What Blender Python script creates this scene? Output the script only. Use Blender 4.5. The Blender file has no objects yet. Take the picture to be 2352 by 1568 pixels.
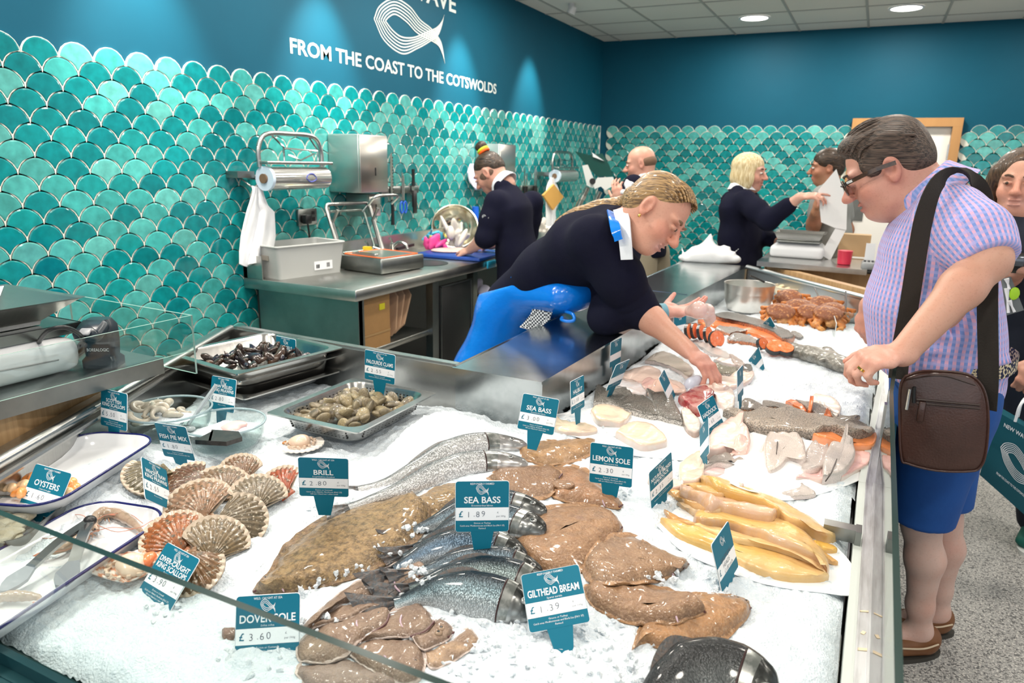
import bpy, math, random
import numpy as np
from mathutils import Vector, Matrix, Euler, Quaternion
R_ = math.radians
pi = math.pi
random.seed(7); rng = np.random.default_rng(7)
SC = bpy.context.scene
COL = SC.collection
# ------------------------------------------------------------------ camera
W_, H_ = 2352, 1568
F_ = 1646.1
YAW, PITCH, ROLL = R_(26.09), R_(14.037), R_(1.227)
CAM = np.array([0, 0, 1.65])
_f = np.array([-math.sin(YAW)*math.cos(PITCH), math.cos(YAW)*math.cos(PITCH), -math.sin(PITCH)])
_r = np.array([math.cos(YAW), math.sin(YAW), 0.0]); _u = np.cross(_r, _f)
_r, _u = math.cos(ROLL)*_r + math.sin(ROLL)*_u, -math.sin(ROLL)*_r + math.cos(ROLL)*_u
cd = bpy.data.cameras.new('camera'); cam = bpy.data.objects.new('camera', cd); COL.objects.link(cam)
cd.sensor_width = 36; cd.lens = F_/W_*36; cd.clip_start = 0.02
cam.matrix_world = Matrix(((_r[0], _u[0], -_f[0], CAM[0]), (_r[1], _u[1], -_f[1], CAM[1]), (_r[2], _u[2], -_f[2], CAM[2]), (0, 0, 0, 1)))
cd.dof.use_dof = True; cd.dof.focus_distance = 1.75; cd.dof.aperture_fstop = 5.6
SC.camera = cam
SC.view_settings.view_transform = 'Standard'; SC.view_settings.look = 'None'
SC.view_settings.gamma = 1; SC.view_settings.exposure = EXPOSURE = -0.05
wd = bpy.data.worlds.new('world'); SC.world = wd; wd.use_nodes = True
wd.node_tree.nodes['Background'].inputs[0].default_value = (0.86, 0.93, 1.0, 1)
wd.node_tree.nodes['Background'].inputs[1].default_value = 0.35
CEIL = 3.089; WX = -3.159; BY = 8.812; TZ = 2.11; TW = 0.15436

def area(name, loc, size, power, color=(1, .95, .88), rot=(0, 0, 0), size_y=None, spread=None, shape=None):
    l = bpy.data.lights.new(name, 'AREA'); l.energy = power; l.color = color; l.size = size
    if size_y: l.shape = 'RECTANGLE'; l.size_y = size_y
    if shape: l.shape = shape
    if spread: l.spread = spread
    o = bpy.data.objects.new(name, l); o.location = loc; o.rotation_euler = rot; COL.objects.link(o); return o
# the shop front behind the photographer: daylight through its glass
area('shopfront_daylight', (0.9, -2.3, 1.9), 4.6, 52, (0.93, 0.97, 1.0), (R_(80), 0, R_(6)), 2.6)
area('side_daylight', (3.4, 2.2, 1.9), 4.5, 24, (0.95, 0.98, 1.0), (R_(90), 0, R_(90)), 2.2)
def spot(name, loc, to, power, ang=60, blend=.8, color=(1, .93, .82), r=.05):
    l = bpy.data.lights.new(name, 'SPOT'); l.energy = power; l.color = color; l.spot_size = R_(ang); l.spot_blend = blend; l.shadow_soft_size = r
    o = bpy.data.objects.new(name, l); o.location = loc; COL.objects.link(o)
    o.rotation_euler = (Vector(to)-Vector(loc)).to_track_quat('-Z', 'Y').to_euler(); return o

# ------------------------------------------------------------------ pixel -> place
def ray(px, py): return (px-W_/2)/F_*_r - (py-H_/2)/F_*_u + _f
def P(px, py, z):
    v = ray(px, py); return CAM + v*((z-CAM[2])/v[2])
def PY(px, py, y):
    v = ray(px, py); return CAM + v*(y/v[1])
def PX(px, py, x):
    v = ray(px, py); return CAM + v*(x/v[0])

# ------------------------------------------------------------------ mesh helpers
def A(x): return np.asarray(x, float)
def nrm(v): v = A(v); return v/(np.linalg.norm(v)+1e-12)
def J(*parts):
    V, Fs, n = [], [], 0
    for v, f in parts:
        V.append(A(v)); Fs += [tuple(i+n for i in q) for q in f]; n += len(v)
    return np.concatenate(V), Fs
def xf(vf, M=None, loc=None, rz=0, rot=None, s=1):
    V = A(vf[0])*s
    if rot is not None: V = V @ A(Euler(rot).to_matrix()).T
    if rz: c, q = math.cos(rz), math.sin(rz); V = V @ A([[c, q, 0], [-q, c, 0], [0, 0, 1]])
    if M is not None: V = V @ A(M)[:3, :3].T + (A(M)[:3, 3] if A(M).shape[0] == 4 else 0)
    if loc is not None: V = V + A(loc)
    return V, vf[1]
def box(c, s, rz=0):
    x, y, z = A(s)/2
    V = A([(-x, -y, -z), (x, -y, -z), (x, y, -z), (-x, y, -z), (-x, -y, z), (x, -y, z), (x, y, z), (-x, y, z)])
    return xf((V, [(3, 2, 1, 0), (4, 5, 6, 7), (0, 1, 5, 4), (1, 2, 6, 5), (2, 3, 7, 6), (3, 0, 4, 7)]), rz=rz, loc=c)
def rr(w, h, r, n=5):
    o = []
    for cx, cy, a in ((w/2-r, h/2-r, 0), (-w/2+r, h/2-r, pi/2), (-w/2+r, -h/2+r, pi), (w/2-r, -h/2+r, 1.5*pi)):
        for i in range(n+1):
            t = a+i/n*pi/2; o.append((cx+r*math.cos(t), cy+r*math.sin(t)))
    return A(o)
def ring3(w, h, r, z, n=5): q = rr(w, h, r, n); return np.c_[q, np.full(len(q), z)]
def loft(rings, closed=True, cap=True):
    n = len(rings[0]); V = np.concatenate([A(r) for r in rings]); Fs = []
    for k in range(len(rings)-1):
        for i in range(n if closed else n-1):
            j = (i+1) % n; Fs.append((k*n+i, k*n+j, (k+1)*n+j, (k+1)*n+i))
    if cap and closed:
        Fs.append(tuple(range(n-1, -1, -1))); m = (len(rings)-1)*n; Fs.append(tuple(m+i for i in range(n)))
    return V, Fs
def rbox(c, s, r=.01, ch=.004, rz=0, n=4):
    w, d, h = s; out = []
    for z, ins in ((-h/2, ch), (-h/2+ch, 0), (h/2-ch, 0), (h/2, ch)):
        q = rr(w-2*ins, d-2*ins, max(r-ins, .0005), n); out.append(np.c_[q, np.full(len(q), z)])
    return xf(loft(out), rz=rz, loc=c)
def prism(poly, z0, z1, ch=0):
    p = A(poly); rs = []
    if ch:
        c = p.mean(0); q = c+(p-c)*(1-ch/np.linalg.norm(p-c, axis=1).mean())
        rs = [np.c_[q, np.full(len(p), z0)], np.c_[p, np.full(len(p), z0+ch)], np.c_[p, np.full(len(p), z1-ch)], np.c_[q, np.full(len(p), z1)]]
    else: rs = [np.c_[p, np.full(len(p), z0)], np.c_[p, np.full(len(p), z1)]]
    return loft(rs)
def frames(pts):
    p = A(pts); n = len(p); t = np.zeros_like(p)
    t[1:-1] = p[2:]-p[:-2]; t[0] = p[1]-p[0]; t[-1] = p[-1]-p[-2]
    t /= np.linalg.norm(t, axis=1)[:, None]+1e-12
    a = A([0, 0, 1]) if abs(t[0][2]) < .9 else A([1, 0, 0])
    u = nrm(np.cross(t[0], a)); U = [u]
    for i in range(1, n):
        u = u-t[i]*(u@t[i]); u = nrm(u); U.append(u)
    U = A(U); return t, U, np.cross(t, U)
def tube(pts, r, n=10, cap=True, closed=False):
    pts = A(pts); t, U, B = frames(pts); r = np.broadcast_to(A(r), (len(pts),))
    a = np.arange(n)/n*2*pi
    rings = [pts[i]+r[i]*(np.cos(a)[:, None]*U[i]+np.sin(a)[:, None]*B[i]) for i in range(len(pts))]
    V, Fs = loft(rings, cap=cap and not closed)
    if closed:
        m = len(pts)-1; Fs += [(m*n+i, m*n+(i+1) % n, (i+1) % n, i) for i in range(n)]
    return V, Fs
def strap(pts, nr, w, th=.003):
    """flat band along pts; nr = width direction per point (or one)"""
    p = A(pts); nr = np.broadcast_to(A(nr), p.shape); t = np.gradient(p, axis=0); rings = []
    for i in range(len(p)):
        tt = nrm(t[i]); a = nrm(nr[i]-tt*(nr[i]@tt)); b = np.cross(tt, a)
        rings.append([p[i]+a*w/2+b*th/2, p[i]-a*w/2+b*th/2, p[i]-a*w/2-b*th/2, p[i]+a*w/2-b*th/2])
    return loft(rings)
def lathe(prof, n=32, c=(0, 0, 0), cap=True):
    a = np.arange(n)/n*2*pi
    return xf(loft([np.c_[r*np.cos(a), r*np.sin(a), np.full(n, z)] for r, z in prof], cap=cap), loc=c)
def spline(pts, n=8):
    p = A(pts); q = np.vstack([2*p[0]-p[1], p, 2*p[-1]-p[-2]]); o = []
    for i in range(1, len(q)-2):
        for k in range(n):
            t = k/n; a, b, c, d = q[i-1:i+3]
            o.append(.5*((2*b)+(-a+c)*t+(2*a-5*b+4*c-d)*t*t+(-a+3*b-3*c+d)*t**3))
    o.append(p[-1]); return A(o)
def resample(pts, n):
    p = A(pts); d = np.r_[0, np.cumsum(np.linalg.norm(np.diff(p, axis=0), axis=1))]
    s = np.linspace(0, d[-1], n); return np.stack([np.interp(s, d, p[:, k]) for k in range(p.shape[1])], 1)
def ellip(c, r, n=16, m=10, rot=None):
    a = np.arange(n)/n*2*pi; rings = []
    for i in range(m+1):
        t = -pi/2+pi*i/m; q = max(math.cos(t), 1e-3)
        rings.append(np.c_[np.cos(a)*q*r[0], np.sin(a)*q*r[1], np.full(n, math.sin(t)*r[2])])
    return xf(loft(rings), rot=rot, loc=c)
def sheet(G, th):
    """grid of points (n,m,3) -> closed slab of thickness th below"""
    G = A(G); n, m = G.shape[:2]
    du = np.gradient(G, axis=0); dv = np.gradient(G, axis=1); N = np.cross(du, dv); N /= np.linalg.norm(N, axis=2)[..., None]+1e-12
    if N[..., 2].mean() < 0: N = -N
    T = th if np.ndim(th) == 0 else A(th)[..., None]
    V = np.concatenate([G.reshape(-1, 3), (G-N*T).reshape(-1, 3)]); Fs = []; o = n*m
    for i in range(n-1):
        for j in range(m-1):
            a, b, c, d = i*m+j, i*m+j+1, (i+1)*m+j+1, (i+1)*m+j; Fs += [(a, b, c, d), (o+d, o+c, o+b, o+a)]
    E = [(i*m) for i in range(n)]
    for i in range(n-1): Fs += [((i+1)*m, i*m, o+i*m, o+(i+1)*m)[::-1], (i*m+m-1, (i+1)*m+m-1, o+(i+1)*m+m-1, o+i*m+m-1)[::-1]]
    for j in range(m-1): Fs += [(j, j+1, o+j+1, o+j)[::-1], ((n-1)*m+j+1, (n-1)*m+j, o+(n-1)*m+j, o+(n-1)*m+j+1)[::-1]]
    return V, Fs

def gm(o):
    M = o.matrix_basis.copy()
    while o.parent: o = o.parent; M = o.matrix_basis @ M
    return M
def mk(name, vf, mat, parent=None, smooth=True, col=None, attr=None, world=True, auto=48, org=None):
    """one mesh object; vf=(V,F) or list of ((V,F),mat)"""
    mats = [mat]; fi = None
    if isinstance(vf, list):
        mats = []; fi = []; Vs = []
        for q, m in vf:
            if m not in mats: mats.append(m)
            fi += [mats.index(m)]*len(q[1]); Vs.append(q)
        V, Fs = J(*Vs)
    else: V, Fs = vf
    V = A(V); me = bpy.data.meshes.new(name); o = bpy.data.objects.new(name, me)
    if parent is not None:
        o.parent = parent
        if world:
            Mi = A(gm(parent).inverted()); V = V @ Mi[:3, :3].T + Mi[:3, 3]
    elif world:
        lo, hi = V.min(0), V.max(0); b = A([(lo[0]+hi[0])/2, (lo[1]+hi[1])/2, lo[2]]) if org is None else A(org)
        V = V-b; o.location = b
    if isinstance(Fs, np.ndarray):
        nf = len(Fs); me.vertices.add(len(V)); me.vertices.foreach_set('co', V.astype(np.float32).ravel())
        me.loops.add(nf*4); me.loops.foreach_set('vertex_index', Fs.astype(np.int32).ravel())
        me.polygons.add(nf); me.polygons.foreach_set('loop_start', np.arange(nf, dtype=np.int32)*4)
        me.update(calc_edges=True)
    else: me.from_pydata(V.tolist(), [], [tuple(q) for q in Fs])
    for m in mats: me.materials.append(m)
    if fi is not None: me.polygons.foreach_set('material_index', fi)
    if smooth:
        me.polygons.foreach_set('use_smooth', [True]*len(me.polygons))
        if auto: me.set_sharp_from_angle(angle=R_(auto))
    if col is not None:
        a = me.color_attributes.new('Col', 'FLOAT_COLOR', 'POINT'); c = np.ones((len(V), 4), np.float32); c[:, :3] = col; a.data.foreach_set('color', c.ravel())
    if attr is not None:
        for k, v in attr.items():
            a = me.attributes.new(k, 'FLOAT_VECTOR', 'POINT'); a.data.foreach_set('vector', A(v).astype(np.float32).ravel())
    me.validate(); me.update(); COL.objects.link(o); return o
def tag(o, label, cat, group=None, kind=None):
    if label: o['label'] = label
    if cat: o['category'] = cat
    if group: o['group'] = group
    if kind: o['kind'] = kind
    return o
def thing(name, label, cat, loc=(0, 0, 0), rz=0, group=None):
    o = bpy.data.objects.new(name, None); o.empty_display_size = .05; o.location = loc; o.rotation_euler = (0, 0, rz); COL.objects.link(o)
    return tag(o, label, cat, group)
def struct(name, vf, mat, label=None, cat=None, **k):
    o = mk(name, vf, mat, **k); tag(o, label or name.replace('_', ' '), cat or name.split('_')[0], kind='structure'); return o
def dup(o, M=None, label=None, parent=None):
    c = o.copy(); COL.objects.link(c)
    if parent is not None: c.parent = parent
    if M is not None: c.matrix_basis = M
    if label: c['label'] = label
    for ch in o.children: dup(ch, parent=c)
    return c
def setlabel(o, l): o['label'] = l; return o

# ------------------------------------------------------------------ materials
_M = {}
def srgb(h):
    if isinstance(h, str): h = [int(h[i:i+2], 16)/255 for i in (0, 2, 4)]
    return tuple(c/12.92 if c <= .04045 else ((c+.055)/1.055)**2.4 for c in h)
def mat(name, c=(.8, .8, .8), rough=.5, metal=0, spec=.5, vcol=False, noise=None, noise2=None, bump=None, trans=0, ior=1.45, sss=0, coat=0, emit=None, aniso=None, alpha=1, sheen=0, build=None, coord='Object'):
    """noise=(scale, amount, colour[, detail, stretch]) mixes a second colour through noise; bump=(scale, strength[, kind])"""
    if name in _M: return _M[name]
    m = bpy.data.materials.new(name); m.use_nodes = True; nt = m.node_tree; N, L = nt.nodes, nt.links
    b = N['Principled BSDF']; I = b.inputs
    if isinstance(c, str): c = srgb(c)
    I['Base Color'].default_value = (*c, 1); I['Roughness'].default_value = rough; I['Metallic'].default_value = metal
    I['Specular IOR Level'].default_value = spec; I['IOR'].default_value = ior; I['Transmission Weight'].default_value = trans
    I['Alpha'].default_value = alpha
    if sss: I['Subsurface Weight'].default_value = sss; I['Subsurface Radius'].default_value = (.012, .006, .004); I['Subsurface Scale'].default_value = 1
    if coat: I['Coat Weight'].default_value = coat; I['Coat Roughness'].default_value = .08
    if sheen: I['Sheen Weight'].default_value = sheen
    if emit: I['Emission Color'].default_value = (*emit[0], 1); I['Emission Strength'].default_value = emit[1]
    tc = N.new('ShaderNodeTexCoord'); out = None
    if vcol:
        a = N.new('ShaderNodeAttribute'); a.attribute_name = 'Col'; out = a.outputs['Color']
    def nz(spec_, prev):
        sc, amt, c2 = spec_[:3]; det = spec_[3] if len(spec_) > 3 else 4
        t = N.new('ShaderNodeTexNoise'); t.inputs['Scale'].default_value = sc; t.inputs['Detail'].default_value = det; t.inputs['Roughness'].default_value = .6
        src = tc.outputs[coord]
        if len(spec_) > 4:
            mp = N.new('ShaderNodeMapping'); mp.inputs['Scale'].default_value = spec_[4]; L.new(src, mp.inputs[0]); src = mp.outputs[0]
        L.new(src, t.inputs['Vector'])
        r = N.new('ShaderNodeMapRange'); lo = spec_[5] if len(spec_) > 5 else .4; hi = spec_[6] if len(spec_) > 6 else .62
        r.inputs['From Min'].default_value = lo; r.inputs['From Max'].default_value = hi; r.inputs['To Max'].default_value = amt; L.new(t.outputs[0], r.inputs[0])
        x = N.new('ShaderNodeMix'); x.data_type = 'RGBA'; L.new(r.outputs[0], x.inputs[0])
        if prev is not None: L.new(prev, x.inputs[6])
        else: x.inputs[6].default_value = (*c, 1)
        cc = srgb(c2) if isinstance(c2, str) else c2; x.inputs[7].default_value = (*cc, 1); return x.outputs[2]
    if noise: out = nz(noise, out)
    if noise2: out = nz(noise2, out)
    if out is not None: L.new(out, I['Base Color'])
    if bump:
        sc, st = bump[:2]; kind = bump[2] if len(bump) > 2 else 'noise'
        src = tc.outputs[coord]
        if len(bump) > 3:
            mp = N.new('ShaderNodeMapping'); mp.inputs['Scale'].default_value = bump[3]; L.new(src, mp.inputs[0]); src = mp.outputs[0]
        if kind == 'noise': t = N.new('ShaderNodeTexNoise'); t.inputs['Detail'].default_value = 5
        else: t = N.new('ShaderNodeTexVoronoi')
        t.inputs['Scale'].default_value = sc; L.new(src, t.inputs['Vector'])
        bp = N.new('ShaderNodeBump'); bp.inputs['Strength'].default_value = st; bp.inputs['Distance'].default_value = .01
        L.new(t.outputs[0], bp.inputs['Height']); L.new(bp.outputs[0], I['Normal'])
    if build: build(nt, b, tc)
    _M[name] = m; return m
STEEL = mat('brushed_steel', '#b9b9b6'[1:], .27, 1, noise=(14, .35, (.36, .36, .35), 3, (1, 30, 1)), bump=(60, .02, 'noise', (1, 40, 1)))
STEELD = mat('worn_steel', '8f928f', .33, 1, noise=(9, .5, (.2, .21, .21), 4), bump=(50, .03))
CHROME = mat('polished_steel', 'd8d8d6', .1, 1)
BLACK = mat('black_plastic', (.012, .012, .013), .4)
WHITEP = mat('white_plastic', (.75, .76, .78), .35)
def glassmat(name, tint=(.93, .98, .96), rough=.0):
    return mat(name, tint, rough, trans=1, ior=1.5)
GLASS = glassmat('clear_glass')
GEDGE = mat('green_glass_edge', (.008, .05, .042), .15, trans=.25, ior=1.5)

# ------------------------------------------------------------------ sculpting: signed distance field -> one smooth surface
class Sculpt:
    def __init__(s, k=.02): s.p = []; s.k = k
    def add(s, kind, prm, col=None, k=None, op='+', lab=0): s.p.append((kind, prm, col, s.k if k is None else k, op, lab)); return s
    def cap(s, a, b, ra, rb=None, col=None, k=None, op='+', lab=0): return s.add('cap', (A(a), A(b), ra, ra if rb is None else rb), col, k, op, lab)
    def chain(s, pts, rs, col=None, k=None, lab=0):
        for i in range(len(pts)-1): s.cap(pts[i], pts[i+1], rs[i], rs[i+1], col, k, lab=lab)
        return s
    def ell(s, c, r, rot=None, col=None, k=None, op='+', lab=0):
        Rm = np.eye(3) if rot is None else (A(rot) if np.ndim(rot) == 2 else A(Euler(rot).to_matrix()))
        return s.add('ell', (A(c), A(r)*np.ones(3), Rm), col, k, op, lab)
    def ecap(s, a, b, ra, rb, side, col=None, k=None, op='+', lab=0):
        """tapered capsule of elliptical section: ra, rb = (half width along side, half depth)"""
        return s.add('ecap', (A(a), A(b), A(ra), A(rb), nrm(side)), col, k, op, lab)
    def box(s, c, h, rot=None, r=.01, col=None, k=None, op='+', lab=0):
        Rm = np.eye(3) if rot is None else (A(rot) if np.ndim(rot) == 2 else A(Euler(rot).to_matrix()))
        return s.add('box', (A(c), A(h), Rm, r), col, k, op, lab)
    def cut(s, pt, n): return s.add('plane', (A(pt), nrm(n)), None, .004, '&')
    @staticmethod
    def bb(kind, q):
        if kind == 'cap': return np.minimum(q[0]-q[2], q[1]-q[3]), np.maximum(q[0]+q[2], q[1]+q[3])
        if kind == 'ecap': a, b = q[2].max(), q[3].max(); return np.minimum(q[0]-a, q[1]-b), np.maximum(q[0]+a, q[1]+b)
        if kind == 'ell': r = q[1].max(); return q[0]-r, q[0]+r
        if kind == 'box': r = np.linalg.norm(q[1])+q[3]; return q[0]-r, q[0]+r
    @staticmethod
    def dist(kind, q, p):
        if kind == 'cap':
            a, b, ra, rb = q; d = b-a; t = np.clip(((p-a)@d)/(d@d+1e-12), 0, 1)
            return np.linalg.norm(p-a-t[..., None]*d, axis=-1)-(ra+(rb-ra)*t)
        if kind == 'ecap':
            a, b, ra, rb, sd = q; d = b-a; t = np.clip(((p-a)@d)/(d@d+1e-12), 0, 1); v = p-a-t[..., None]*d
            sd = nrm(sd-d*((sd@d)/(d@d+1e-12))); u = v@sd; w = np.sqrt(np.maximum((v*v).sum(-1)-u*u, 0)); R = ra+(rb-ra)*t[..., None]
            k0 = np.sqrt((u/R[..., 0])**2+(w/R[..., 1])**2); return (k0-1)*np.minimum(R[..., 0], R[..., 1])
        if kind == 'ell':
            c, r, Rm = q; v = (p-c)@Rm; k0 = np.linalg.norm(v/r, axis=-1); k1 = np.linalg.norm(v/(r*r), axis=-1)+1e-9; return k0*(k0-1)/k1
        if kind == 'box':
            c, h, Rm, r = q; v = np.abs((p-c)@Rm)-h; return np.linalg.norm(np.maximum(v, 0), axis=-1)+np.minimum(v.max(-1), 0)-r
        if kind == 'plane': return (p-q[0])@q[1]
    def mesh(s, res=.01, smooth=1, disp=None):
        bbs = [s.bb(k, q) for k, q, c, kk, op, l in s.p if op == '+']; lo = np.min([b[0] for b in bbs], 0)-3*res; hi = np.max([b[1] for b in bbs], 0)+3*res
        n = np.ceil((hi-lo)/res).astype(int)+1; D = np.full(n, .5, np.float32)
        ax = [lo[i]+res*np.arange(n[i]) for i in range(3)]
        for kind, q, c, kk, op, l in s.p:
            if op == '&':
                G = np.stack(np.meshgrid(*ax, indexing='ij'), -1); d = s.dist(kind, q, G).astype(np.float32); D = np.maximum(D, d); continue
            b0, b1 = s.bb(kind, q); m = kk+4*res
            i0 = np.clip(np.floor((b0-m-lo)/res).astype(int), 0, n); i1 = np.clip(np.ceil((b1+m-lo)/res).astype(int)+1, 0, n)
            if (i1 <= i0).any(): continue
            sl = tuple(slice(i0[i], i1[i]) for i in range(3))
            G = np.stack(np.meshgrid(*[ax[i][sl[i]] for i in range(3)], indexing='ij'), -1); d = s.dist(kind, q, G); a = D[sl]
            if op == '+': h = np.maximum(kk-np.abs(a-d), 0)/max(kk, 1e-6); D[sl] = np.minimum(a, d)-h*h*kk/4
            else: h = np.maximum(kk-np.abs(a+d), 0)/max(kk, 1e-6); D[sl] = np.maximum(a, -d)+h*h*kk/4
        ins = D < 0; nx, ny, nz = n
        cs = [(i, j, k) for i in (0, 1) for j in (0, 1) for k in (0, 1)]
        cnt = sum(ins[i:nx-1+i, j:ny-1+j, k:nz-1+k].astype(np.int8) for i, j, k in cs)
        I = np.argwhere((cnt > 0) & (cnt < 8)); idx = np.full((nx-1, ny-1, nz-1), -1, np.int64); idx[tuple(I.T)] = np.arange(len(I))
        val = {c: D[I[:, 0]+c[0], I[:, 1]+c[1], I[:, 2]+c[2]] for c in cs}; acc = np.zeros((len(I), 3)); w = np.zeros(len(I))
        for a in cs:
            for x in range(3):
                if a[x] == 0:
                    b = list(a); b[x] = 1; b = tuple(b); va, vb = val[a], val[b]; m = (va < 0) != (vb < 0); t = np.where(m, va/(va-vb+1e-12), 0)
                    q = np.tile(A(a), (len(I), 1)); q[:, x] += t; acc += q*m[:, None]; w += m
        V = lo+res*(I+acc/w[:, None]); Fs = []
        for x, (y, z) in ((0, (1, 2)), (1, (2, 0)), (2, (0, 1))):
            sa = [slice(None)]*3; sb = [slice(None)]*3; sa[x] = slice(0, -1); sb[x] = slice(1, None)
            a, b = ins[tuple(sa)], ins[tuple(sb)]; E = np.argwhere(a != b); E = E[(E[:, y] > 0) & (E[:, z] > 0) & (E[:, y] < n[y]-1) & (E[:, z] < n[z]-1)]
            fl = a[tuple(E.T)]; q = []
            for dy, dz in ((1, 1), (0, 1), (0, 0), (1, 0)):
                e = E.copy(); e[:, y] -= dy; e[:, z] -= dz; q.append(idx[tuple(e.T)])
            q = np.stack(q, 1); q[~fl] = q[~fl][:, ::-1]; Fs.append(q)
        Fs = np.concatenate(Fs)
        for _ in range(smooth):
            S = np.zeros_like(V); c = np.zeros(len(V))
            for a in range(4):
                b = (a+1) % 4; np.add.at(S, Fs[:, a], V[Fs[:, b]]); np.add.at(c, Fs[:, a], 1); np.add.at(S, Fs[:, b], V[Fs[:, a]]); np.add.at(c, Fs[:, b], 1)
            V = V*.5+.5*S/np.maximum(c, 1)[:, None]
        s.V = V
        return V, Fs
    def colors(s, base, soft=.006):
        V = s.V; n = len(V); ws = np.full(n, 1e-9); C = np.tile(A(base), (n, 1))*1e-9
        for kind, q, c, kk, op, l in s.p:
            if op == '&' or (op == '-' and c is None): continue
            d = np.abs(s.dist(kind, q, V)) if op == '-' else s.dist(kind, q, V); w = np.exp(-np.clip(d, -.002, None)/soft); ws += w; C += w[:, None]*A(base if c is None else c)
        return C/ws[:, None]
    def labels(s):
        V = s.V; best = np.full(len(V), 9.); lab = np.zeros(len(V), int)
        for kind, q, c, kk, op, l in s.p:
            if op != '+': continue
            d = s.dist(kind, q, V); m = d < best; best[m] = d[m]; lab[m] = l
        return lab
# ------------------------------------------------------------------ the room
def pane_mat(name, tint=(.93, .975, .965), k=1.0):
    m = bpy.data.materials.new(name); m.use_nodes = True; nt = m.node_tree; N, L = nt.nodes, nt.links; N.clear()
    o = N.new('ShaderNodeOutputMaterial'); t = N.new('ShaderNodeBsdfTransparent'); t.inputs[0].default_value = (*tint, 1)
    g = N.new('ShaderNodeBsdfGlossy'); g.inputs['Roughness'].default_value = .0; lw = N.new('ShaderNodeLayerWeight'); lw.inputs[0].default_value = .5
    p = N.new('ShaderNodeMath'); p.operation = 'POWER'; p.inputs[1].default_value = 5; q = N.new('ShaderNodeMath'); q.operation = 'MULTIPLY_ADD'; q.inputs[1].default_value = .96*k; q.inputs[2].default_value = .04*k
    x = N.new('ShaderNodeMixShader'); L.new(lw.outputs['Facing'], p.inputs[0]); L.new(p.outputs[0], q.inputs[0]); L.new(q.outputs[0], x.inputs[0]); L.new(t.outputs[0], x.inputs[1]); L.new(g.outputs[0], x.inputs[2]); L.new(x.outputs[0], o.inputs[0]); return m
PANE = pane_mat('clear_pane'); EDGE = mat('dark_green_glass_edge', (.012, .035, .03), .2)
BLUE = mat('deep_blue_paint', (.0018, .070, .118), .6, noise=(3, .25, (.002, .058, .10)), spec=.2)
def tile_build(nt, b, tc):
    N, L = nt.nodes, nt.links; a = N.new('ShaderNodeAttribute'); a.attribute_name = 'Col'
    t = N.new('ShaderNodeTexNoise'); t.inputs['Scale'].default_value = 26; t.inputs['Detail'].default_value = 5; L.new(tc.outputs['Object'], t.inputs['Vector'])
    r = N.new('ShaderNodeMapRange'); r.inputs[1].default_value = .3; r.inputs[2].default_value = .75; r.inputs[3].default_value = .8; r.inputs[4].default_value = 1.25; L.new(t.outputs[0], r.inputs[0])
    x = N.new('ShaderNodeVectorMath'); x.operation = 'SCALE'; L.new(a.outputs['Color'], x.inputs[0]); L.new(r.outputs[0], x.inputs['Scale']); L.new(x.outputs[0], b.inputs['Base Color'])
    bp = N.new('ShaderNodeBump'); bp.inputs['Strength'].default_value = .04; L.new(t.outputs[0], bp.inputs['Height']); L.new(bp.outputs[0], b.inputs['Normal'])
GLAZE = mat('teal_tile_glaze', rough=.16, build=tile_build, coat=.3)
BISC = mat('white_tile_edge', (.8, .78, .72), .6); GROUT = mat('pale_grout', (.62, .63, .56), .9)
PAL = [(.002, .165, .175), (.003, .19, .20), (.008, .225, .225), (.04, .29, .275), (.085, .34, .315), (.002, .148, .162), (.06, .315, .295)]
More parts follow.
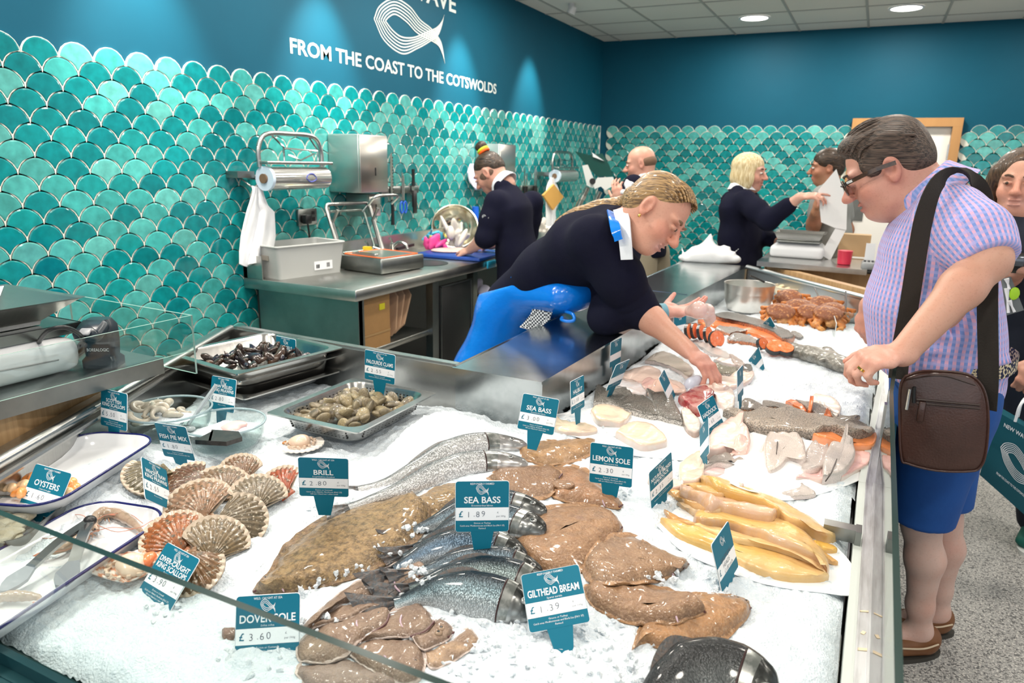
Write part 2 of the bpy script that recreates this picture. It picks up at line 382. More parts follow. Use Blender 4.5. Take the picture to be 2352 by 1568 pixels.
def fish_tiles(name, u0, u1, z0, place, nseg, hole=None):
    w = TW; r = w/2; p = .445*w; g = .0065; zc0 = TZ-r; rows = int((zc0-z0)/p)
    th = np.linspace(pi, 0, nseg+1)
    V, Fs, C, MI = [], [], [], []; n0 = 0
    top = np.c_[np.cos(th), np.sin(th)]*(r-g/2); nb = r+g/2
    ok = np.hypot(np.abs(top[:, 0])-w/2, top[:, 1]+p) > nb; top = top[ok]
    ta = np.linspace(pi/2+.6, pi, nseg//2+2); rt = np.c_[w/2+np.cos(ta)*nb, -p+np.sin(ta)*nb]
    m = (np.hypot(rt[:, 0], rt[:, 1]) < r-g/2) & (np.hypot(rt[:, 0], rt[:, 1]+2*p) > nb) & (rt[:, 0] > .002); rt = rt[m]
    out = np.vstack([top, rt, (rt*[-1, 1])[::-1]]); k = len(out); cen = A([0, -.01]); inn = out+(cen-out)*(.0055/np.linalg.norm(out-cen, axis=1))[:, None]
    ci = np.c_[np.cos(np.arange(18)/18*2*pi), np.sin(np.arange(18)/18*2*pi)]*r
    for row in range(rows):
        zc = zc0-row*p; off = 0 if row % 2 == 0 else w/2; i = 0
        while True:
            u = u0+off+i*w; i += 1
            if u > u1: break
            if hole and hole[0]-w*.4 < u < hole[1]+w*.4 and zc < hole[2]: continue
            L3 = np.vstack([np.c_[out+[u, zc], np.full(k, .009)], np.c_[out+[u, zc], np.full(k, .0112)], np.c_[inn+[u, zc], np.full(k, .0128)], np.c_[ci+[u, zc], np.full(18, .0105)], np.c_[ci+[u, zc], np.full(18, -.002)]])
            V.append(place(L3)); c = A(PAL[rng.integers(len(PAL))])*rng.uniform(.85, 1.12); C.append(np.tile(c, (len(L3), 1)))
            for a in range(k):
                b = (a+1) % k; Fs.append((n0+a, n0+b, n0+k+b, n0+k+a)); MI.append(1); Fs.append((n0+k+a, n0+k+b, n0+2*k+b, n0+2*k+a)); MI.append(0)
            Fs.append(tuple(n0+2*k+a for a in range(k))); MI.append(0); Fs.append(tuple(n0+3*k+17-a for a in range(18))); MI.append(2)
            if row == 0:
                for a in range(10): Fs.append((n0+3*k+a, n0+3*k+a+1, n0+3*k+19+a, n0+3*k+18+a)); MI.append(1)
            n0 += len(L3)
    o = mk(name, (np.concatenate(V), Fs), GLAZE, col=np.concatenate(C), smooth=False); me = o.data
    me.materials.append(BISC); me.materials.append(GROUT); me.polygons.foreach_set('material_index', MI)
    return tag(o, None, None, kind='structure')
t1 = fish_tiles('wall_left_tiles', 1.955-9*TW, 8.79, .0, lambda q: np.c_[WX+q[:, 2], q[:, 0], q[:, 1]], 18)
tag(t1, 'teal fish scale tiling covering the lower left wall', 'wall tiling')
t2 = fish_tiles('wall_back_tiles', -2.99, 3.4, .0, lambda q: np.c_[q[:, 0], BY-q[:, 2], q[:, 1]], 12, hole=(-.30, .72, 2.19))
tag(t2, 'teal fish scale tiling on the far wall around the door', 'wall tiling')
struct('wall_left', box((WX-.05, 3.2, CEIL/2), (.1, 11.4, CEIL)), BLUE, 'deep blue painted wall above the teal scale tiles on the left', 'wall')
struct('wall_back', J(box((-1.73, BY+.05, CEIL/2), (2.86, .1, CEIL)), box((2.2, BY+.05, CEIL/2), (2.98, .1, CEIL)), box((.205, BY+.05, (CEIL+2.17)/2), (1.01, .1, CEIL-2.17))), BLUE, 'deep blue far wall above the tiles and door', 'wall')
FLOORM = mat('speckled_grey_vinyl', (.40, .39, .37), .5, noise=(105, .9, (.10, .10, .10), 2, (1, 1, 1), .50, .57), noise2=(140, .9, (.74, .71, .65), 2, (1, 1, 1), .54, .60))
struct('floor', box((.2, 3.2, -.05), (7, 11.6, .1)), FLOORM, 'speckled grey vinyl floor', 'floor')
CT = mat('white_ceiling_tile', (.62, .61, .57), .9, noise=(220, .2, (.45, .44, .41)), bump=(300, .1)); TB = mat('grey_ceiling_grid', (.33, .33, .31), .6)
cx0 = P(1200+995/2.042, 155/2.042, CEIL)[0]
q = [(box((.2, 3.2, CEIL+.03), (7, 11.6, .06)), CT)]
for i in range(-5, 8): q.append((box((cx0+i*.67, 3.2, CEIL-.002), (.022, 11.4, .008)), TB))
for j in range(19): q.append((box((.2, BY-.42-j*.67, CEIL-.002), (6.9, .022, .007)), TB))
struct('ceiling', q, CT, 'suspended ceiling of white tiles in a grey grid', 'ceiling', smooth=False)
struct('trim_1', box((WX+.008, BY-.016, 1.06), (.012, .012, 2.1)), WHITEP, 'white corner trim strip between the tiled walls', 'trim')
# door
OAK = mat('oak_frame', (.42, .22, .075), .4, noise=(6, .5, (.33, .16, .05), 6, (1, 1, .06)), coat=.2)
DOORW = mat('cream_door', (.72, .70, .66), .4)
fr = J(box((-.26, BY-.01, 1.046), (.085, .13, 2.092)), box((.67, BY-.01, 1.046), (.085, .13, 2.092)), box((.205, BY-.01, 2.135), (1.015, .13, .085)))
d = struct('door_1', box((.205, BY+.02, 1.045), (.84, .05, 2.09)), DOORW, 'cream door in an oak frame in the far wall', 'door')
mk('door_frame', fr, OAK, d, smooth=False)
mk('push_plate', box((PY(1962, 480, BY)[0]+.02, BY-.01, PY(1962, 480, BY)[2]), (.15, .006, .25)), STEELD, d)
mk('door_handle', tube(spline([(.58, BY-.03, 1.62), (.58, BY-.08, 1.61), (.58, BY-.08, 1.25), (.58, BY-.03, 1.24)], 6), .012), STEEL, d)
mk('hinge', box((.622, BY-.04, 1.84), (.02, .03, .16)), STEEL, d)
# ceiling lamps: each has a rim, a bright diffuser and its own light
LAMPE = mat('lit_diffuser', (1, 1, 1), .5, emit=((1, .94, .84), 9))
def downlight(x, y, label, r=.135, power=44):
    t = thing('ceiling_downlight', label, 'ceiling light', (x, y, CEIL))
    mk('rim', lathe([(r-.012, -.004), (r-.006, -.012), (r+.012, -.012), (r+.014, -.001)], 40, (x, y, CEIL), cap=False), WHITEP, t)
    mk('diffuser', lathe([(r-.004, -.009), (.001, -.010)], 40, (x, y, CEIL)), LAMPE, t)
    l = area('downlight_glow', (x, y, CEIL-.015), 2*r, power, (1, .93, .83), shape='DISK'); l.parent = t; l.matrix_parent_inverse = t.matrix_basis.inverted(); return t
downlight(-1.28, 7.915, 'round recessed downlight left of the pair near the far wall')
downlight(.05, 7.905, 'round recessed downlight right of the pair, above the door side')
for x, y in [(-1.28, 5.5), (.05, 5.5), (-1.28, 3.1), (.05, 3.1), (-1.28, .7), (.05, .7), (1.4, 3.1), (1.4, 5.5), (1.4, .7), (1.4, 7.9)]:
    downlight(x, y, 'round recessed downlight in the ceiling over the counter hall', power=17)['group'] = 'downlights over the counter hall'
for y in (-.6, .7, 1.9, 3.1, 4.3, 5.5):  # row added out of view to brighten the tiled wall and bench
    downlight(-2.35, y, 'unseen round downlight added above the work bench to light the tiles', power=30)['group'] = 'added downlights above the work bench'
# spotlights that wash the painted wall
SPB = mat('grey_spot_body', (.5, .5, .5), .4)
for i, (px, py) in enumerate([(315, 60), (735, 60), (1055, 120), (1215, 170)]):
    y = PX(px, py, WX)[1]; loc = (WX+.42, y, CEIL-.07)
    t = thing('ceiling_spotlight', 'small ceiling spotlight washing the blue wall ' + ['nearest the shop front', 'left of the lettering', 'above the lettering', 'nearest the far corner'][i], 'spotlight', loc)
    ax = nrm(A((WX, y, 2.1))-A(loc)); mk('lamp_head', tube([A(loc)-ax*.05, A(loc)+ax*.015], [.035, .04], 20), SPB, t); mk('ceiling_mount', tube([(loc[0], loc[1], CEIL), (loc[0], loc[1], CEIL-.03)], .03, 16), SPB, t)
    s = spot('spot_glow', A(loc)+ax*.03, (WX, y, 1.95), 210, 56, .9); s.parent = t; s.matrix_parent_inverse = t.matrix_basis.inverted()
# ------------------------------------------------------------------ painted lettering and fish emblem on the left wall
LETT = mat('white_wall_lettering', (.55, .60, .57), .5)
def text_vf(s, size=1, width=None, bold=.0, align='LEFT', sx=1, depth=0, res=3):
    """flat lettering in the local XY plane, baseline at 0"""
    c = bpy.data.curves.new('t', 'FONT'); c.body = s; c.size = size; c.align_x = align; c.offset = bold; c.resolution_u = res; c.extrude = depth; c.fill_mode = 'BOTH' if depth else 'FRONT'
    o = bpy.data.objects.new('t', c); COL.objects.link(o); dg = bpy.context.evaluated_depsgraph_get(); me = o.evaluated_get(dg).to_mesh()
    V = A([v.co[:] for v in me.vertices]).reshape(-1, 3); Fs = [tuple(p.vertices) for p in me.polygons]; o.evaluated_get(dg).to_mesh_clear()
    bpy.data.objects.remove(o); bpy.data.curves.remove(c)
    if len(V) == 0: return np.zeros((0, 3)), []
    V[:, 0] *= sx
    if width:
        x0, x1 = V[:, 0].min(), V[:, 0].max(); V[:, 0] = (V[:, 0]-x0)*width/(x1-x0)+(0 if align == 'LEFT' else -width/2)
    return V, Fs
def wall_txt(s, y0, y1, z, hgt, bold=.018):
    V, Fs = text_vf(s, 1, None, bold); cap = V[:, 1].max(); V = V*(hgt/cap); V[:, 0] = (V[:, 0]-V[:, 0].min())*(y1-y0)/np.ptp(V[:, 0])
    return np.c_[np.full(len(V), WX+.0015)+V[:, 2], y0+V[:, 0], z+V[:, 1]], [f[:] for f in Fs]
sg = thing('wall_lettering', 'white painted slogan and fish emblem on the blue wall', 'wall sign', (WX, 4.7, 2.24))
mk('slogan', wall_txt('FROM THE COAST TO THE COTSWOLDS', 3.424, 6.02, 2.243, .084), LETT, sg, smooth=False)
mk('shop_name', wall_txt('NEW WAVE', 4.02, 5.309, 2.79, .125, .02), LETT, sg, smooth=False)
def ribbon(pts, w):
    p = A(pts); t = np.gradient(p, axis=0); t /= np.linalg.norm(t, axis=1)[:, None]; nn = np.c_[-t[:, 1], t[:, 0]]; w = np.broadcast_to(A(w), (len(p),))[:, None]
    return np.r_[p+nn*w/2, p-nn*w/2], [(i, i+1, len(p)+i+1, len(p)+i) for i in range(len(p)-1)]
def fish_logo(ns, lw, f=lambda q: q):
    """two braided bands of strands that cross before the tail; control points (outer strand, inner strand)"""
    U = [((859, 43), (884, 48)), ((872, 14), (893, 38)), ((905, -3), (908, 33)), ((940, 15), (933, 50)), ((965, 46), (957, 75)), ((990, 66), (988, 92)), ((1010, 92), (1006, 104)), ((1017, 118), (1016, 124)), ((1021, 146), (1021, 146))]
    D = [((859, 43), (884, 48)), ((882, 92), (901, 70)), ((923, 123), (922, 85)), ((958, 111), (950, 86)), ((985, 96), (982, 73)), ((1004, 82), (1002, 64)), ((1014, 58), (1013, 52)), ((1020, 34), (1020, 34))]
    out = []
    for i_, k in enumerate(np.linspace(0, 1, ns)):
        for S in (U, D):
            c = f(resample(spline([A(a)+(A(b)-A(a))*k for a, b in S], 8), 60)); s = np.linspace(0, 1, 60); w = lw*np.where(s > .8, 1.25, 1)*np.clip((1-s)/.12, .06, 1)
            v_, f_ = ribbon(c, w); out.append((np.c_[v_, np.full(len(v_), (2*i_+(S is U))*.00022)], f_))
    return J(*out)
def on_wall(q): return A([PX(x, y, WX)[1:] for x, y in q])
V2, F2 = fish_logo(6, .0095, on_wall)
mk('fish_emblem', (np.c_[WX+.0016+V2[:, 2], V2[:, :2]], F2), LETT, sg, smooth=False)
def small_logo(): 
    V, F = fish_logo(3, .03, lambda q: (A(q)-[940, 60])/[162, -162]); return V, F
# ------------------------------------------------------------------ the display counter
RZ = 1.0; ICE = .86
_a, _b = P(0, 1053, 1.0)[:2], P(478, 783, 1.0)[:2]; _d = (_b-_a)/np.linalg.norm(_b-_a); LA = _a+_d*((.55-_a[1])/_d[1]); LB = _a+_d*((1.955-_a[1])/_d[1]); LC = A([-1.148, 1.93])
FA, FB = A([-.70, 5.0]), A([.15, 3.98])
GR = A([(.088, .55), (.094, 1.2), (.10, 1.94), (.15, 3.05), (.165, 3.98)])
ct = thing('display_counter', 'stainless steel fish display counter filled with crushed ice', 'display counter', (-.8, 2.2, 0))
def beam(a, b, w, z0, z1, side=0, bev=.006):
    a, b = A(a)[:2], A(b)[:2]; d = nrm(b-a); n = A([-d[1], d[0]]); a = a+n*side; b = b+n*side
    return prism([a-n*w/2, b-n*w/2, b+n*w/2, a+n*w/2], z0, z1, 0)
mk('left_rail', J(beam(LA, LB, .05, .5, RZ, .022), tube([(*(LA+[-.0, .03]), RZ), (*(LB), RZ)], .014, 12), tube([(*(LA+[.012, .03]), RZ-.03), (*(LB+[.012, -.03]), RZ-.03)], .009, 8)), STEEL, ct, auto=40)
mk('rear_rail', J(beam(LB, LC, .06, .5, RZ, .03), beam(LB, LC, .012, RZ, RZ+.006, .02)), STEEL, ct, auto=40)
LEDGE = mat('ledge_steel', (.50, .52, .52), .2, 1, noise=(7, .5, (.26, .30, .30), 4), bump=(40, .02))
lg = [(-1.148, 1.93), (-.838, 1.93), (-.79, 3.68), (-.705, 5.02), (-1.133, 5.06), (-1.165, 3.2)]
mk('ledge', J(prism([(-1.150, 1.91), (-.832, 1.91), (-.784, 3.68), (-.699, 5.02), (-1.133, 5.06), (-1.165, 3.2)], RZ-.004, RZ+.004), prism(lg, .1, RZ-.004), box((-.935, 3.70, RZ+.0045), (.27, .006, .002), rz=-.1), tube([(-1.150, 1.93, RZ-.002), (-1.168, 3.2, RZ-.002), (-1.136, 5.05, RZ-.002)], .009, 8)), LEDGE, ct, smooth=False)
mk('far_rail', J(beam(FA, FB, .045, .55, RZ, .026), tube([(*FA, RZ), (*FB, RZ)], .016, 12)), mat('pale_steel', (.66, .68, .70), .35, 1), ct, auto=40)
# right side: plastic strip, two steel profiles with the glass standing in them
rail = []
for i in range(len(GR)-1):
    a, b = GR[i], GR[i+1]; rail += [beam(a, b, .019, .6, ICE+.010, .0095+.0045), beam(a, b, .004, ICE+.010, ICE+.016, .0065), beam(a, b, .003, ICE+.0, ICE+.013, .0245)]
mk('glass_rail', J(*rail), mat('rail_steel', (.62, .63, .64), .42, .9, noise=(16, .5, (.3, .29, .28), 4, (3, .4, 1))), ct, smooth=False)
mk('plastic_strip', J(*[beam(GR[i], GR[i+1], .017, .6, ICE+.006, .034) for i in range(len(GR)-1)]), mat('translucent_strip', (.55, .58, .55), .4), ct, smooth=False)
SCRATCH = mat('tape_scraps', (.75, .6, .42), .5)
mk('rail_marks', J(*[box((.080+.002*math.sin(i*7), y, ICE+.0107), (.006+.012*(i % 2), .004+.003*(i % 3), .001), rz=.4*math.sin(i*3)) for i, y in enumerate([.99, 1.0, 1.02, 1.03, 1.05, 1.09, 1.095, 1.2, 1.25, 1.32])]), SCRATCH, ct)
def pane(name, a, b, z0, z1, parent, th=.009, ztop_b=None, mtop=None):
    a, b = A(a)[:2], A(b)[:2]; d = nrm(b-a); n = A([-d[1], d[0]])*th/2; zb = z1 if ztop_b is None else ztop_b
    V = A([(*(a-n), z0), (*(b-n), z0), (*(b+n), z0), (*(a+n), z0), (*(a-n), z1), (*(b-n), zb), (*(b+n), zb), (*(a+n), z1)])
    big = (V, [(0, 1, 5, 4), (2, 3, 7, 6)]); ed = (V, [(3, 2, 1, 0), (4, 5, 6, 7), (1, 2, 6, 5), (3, 0, 4, 7)])
    o = mk(name, [(big, PANE), (ed, mtop or EDGE)], PANE, parent, smooth=False); return o
GT = 1.117
pane('front_glass', (LA[0]-.04, .55), (.088, .55), ICE-.0, GT, ct, .010)
pane('side_glass', GR[0], GR[1], ICE+.01, GT, ct); pane('side_glass', GR[1], GR[2], ICE+.01, GT, ct); pane('side_glass', GR[2], (.118, 2.30), ICE+.01, GT, ct)
pane('side_glass', (.119, 2.31), GR[3], ICE+.01, GT-.12, ct); pane('side_glass', GR[3], GR[4], ICE+.01, GT-.12, ct)
mk('glass_post', box((.112, 2.305, ICE+.06), (.012, .03, .12)), STEEL, ct)
TEALB = mat('dark_teal_base', (.012, .06, .07), .3)
mk('front_base', J(beam((LA[0]-.2, .55), (.1, .55), .03, 0, ICE-.01, -.02), beam((LA[0]-.2, .55), (.1, .55), .012, ICE-.01, ICE+.012, -.012), beam((LA[0]-.2, .52), (.1, .52), .05, ICE-.05, ICE-.012, -.03)), TEALB, ct, smooth=False)
mk('side_base', J(*[beam(GR[i], GR[i+1], .03, 0, ICE-.0, -.018) for i in range(len(GR)-1)]), TEALB, ct, smooth=False)
mk('bracket', J(box((.030, 1.60, ICE+.022), (.075, .03, .03)), box((.062, 1.60, ICE+.015), (.012, .04, .045))), STEELD, ct, smooth=False)
# ---- crushed ice
poly = A([(LA[0]+.03, .562), (.044, .562), (.049, 1.2), (.055, 1.94), (.105, 3.05), (.12, 3.95), (-.715, 4.93), (-.745, 4.93), (-.785, 3.68), (-.835, 1.93), (-1.15, 1.93), (LB[0]+.03, 1.935)])
def inpoly(x, y, p):
    c = np.zeros(x.shape, bool); j = len(p)-1
    for i in range(len(p)):
        q = ((p[i, 1] > y) != (p[j, 1] > y)) & (x < (p[j, 0]-p[i, 0])*(y-p[i, 1])/(p[j, 1]-p[i, 1]+1e-12)+p[i, 0]); c ^= q; j = i
    return c
def dpoly(x, y, p):
    d = np.full(x.shape, 9.)
    for i in range(len(p)):
        a, b = p[i-1], p[i]; e = b-a; t = np.clip(((x-a[0])*e[0]+(y-a[1])*e[1])/(e@e), 0, 1); d = np.minimum(d, np.hypot(x-a[0]-t*e[0], y-a[1]-t*e[1]))
    return d
def fbm(x, y, seed, scales):
    r = np.random.default_rng(seed); o = 0
    for s, a in scales:
        for _ in range(3):
            th, ph = r.uniform(0, 2*pi, 2); k = 2*pi/s*r.uniform(.7, 1.3); o = o+a/2*np.sin(k*(x*math.cos(th)+y*math.sin(th))+ph+1.3*np.sin(k*.6*(y*math.cos(th)-x*math.sin(th))+ph*2))
    return o
MOUND = [(-1.66, 1.02, .17, .045), (-1.5, .80, .12, .02), (-1.06, 1.72, .10, .03), (-.60, 1.15, .28, .03), (-.45, 2.4, .25, .02), (-.35, 3.3, .4, .012)]
def ice_h(x, y):
    x, y = A(x), A(y); z = ICE+.002+fbm(x, y, 3, [(.5, .006), (.17, .0035)])
    for a, b, s, h in MOUND: z = z+h*np.exp(-((x-a)**2+(y-b)**2)/(2*s*s))
    d = dpoly(x, y, poly); return z-.03*np.clip(1-d/.05, 0, 1)**2
st = .0085; gx, gy = np.arange(-2.3, .13, st), np.arange(.545, 4.98, st); X, Y = np.meshgrid(gx, gy, indexing='ij')
ins = inpoly(X, Y, poly); Zi = ice_h(X, Y)+rng.normal(0, .0017, X.shape)+fbm(X, Y, 9, [(.035, .0022), (.07, .002)])
idx = np.arange(X.size).reshape(X.shape); qs = np.stack([idx[:-1, :-1], idx[1:, :-1], idx[1:, 1:], idx[:-1, 1:]], -1); kp = ins[:-1, :-1] & ins[1:, :-1] & ins[1:, 1:] & ins[:-1, 1:]
qs = qs[kp]; used = np.unique(qs); rm = np.zeros(X.size, int); rm[used] = np.arange(len(used))
ICEM = mat('crushed_ice', (.78, .835, .88), .32, noise=(130, .6, (.66, .74, .81), 3), bump=(210, .6), spec=.5, sss=.0)
ice = mk('crushed_ice', (np.stack([X, Y, Zi], -1).reshape(-1, 3)[used], rm[qs]), ICEM); tag(ice, 'bed of white crushed ice filling the whole display counter', 'ice', kind='stuff')
mk('ice_tray', prism([tuple(p) for p in poly], .70, .80), STEELD, ct, smooth=False)
# loose lumps of ice lying among the fish: one heap nobody could count
lv, lf, n0 = [], [], 0
def lump(c, r):
    global n0
    a = ellip((0, 0, 0), (1, 1, 1), 7, 4)[0]; a = a*(1+.28*rng.normal(size=(len(a), 1)))*A([1, rng.uniform(.6, 1), rng.uniform(.5, .9)])*r
    V, Fq = xf((a, ellip((0, 0, 0), (1, 1, 1), 7, 4)[1]), rot=rng.uniform(0, 6, 3), loc=c); lv.append(V); lf.extend([tuple(i+n0 for i in q) for q in Fq]); n0 += len(V)
def scatter(px, py, n, spread, r0, r1, dz=0):
    b = P(px, py, ICE+.01)
    for _ in range(n):
        x, y = b[0]+rng.normal()*spread, b[1]+rng.normal()*spread*.8
        if inpoly(A([x]), A([y]), poly)[0]: lump((x, y, float(ice_h(x, y))+dz+rng.uniform(-.3, .5)*r0), rng.uniform(r0, r1))
for px, py, n, sp, dz in [(735, 1350, 16, .03, .008), (790, 1345, 10, .02, .02), (860, 1300, 8, .02, .02), (1150, 1460, 130, .10, 0), (1320, 1500, 60, .09, 0), (1060, 1520, 40, .06, 0), (1270, 1445, 25, .02, .004), (730, 1160, 12, .015, 0), (800, 1160, 14, .03, 0), (1530, 1160, 16, .02, 0), (1420, 1130, 14, .02, 0), (1510, 1345, 18, .025, .01), (620, 1520, 30, .05, 0), (950, 1275, 8, .015, .03), (1400, 985, 20, .04, 0), (1290, 975, 22, .03, 0), (380, 1395, 18, .02, 0), (900, 850, 10, .05, 0), (1660, 1350, 14, .02, 0), (1750, 1180, 14, .05, 0), (700, 1440, 20, .03, .01), (960, 1395, 14, .015, .05), (1350, 960, 12, .02, 0), (1440, 1545, 40, .05, 0)]:
    scatter(px, py, n, sp, .0035, .008, dz)
LUMP = mat('ice_lump', (.86, .90, .93), .25, trans=.2, ior=1.25)
tag(mk('loose_ice', (np.concatenate(lv), lf), LUMP, smooth=False), 'loose lumps of clear ice scattered around the fish and tags', 'ice', kind='stuff')
# ---- till unit on the left with its wooden front, till unit at the far end
WOOD = mat('oak_panel', (.54, .34, .17), .4, noise=(5, .7, (.38, .225, .10), 6, (2.5, 14, .25)), coat=.1)
tu = thing('till_cabinet', 'oak till cabinet with steel top beside the left rail', 'cabinet', (-2.15, .4, 0))
_o = A([-_d[1], _d[0]])*.062; _ys = LA[1]+_d[1]*((-1.755-(LA+_o)[0])/_d[0]); _q1 = LA+_o+_d*((1.285-LA[1])/_d[1]); mk('body', prism([(-1.755, -.8), (-1.755, _ys+_o[1]), tuple(_q1), (-2.62, 1.29), (-2.62, -.8)], 0, 1.063), WOOD, tu, smooth=False)
mk('steel_top', J(rbox((-2.16, .26, 1.082), (.88, 2.08, .036), .004, .002), box((-1.722, .26, 1.079), (.006, 2.08, .046))), STEELD, tu, smooth=False)
pane('glass_upstand', (-1.712, -.6), (-1.712, 1.40), 1.102, 1.205, tu, .006, mtop=mat('pale_glass_edge', (.30, .42, .38), .2))
pane('end_glass', (-2.3, 1.42), (-1.712, 1.40), 1.03, 1.205, tu, .006, mtop=mat('pale_glass_edge'))
# wooden top of the far cabinet (follows the diagonal end of the counter)
fd = nrm(FB-FA); fn = A([-fd[1], fd[0]])
fu = thing('till_cabinet', 'oak till cabinet with steel shelf behind the far end of the ice', 'cabinet', (-.1, 5.2, 0))
pa = [(-.62, 5.02), (.42, 4.97), (.42, 5.55), (-.62, 5.60)]
mk('body', prism([(-.60, 5.06), (.55, 5.0), (.55, 5.5), (-.60, 5.55)], 0, 1.03), WOOD, fu, smooth=False)
mk('apron_panel', prism([(-.58, 5.02), (.26, 4.0), (.30, 4.03), (-.54, 5.06)], .3, 1.02), WOOD, fu, smooth=False)
mk('steel_shelf', prism([(-.625, 4.86), (.02, 4.82), (.02, 5.42), (-.625, 5.46)], 1.03, 1.062), STEEL, fu, smooth=False)
# ------------------------------------------------------------------ the work bench along the left wall
BZ = .985; BX = -2.35; B0, B1 = 2.94, 6.9
BST = mat('bench_steel', (.50, .50, .475), .33, 1, noise=(8, .4, (.34, .34, .32), 4), bump=(60, .02))
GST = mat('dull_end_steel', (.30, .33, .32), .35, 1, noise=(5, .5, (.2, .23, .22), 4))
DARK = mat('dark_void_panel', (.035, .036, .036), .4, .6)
wb = thing('work_bench', 'long stainless steel work bench against the tiled wall', 'bench', (-2.75, 4.6, 0))
mk('worktop', J(rbox(((WX+.014+BX)/2, (B0+B1)/2, BZ-.03), (BX-WX-.016, B1-B0, .06), .004, .003)), BST, wb)
mk('splashback', J(box((WX+.033, (B0+B1)/2, BZ+.065), (.03, B1-B0, .13)), prism([(WX+.02, B0), (WX+.16, B0), (WX+.16, B0+.006), (WX+.02, B0+.006)], BZ, BZ+.13)), BST, wb, smooth=False)
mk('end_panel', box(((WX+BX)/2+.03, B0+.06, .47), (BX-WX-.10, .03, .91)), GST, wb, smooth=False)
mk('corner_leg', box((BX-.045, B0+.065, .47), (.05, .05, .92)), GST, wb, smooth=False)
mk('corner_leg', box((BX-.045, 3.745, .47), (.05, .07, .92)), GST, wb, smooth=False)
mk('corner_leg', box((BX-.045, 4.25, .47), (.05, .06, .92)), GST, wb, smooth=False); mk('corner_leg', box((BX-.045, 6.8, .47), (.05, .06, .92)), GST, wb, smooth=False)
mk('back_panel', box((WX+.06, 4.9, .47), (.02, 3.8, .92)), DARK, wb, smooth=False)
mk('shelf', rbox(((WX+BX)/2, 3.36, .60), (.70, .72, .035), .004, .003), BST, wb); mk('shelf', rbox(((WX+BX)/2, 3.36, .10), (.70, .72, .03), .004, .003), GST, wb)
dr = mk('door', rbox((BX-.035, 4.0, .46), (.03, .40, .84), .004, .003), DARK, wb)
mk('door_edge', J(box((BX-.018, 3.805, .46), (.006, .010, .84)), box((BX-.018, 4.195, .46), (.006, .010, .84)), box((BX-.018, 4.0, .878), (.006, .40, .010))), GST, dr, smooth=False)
mk('sink_bowl', lathe([(.15, .0), (.145, .0015), (.14, -.001), (.06, -.0015), (.002, -.0016)], 32, (-2.62, 4.02, BZ+.0015)), DARK, wb)
def lever_tap(y, lab):
    t = thing('lever_tap', lab, 'tap', (-3.02, y, BZ)); x = -3.02
    mk('tap_body', lathe([(.028, 0), (.028, .006), (.016, .012), (.015, .07), (.018, .075), (.018, .09), (.004, .096)], 16, (x, y, BZ)), CHROME, t)
    mk('spout', tube(spline([(x, y, BZ+.06), (x+.05, y+.01, BZ+.10), (x+.10, y+.02, BZ+.085), (x+.115, y+.022, BZ+.055)], 6), .011, 10), CHROME, t)
    mk('lever', tube([(x, y, BZ+.09), (x+.03, y-.05, BZ+.12), (x+.045, y-.09, BZ+.135)], [.008, .007, .010], 8), CHROME, t)
lever_tap(3.93, 'chrome lever tap behind the vacuum packer'); lever_tap(4.2, 'chrome lever tap by the splashback, right of the vacuum packer')
# grey crate
GREYP = mat('grey_crate_plastic', (.40, .41, .40), .5)
c = thing('storage_crate', 'open grey plastic crate with white barcode label on the bench', 'crate', (-2.99, 3.22, BZ), R_(-11))
w, l, h = .27, .48, .185; out = []
for z, k in ((0, .9), (h, 1)): out.append(ring3(w*k, l*k, .02, z))
for z, k in ((h, .95), (.006, .85)): out.append(ring3(w*k-.0, l*k, .02, z))
mk('body', loft(out), GREYP, c, world=False, smooth=True); mk('rim', tube(ring3(w+.004, l+.004, .02, h-.003), .006, 8, closed=True), GREYP, c, world=False)
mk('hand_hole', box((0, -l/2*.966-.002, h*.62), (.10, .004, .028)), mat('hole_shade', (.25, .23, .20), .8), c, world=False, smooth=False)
lb = mk('barcode_label', box((w/2*.925+.003, .08, h*.30), (.003, .13, .05)), WHITEP, c, world=False, smooth=False)
mk('barcode', J(*[box((w/2*.925+.005, .03+.005*i, h*.28), (.001, .0025 if i % 3 else .004, .022)) for i in range(5)], *[box((w/2*.925+.005, .105+.006*i, h*.30), (.001, .003, .026)) for i in range(4)]), BLACK, lb, world=False, smooth=False)
# vacuum packer
v = thing('vacuum_packer', 'steel vacuum packing machine with its glass lid raised', 'vacuum packer', (-2.70, 3.64, BZ), R_(-8))
mk('base', J(rbox((0, 0, .05), (.37, .38, .09), .012, .006), box((0, 0, .004), (.32, .33, .008))), STEELD, v, world=False)
mk('chamber_floor', prism(rr(.32, .32, .02), .0945, .097), mat('chamber_green_steel', (.35, .40, .36), .3, .8), v, world=False)
mk('orange_seal', tube(ring3(.325, .325, .02, .097), .004, 6, closed=True), mat('orange_rubber', (.75, .14, .03), .5), v, world=False)
Mh = Matrix.Translation((-.15, 0, .10)) @ Matrix.Rotation(R_(-112), 4, 'Y') @ Matrix.Translation((.15, 0, 0))
lid = mk('lid_frame', xf(J(tube(ring3(.34, .37, .03, .02), .012, 8, closed=True), tube(ring3(.27, .31, .03, .055), .009, 8, closed=True), *[tube([(sx*.15, sy*.165, .02), (sx*.12, sy*.14, .055)], .008, 8) for sx in (-1, 1) for sy in (-1, 1)]), M=Mh), STEEL, v, world=False)
mk('lid_glass', xf(prism(rr(.30, .33, .03), .02, .028), M=Mh), PANE, lid, world=False)
[mk('hinge_arm', tube([(-.17, sy, .09), (-.24, sy, .28), (-.19, sy, .36)], .010, 8), STEELD, v, world=False) for sy in (-.17, .17)]; mk('handle_bar', tube(spline([(.0, -.10, .40), (.06, -.09, .45), (.06, .09, .45), (.0, .10, .40)], 5), .009, 8), STEEL, lid, world=False)
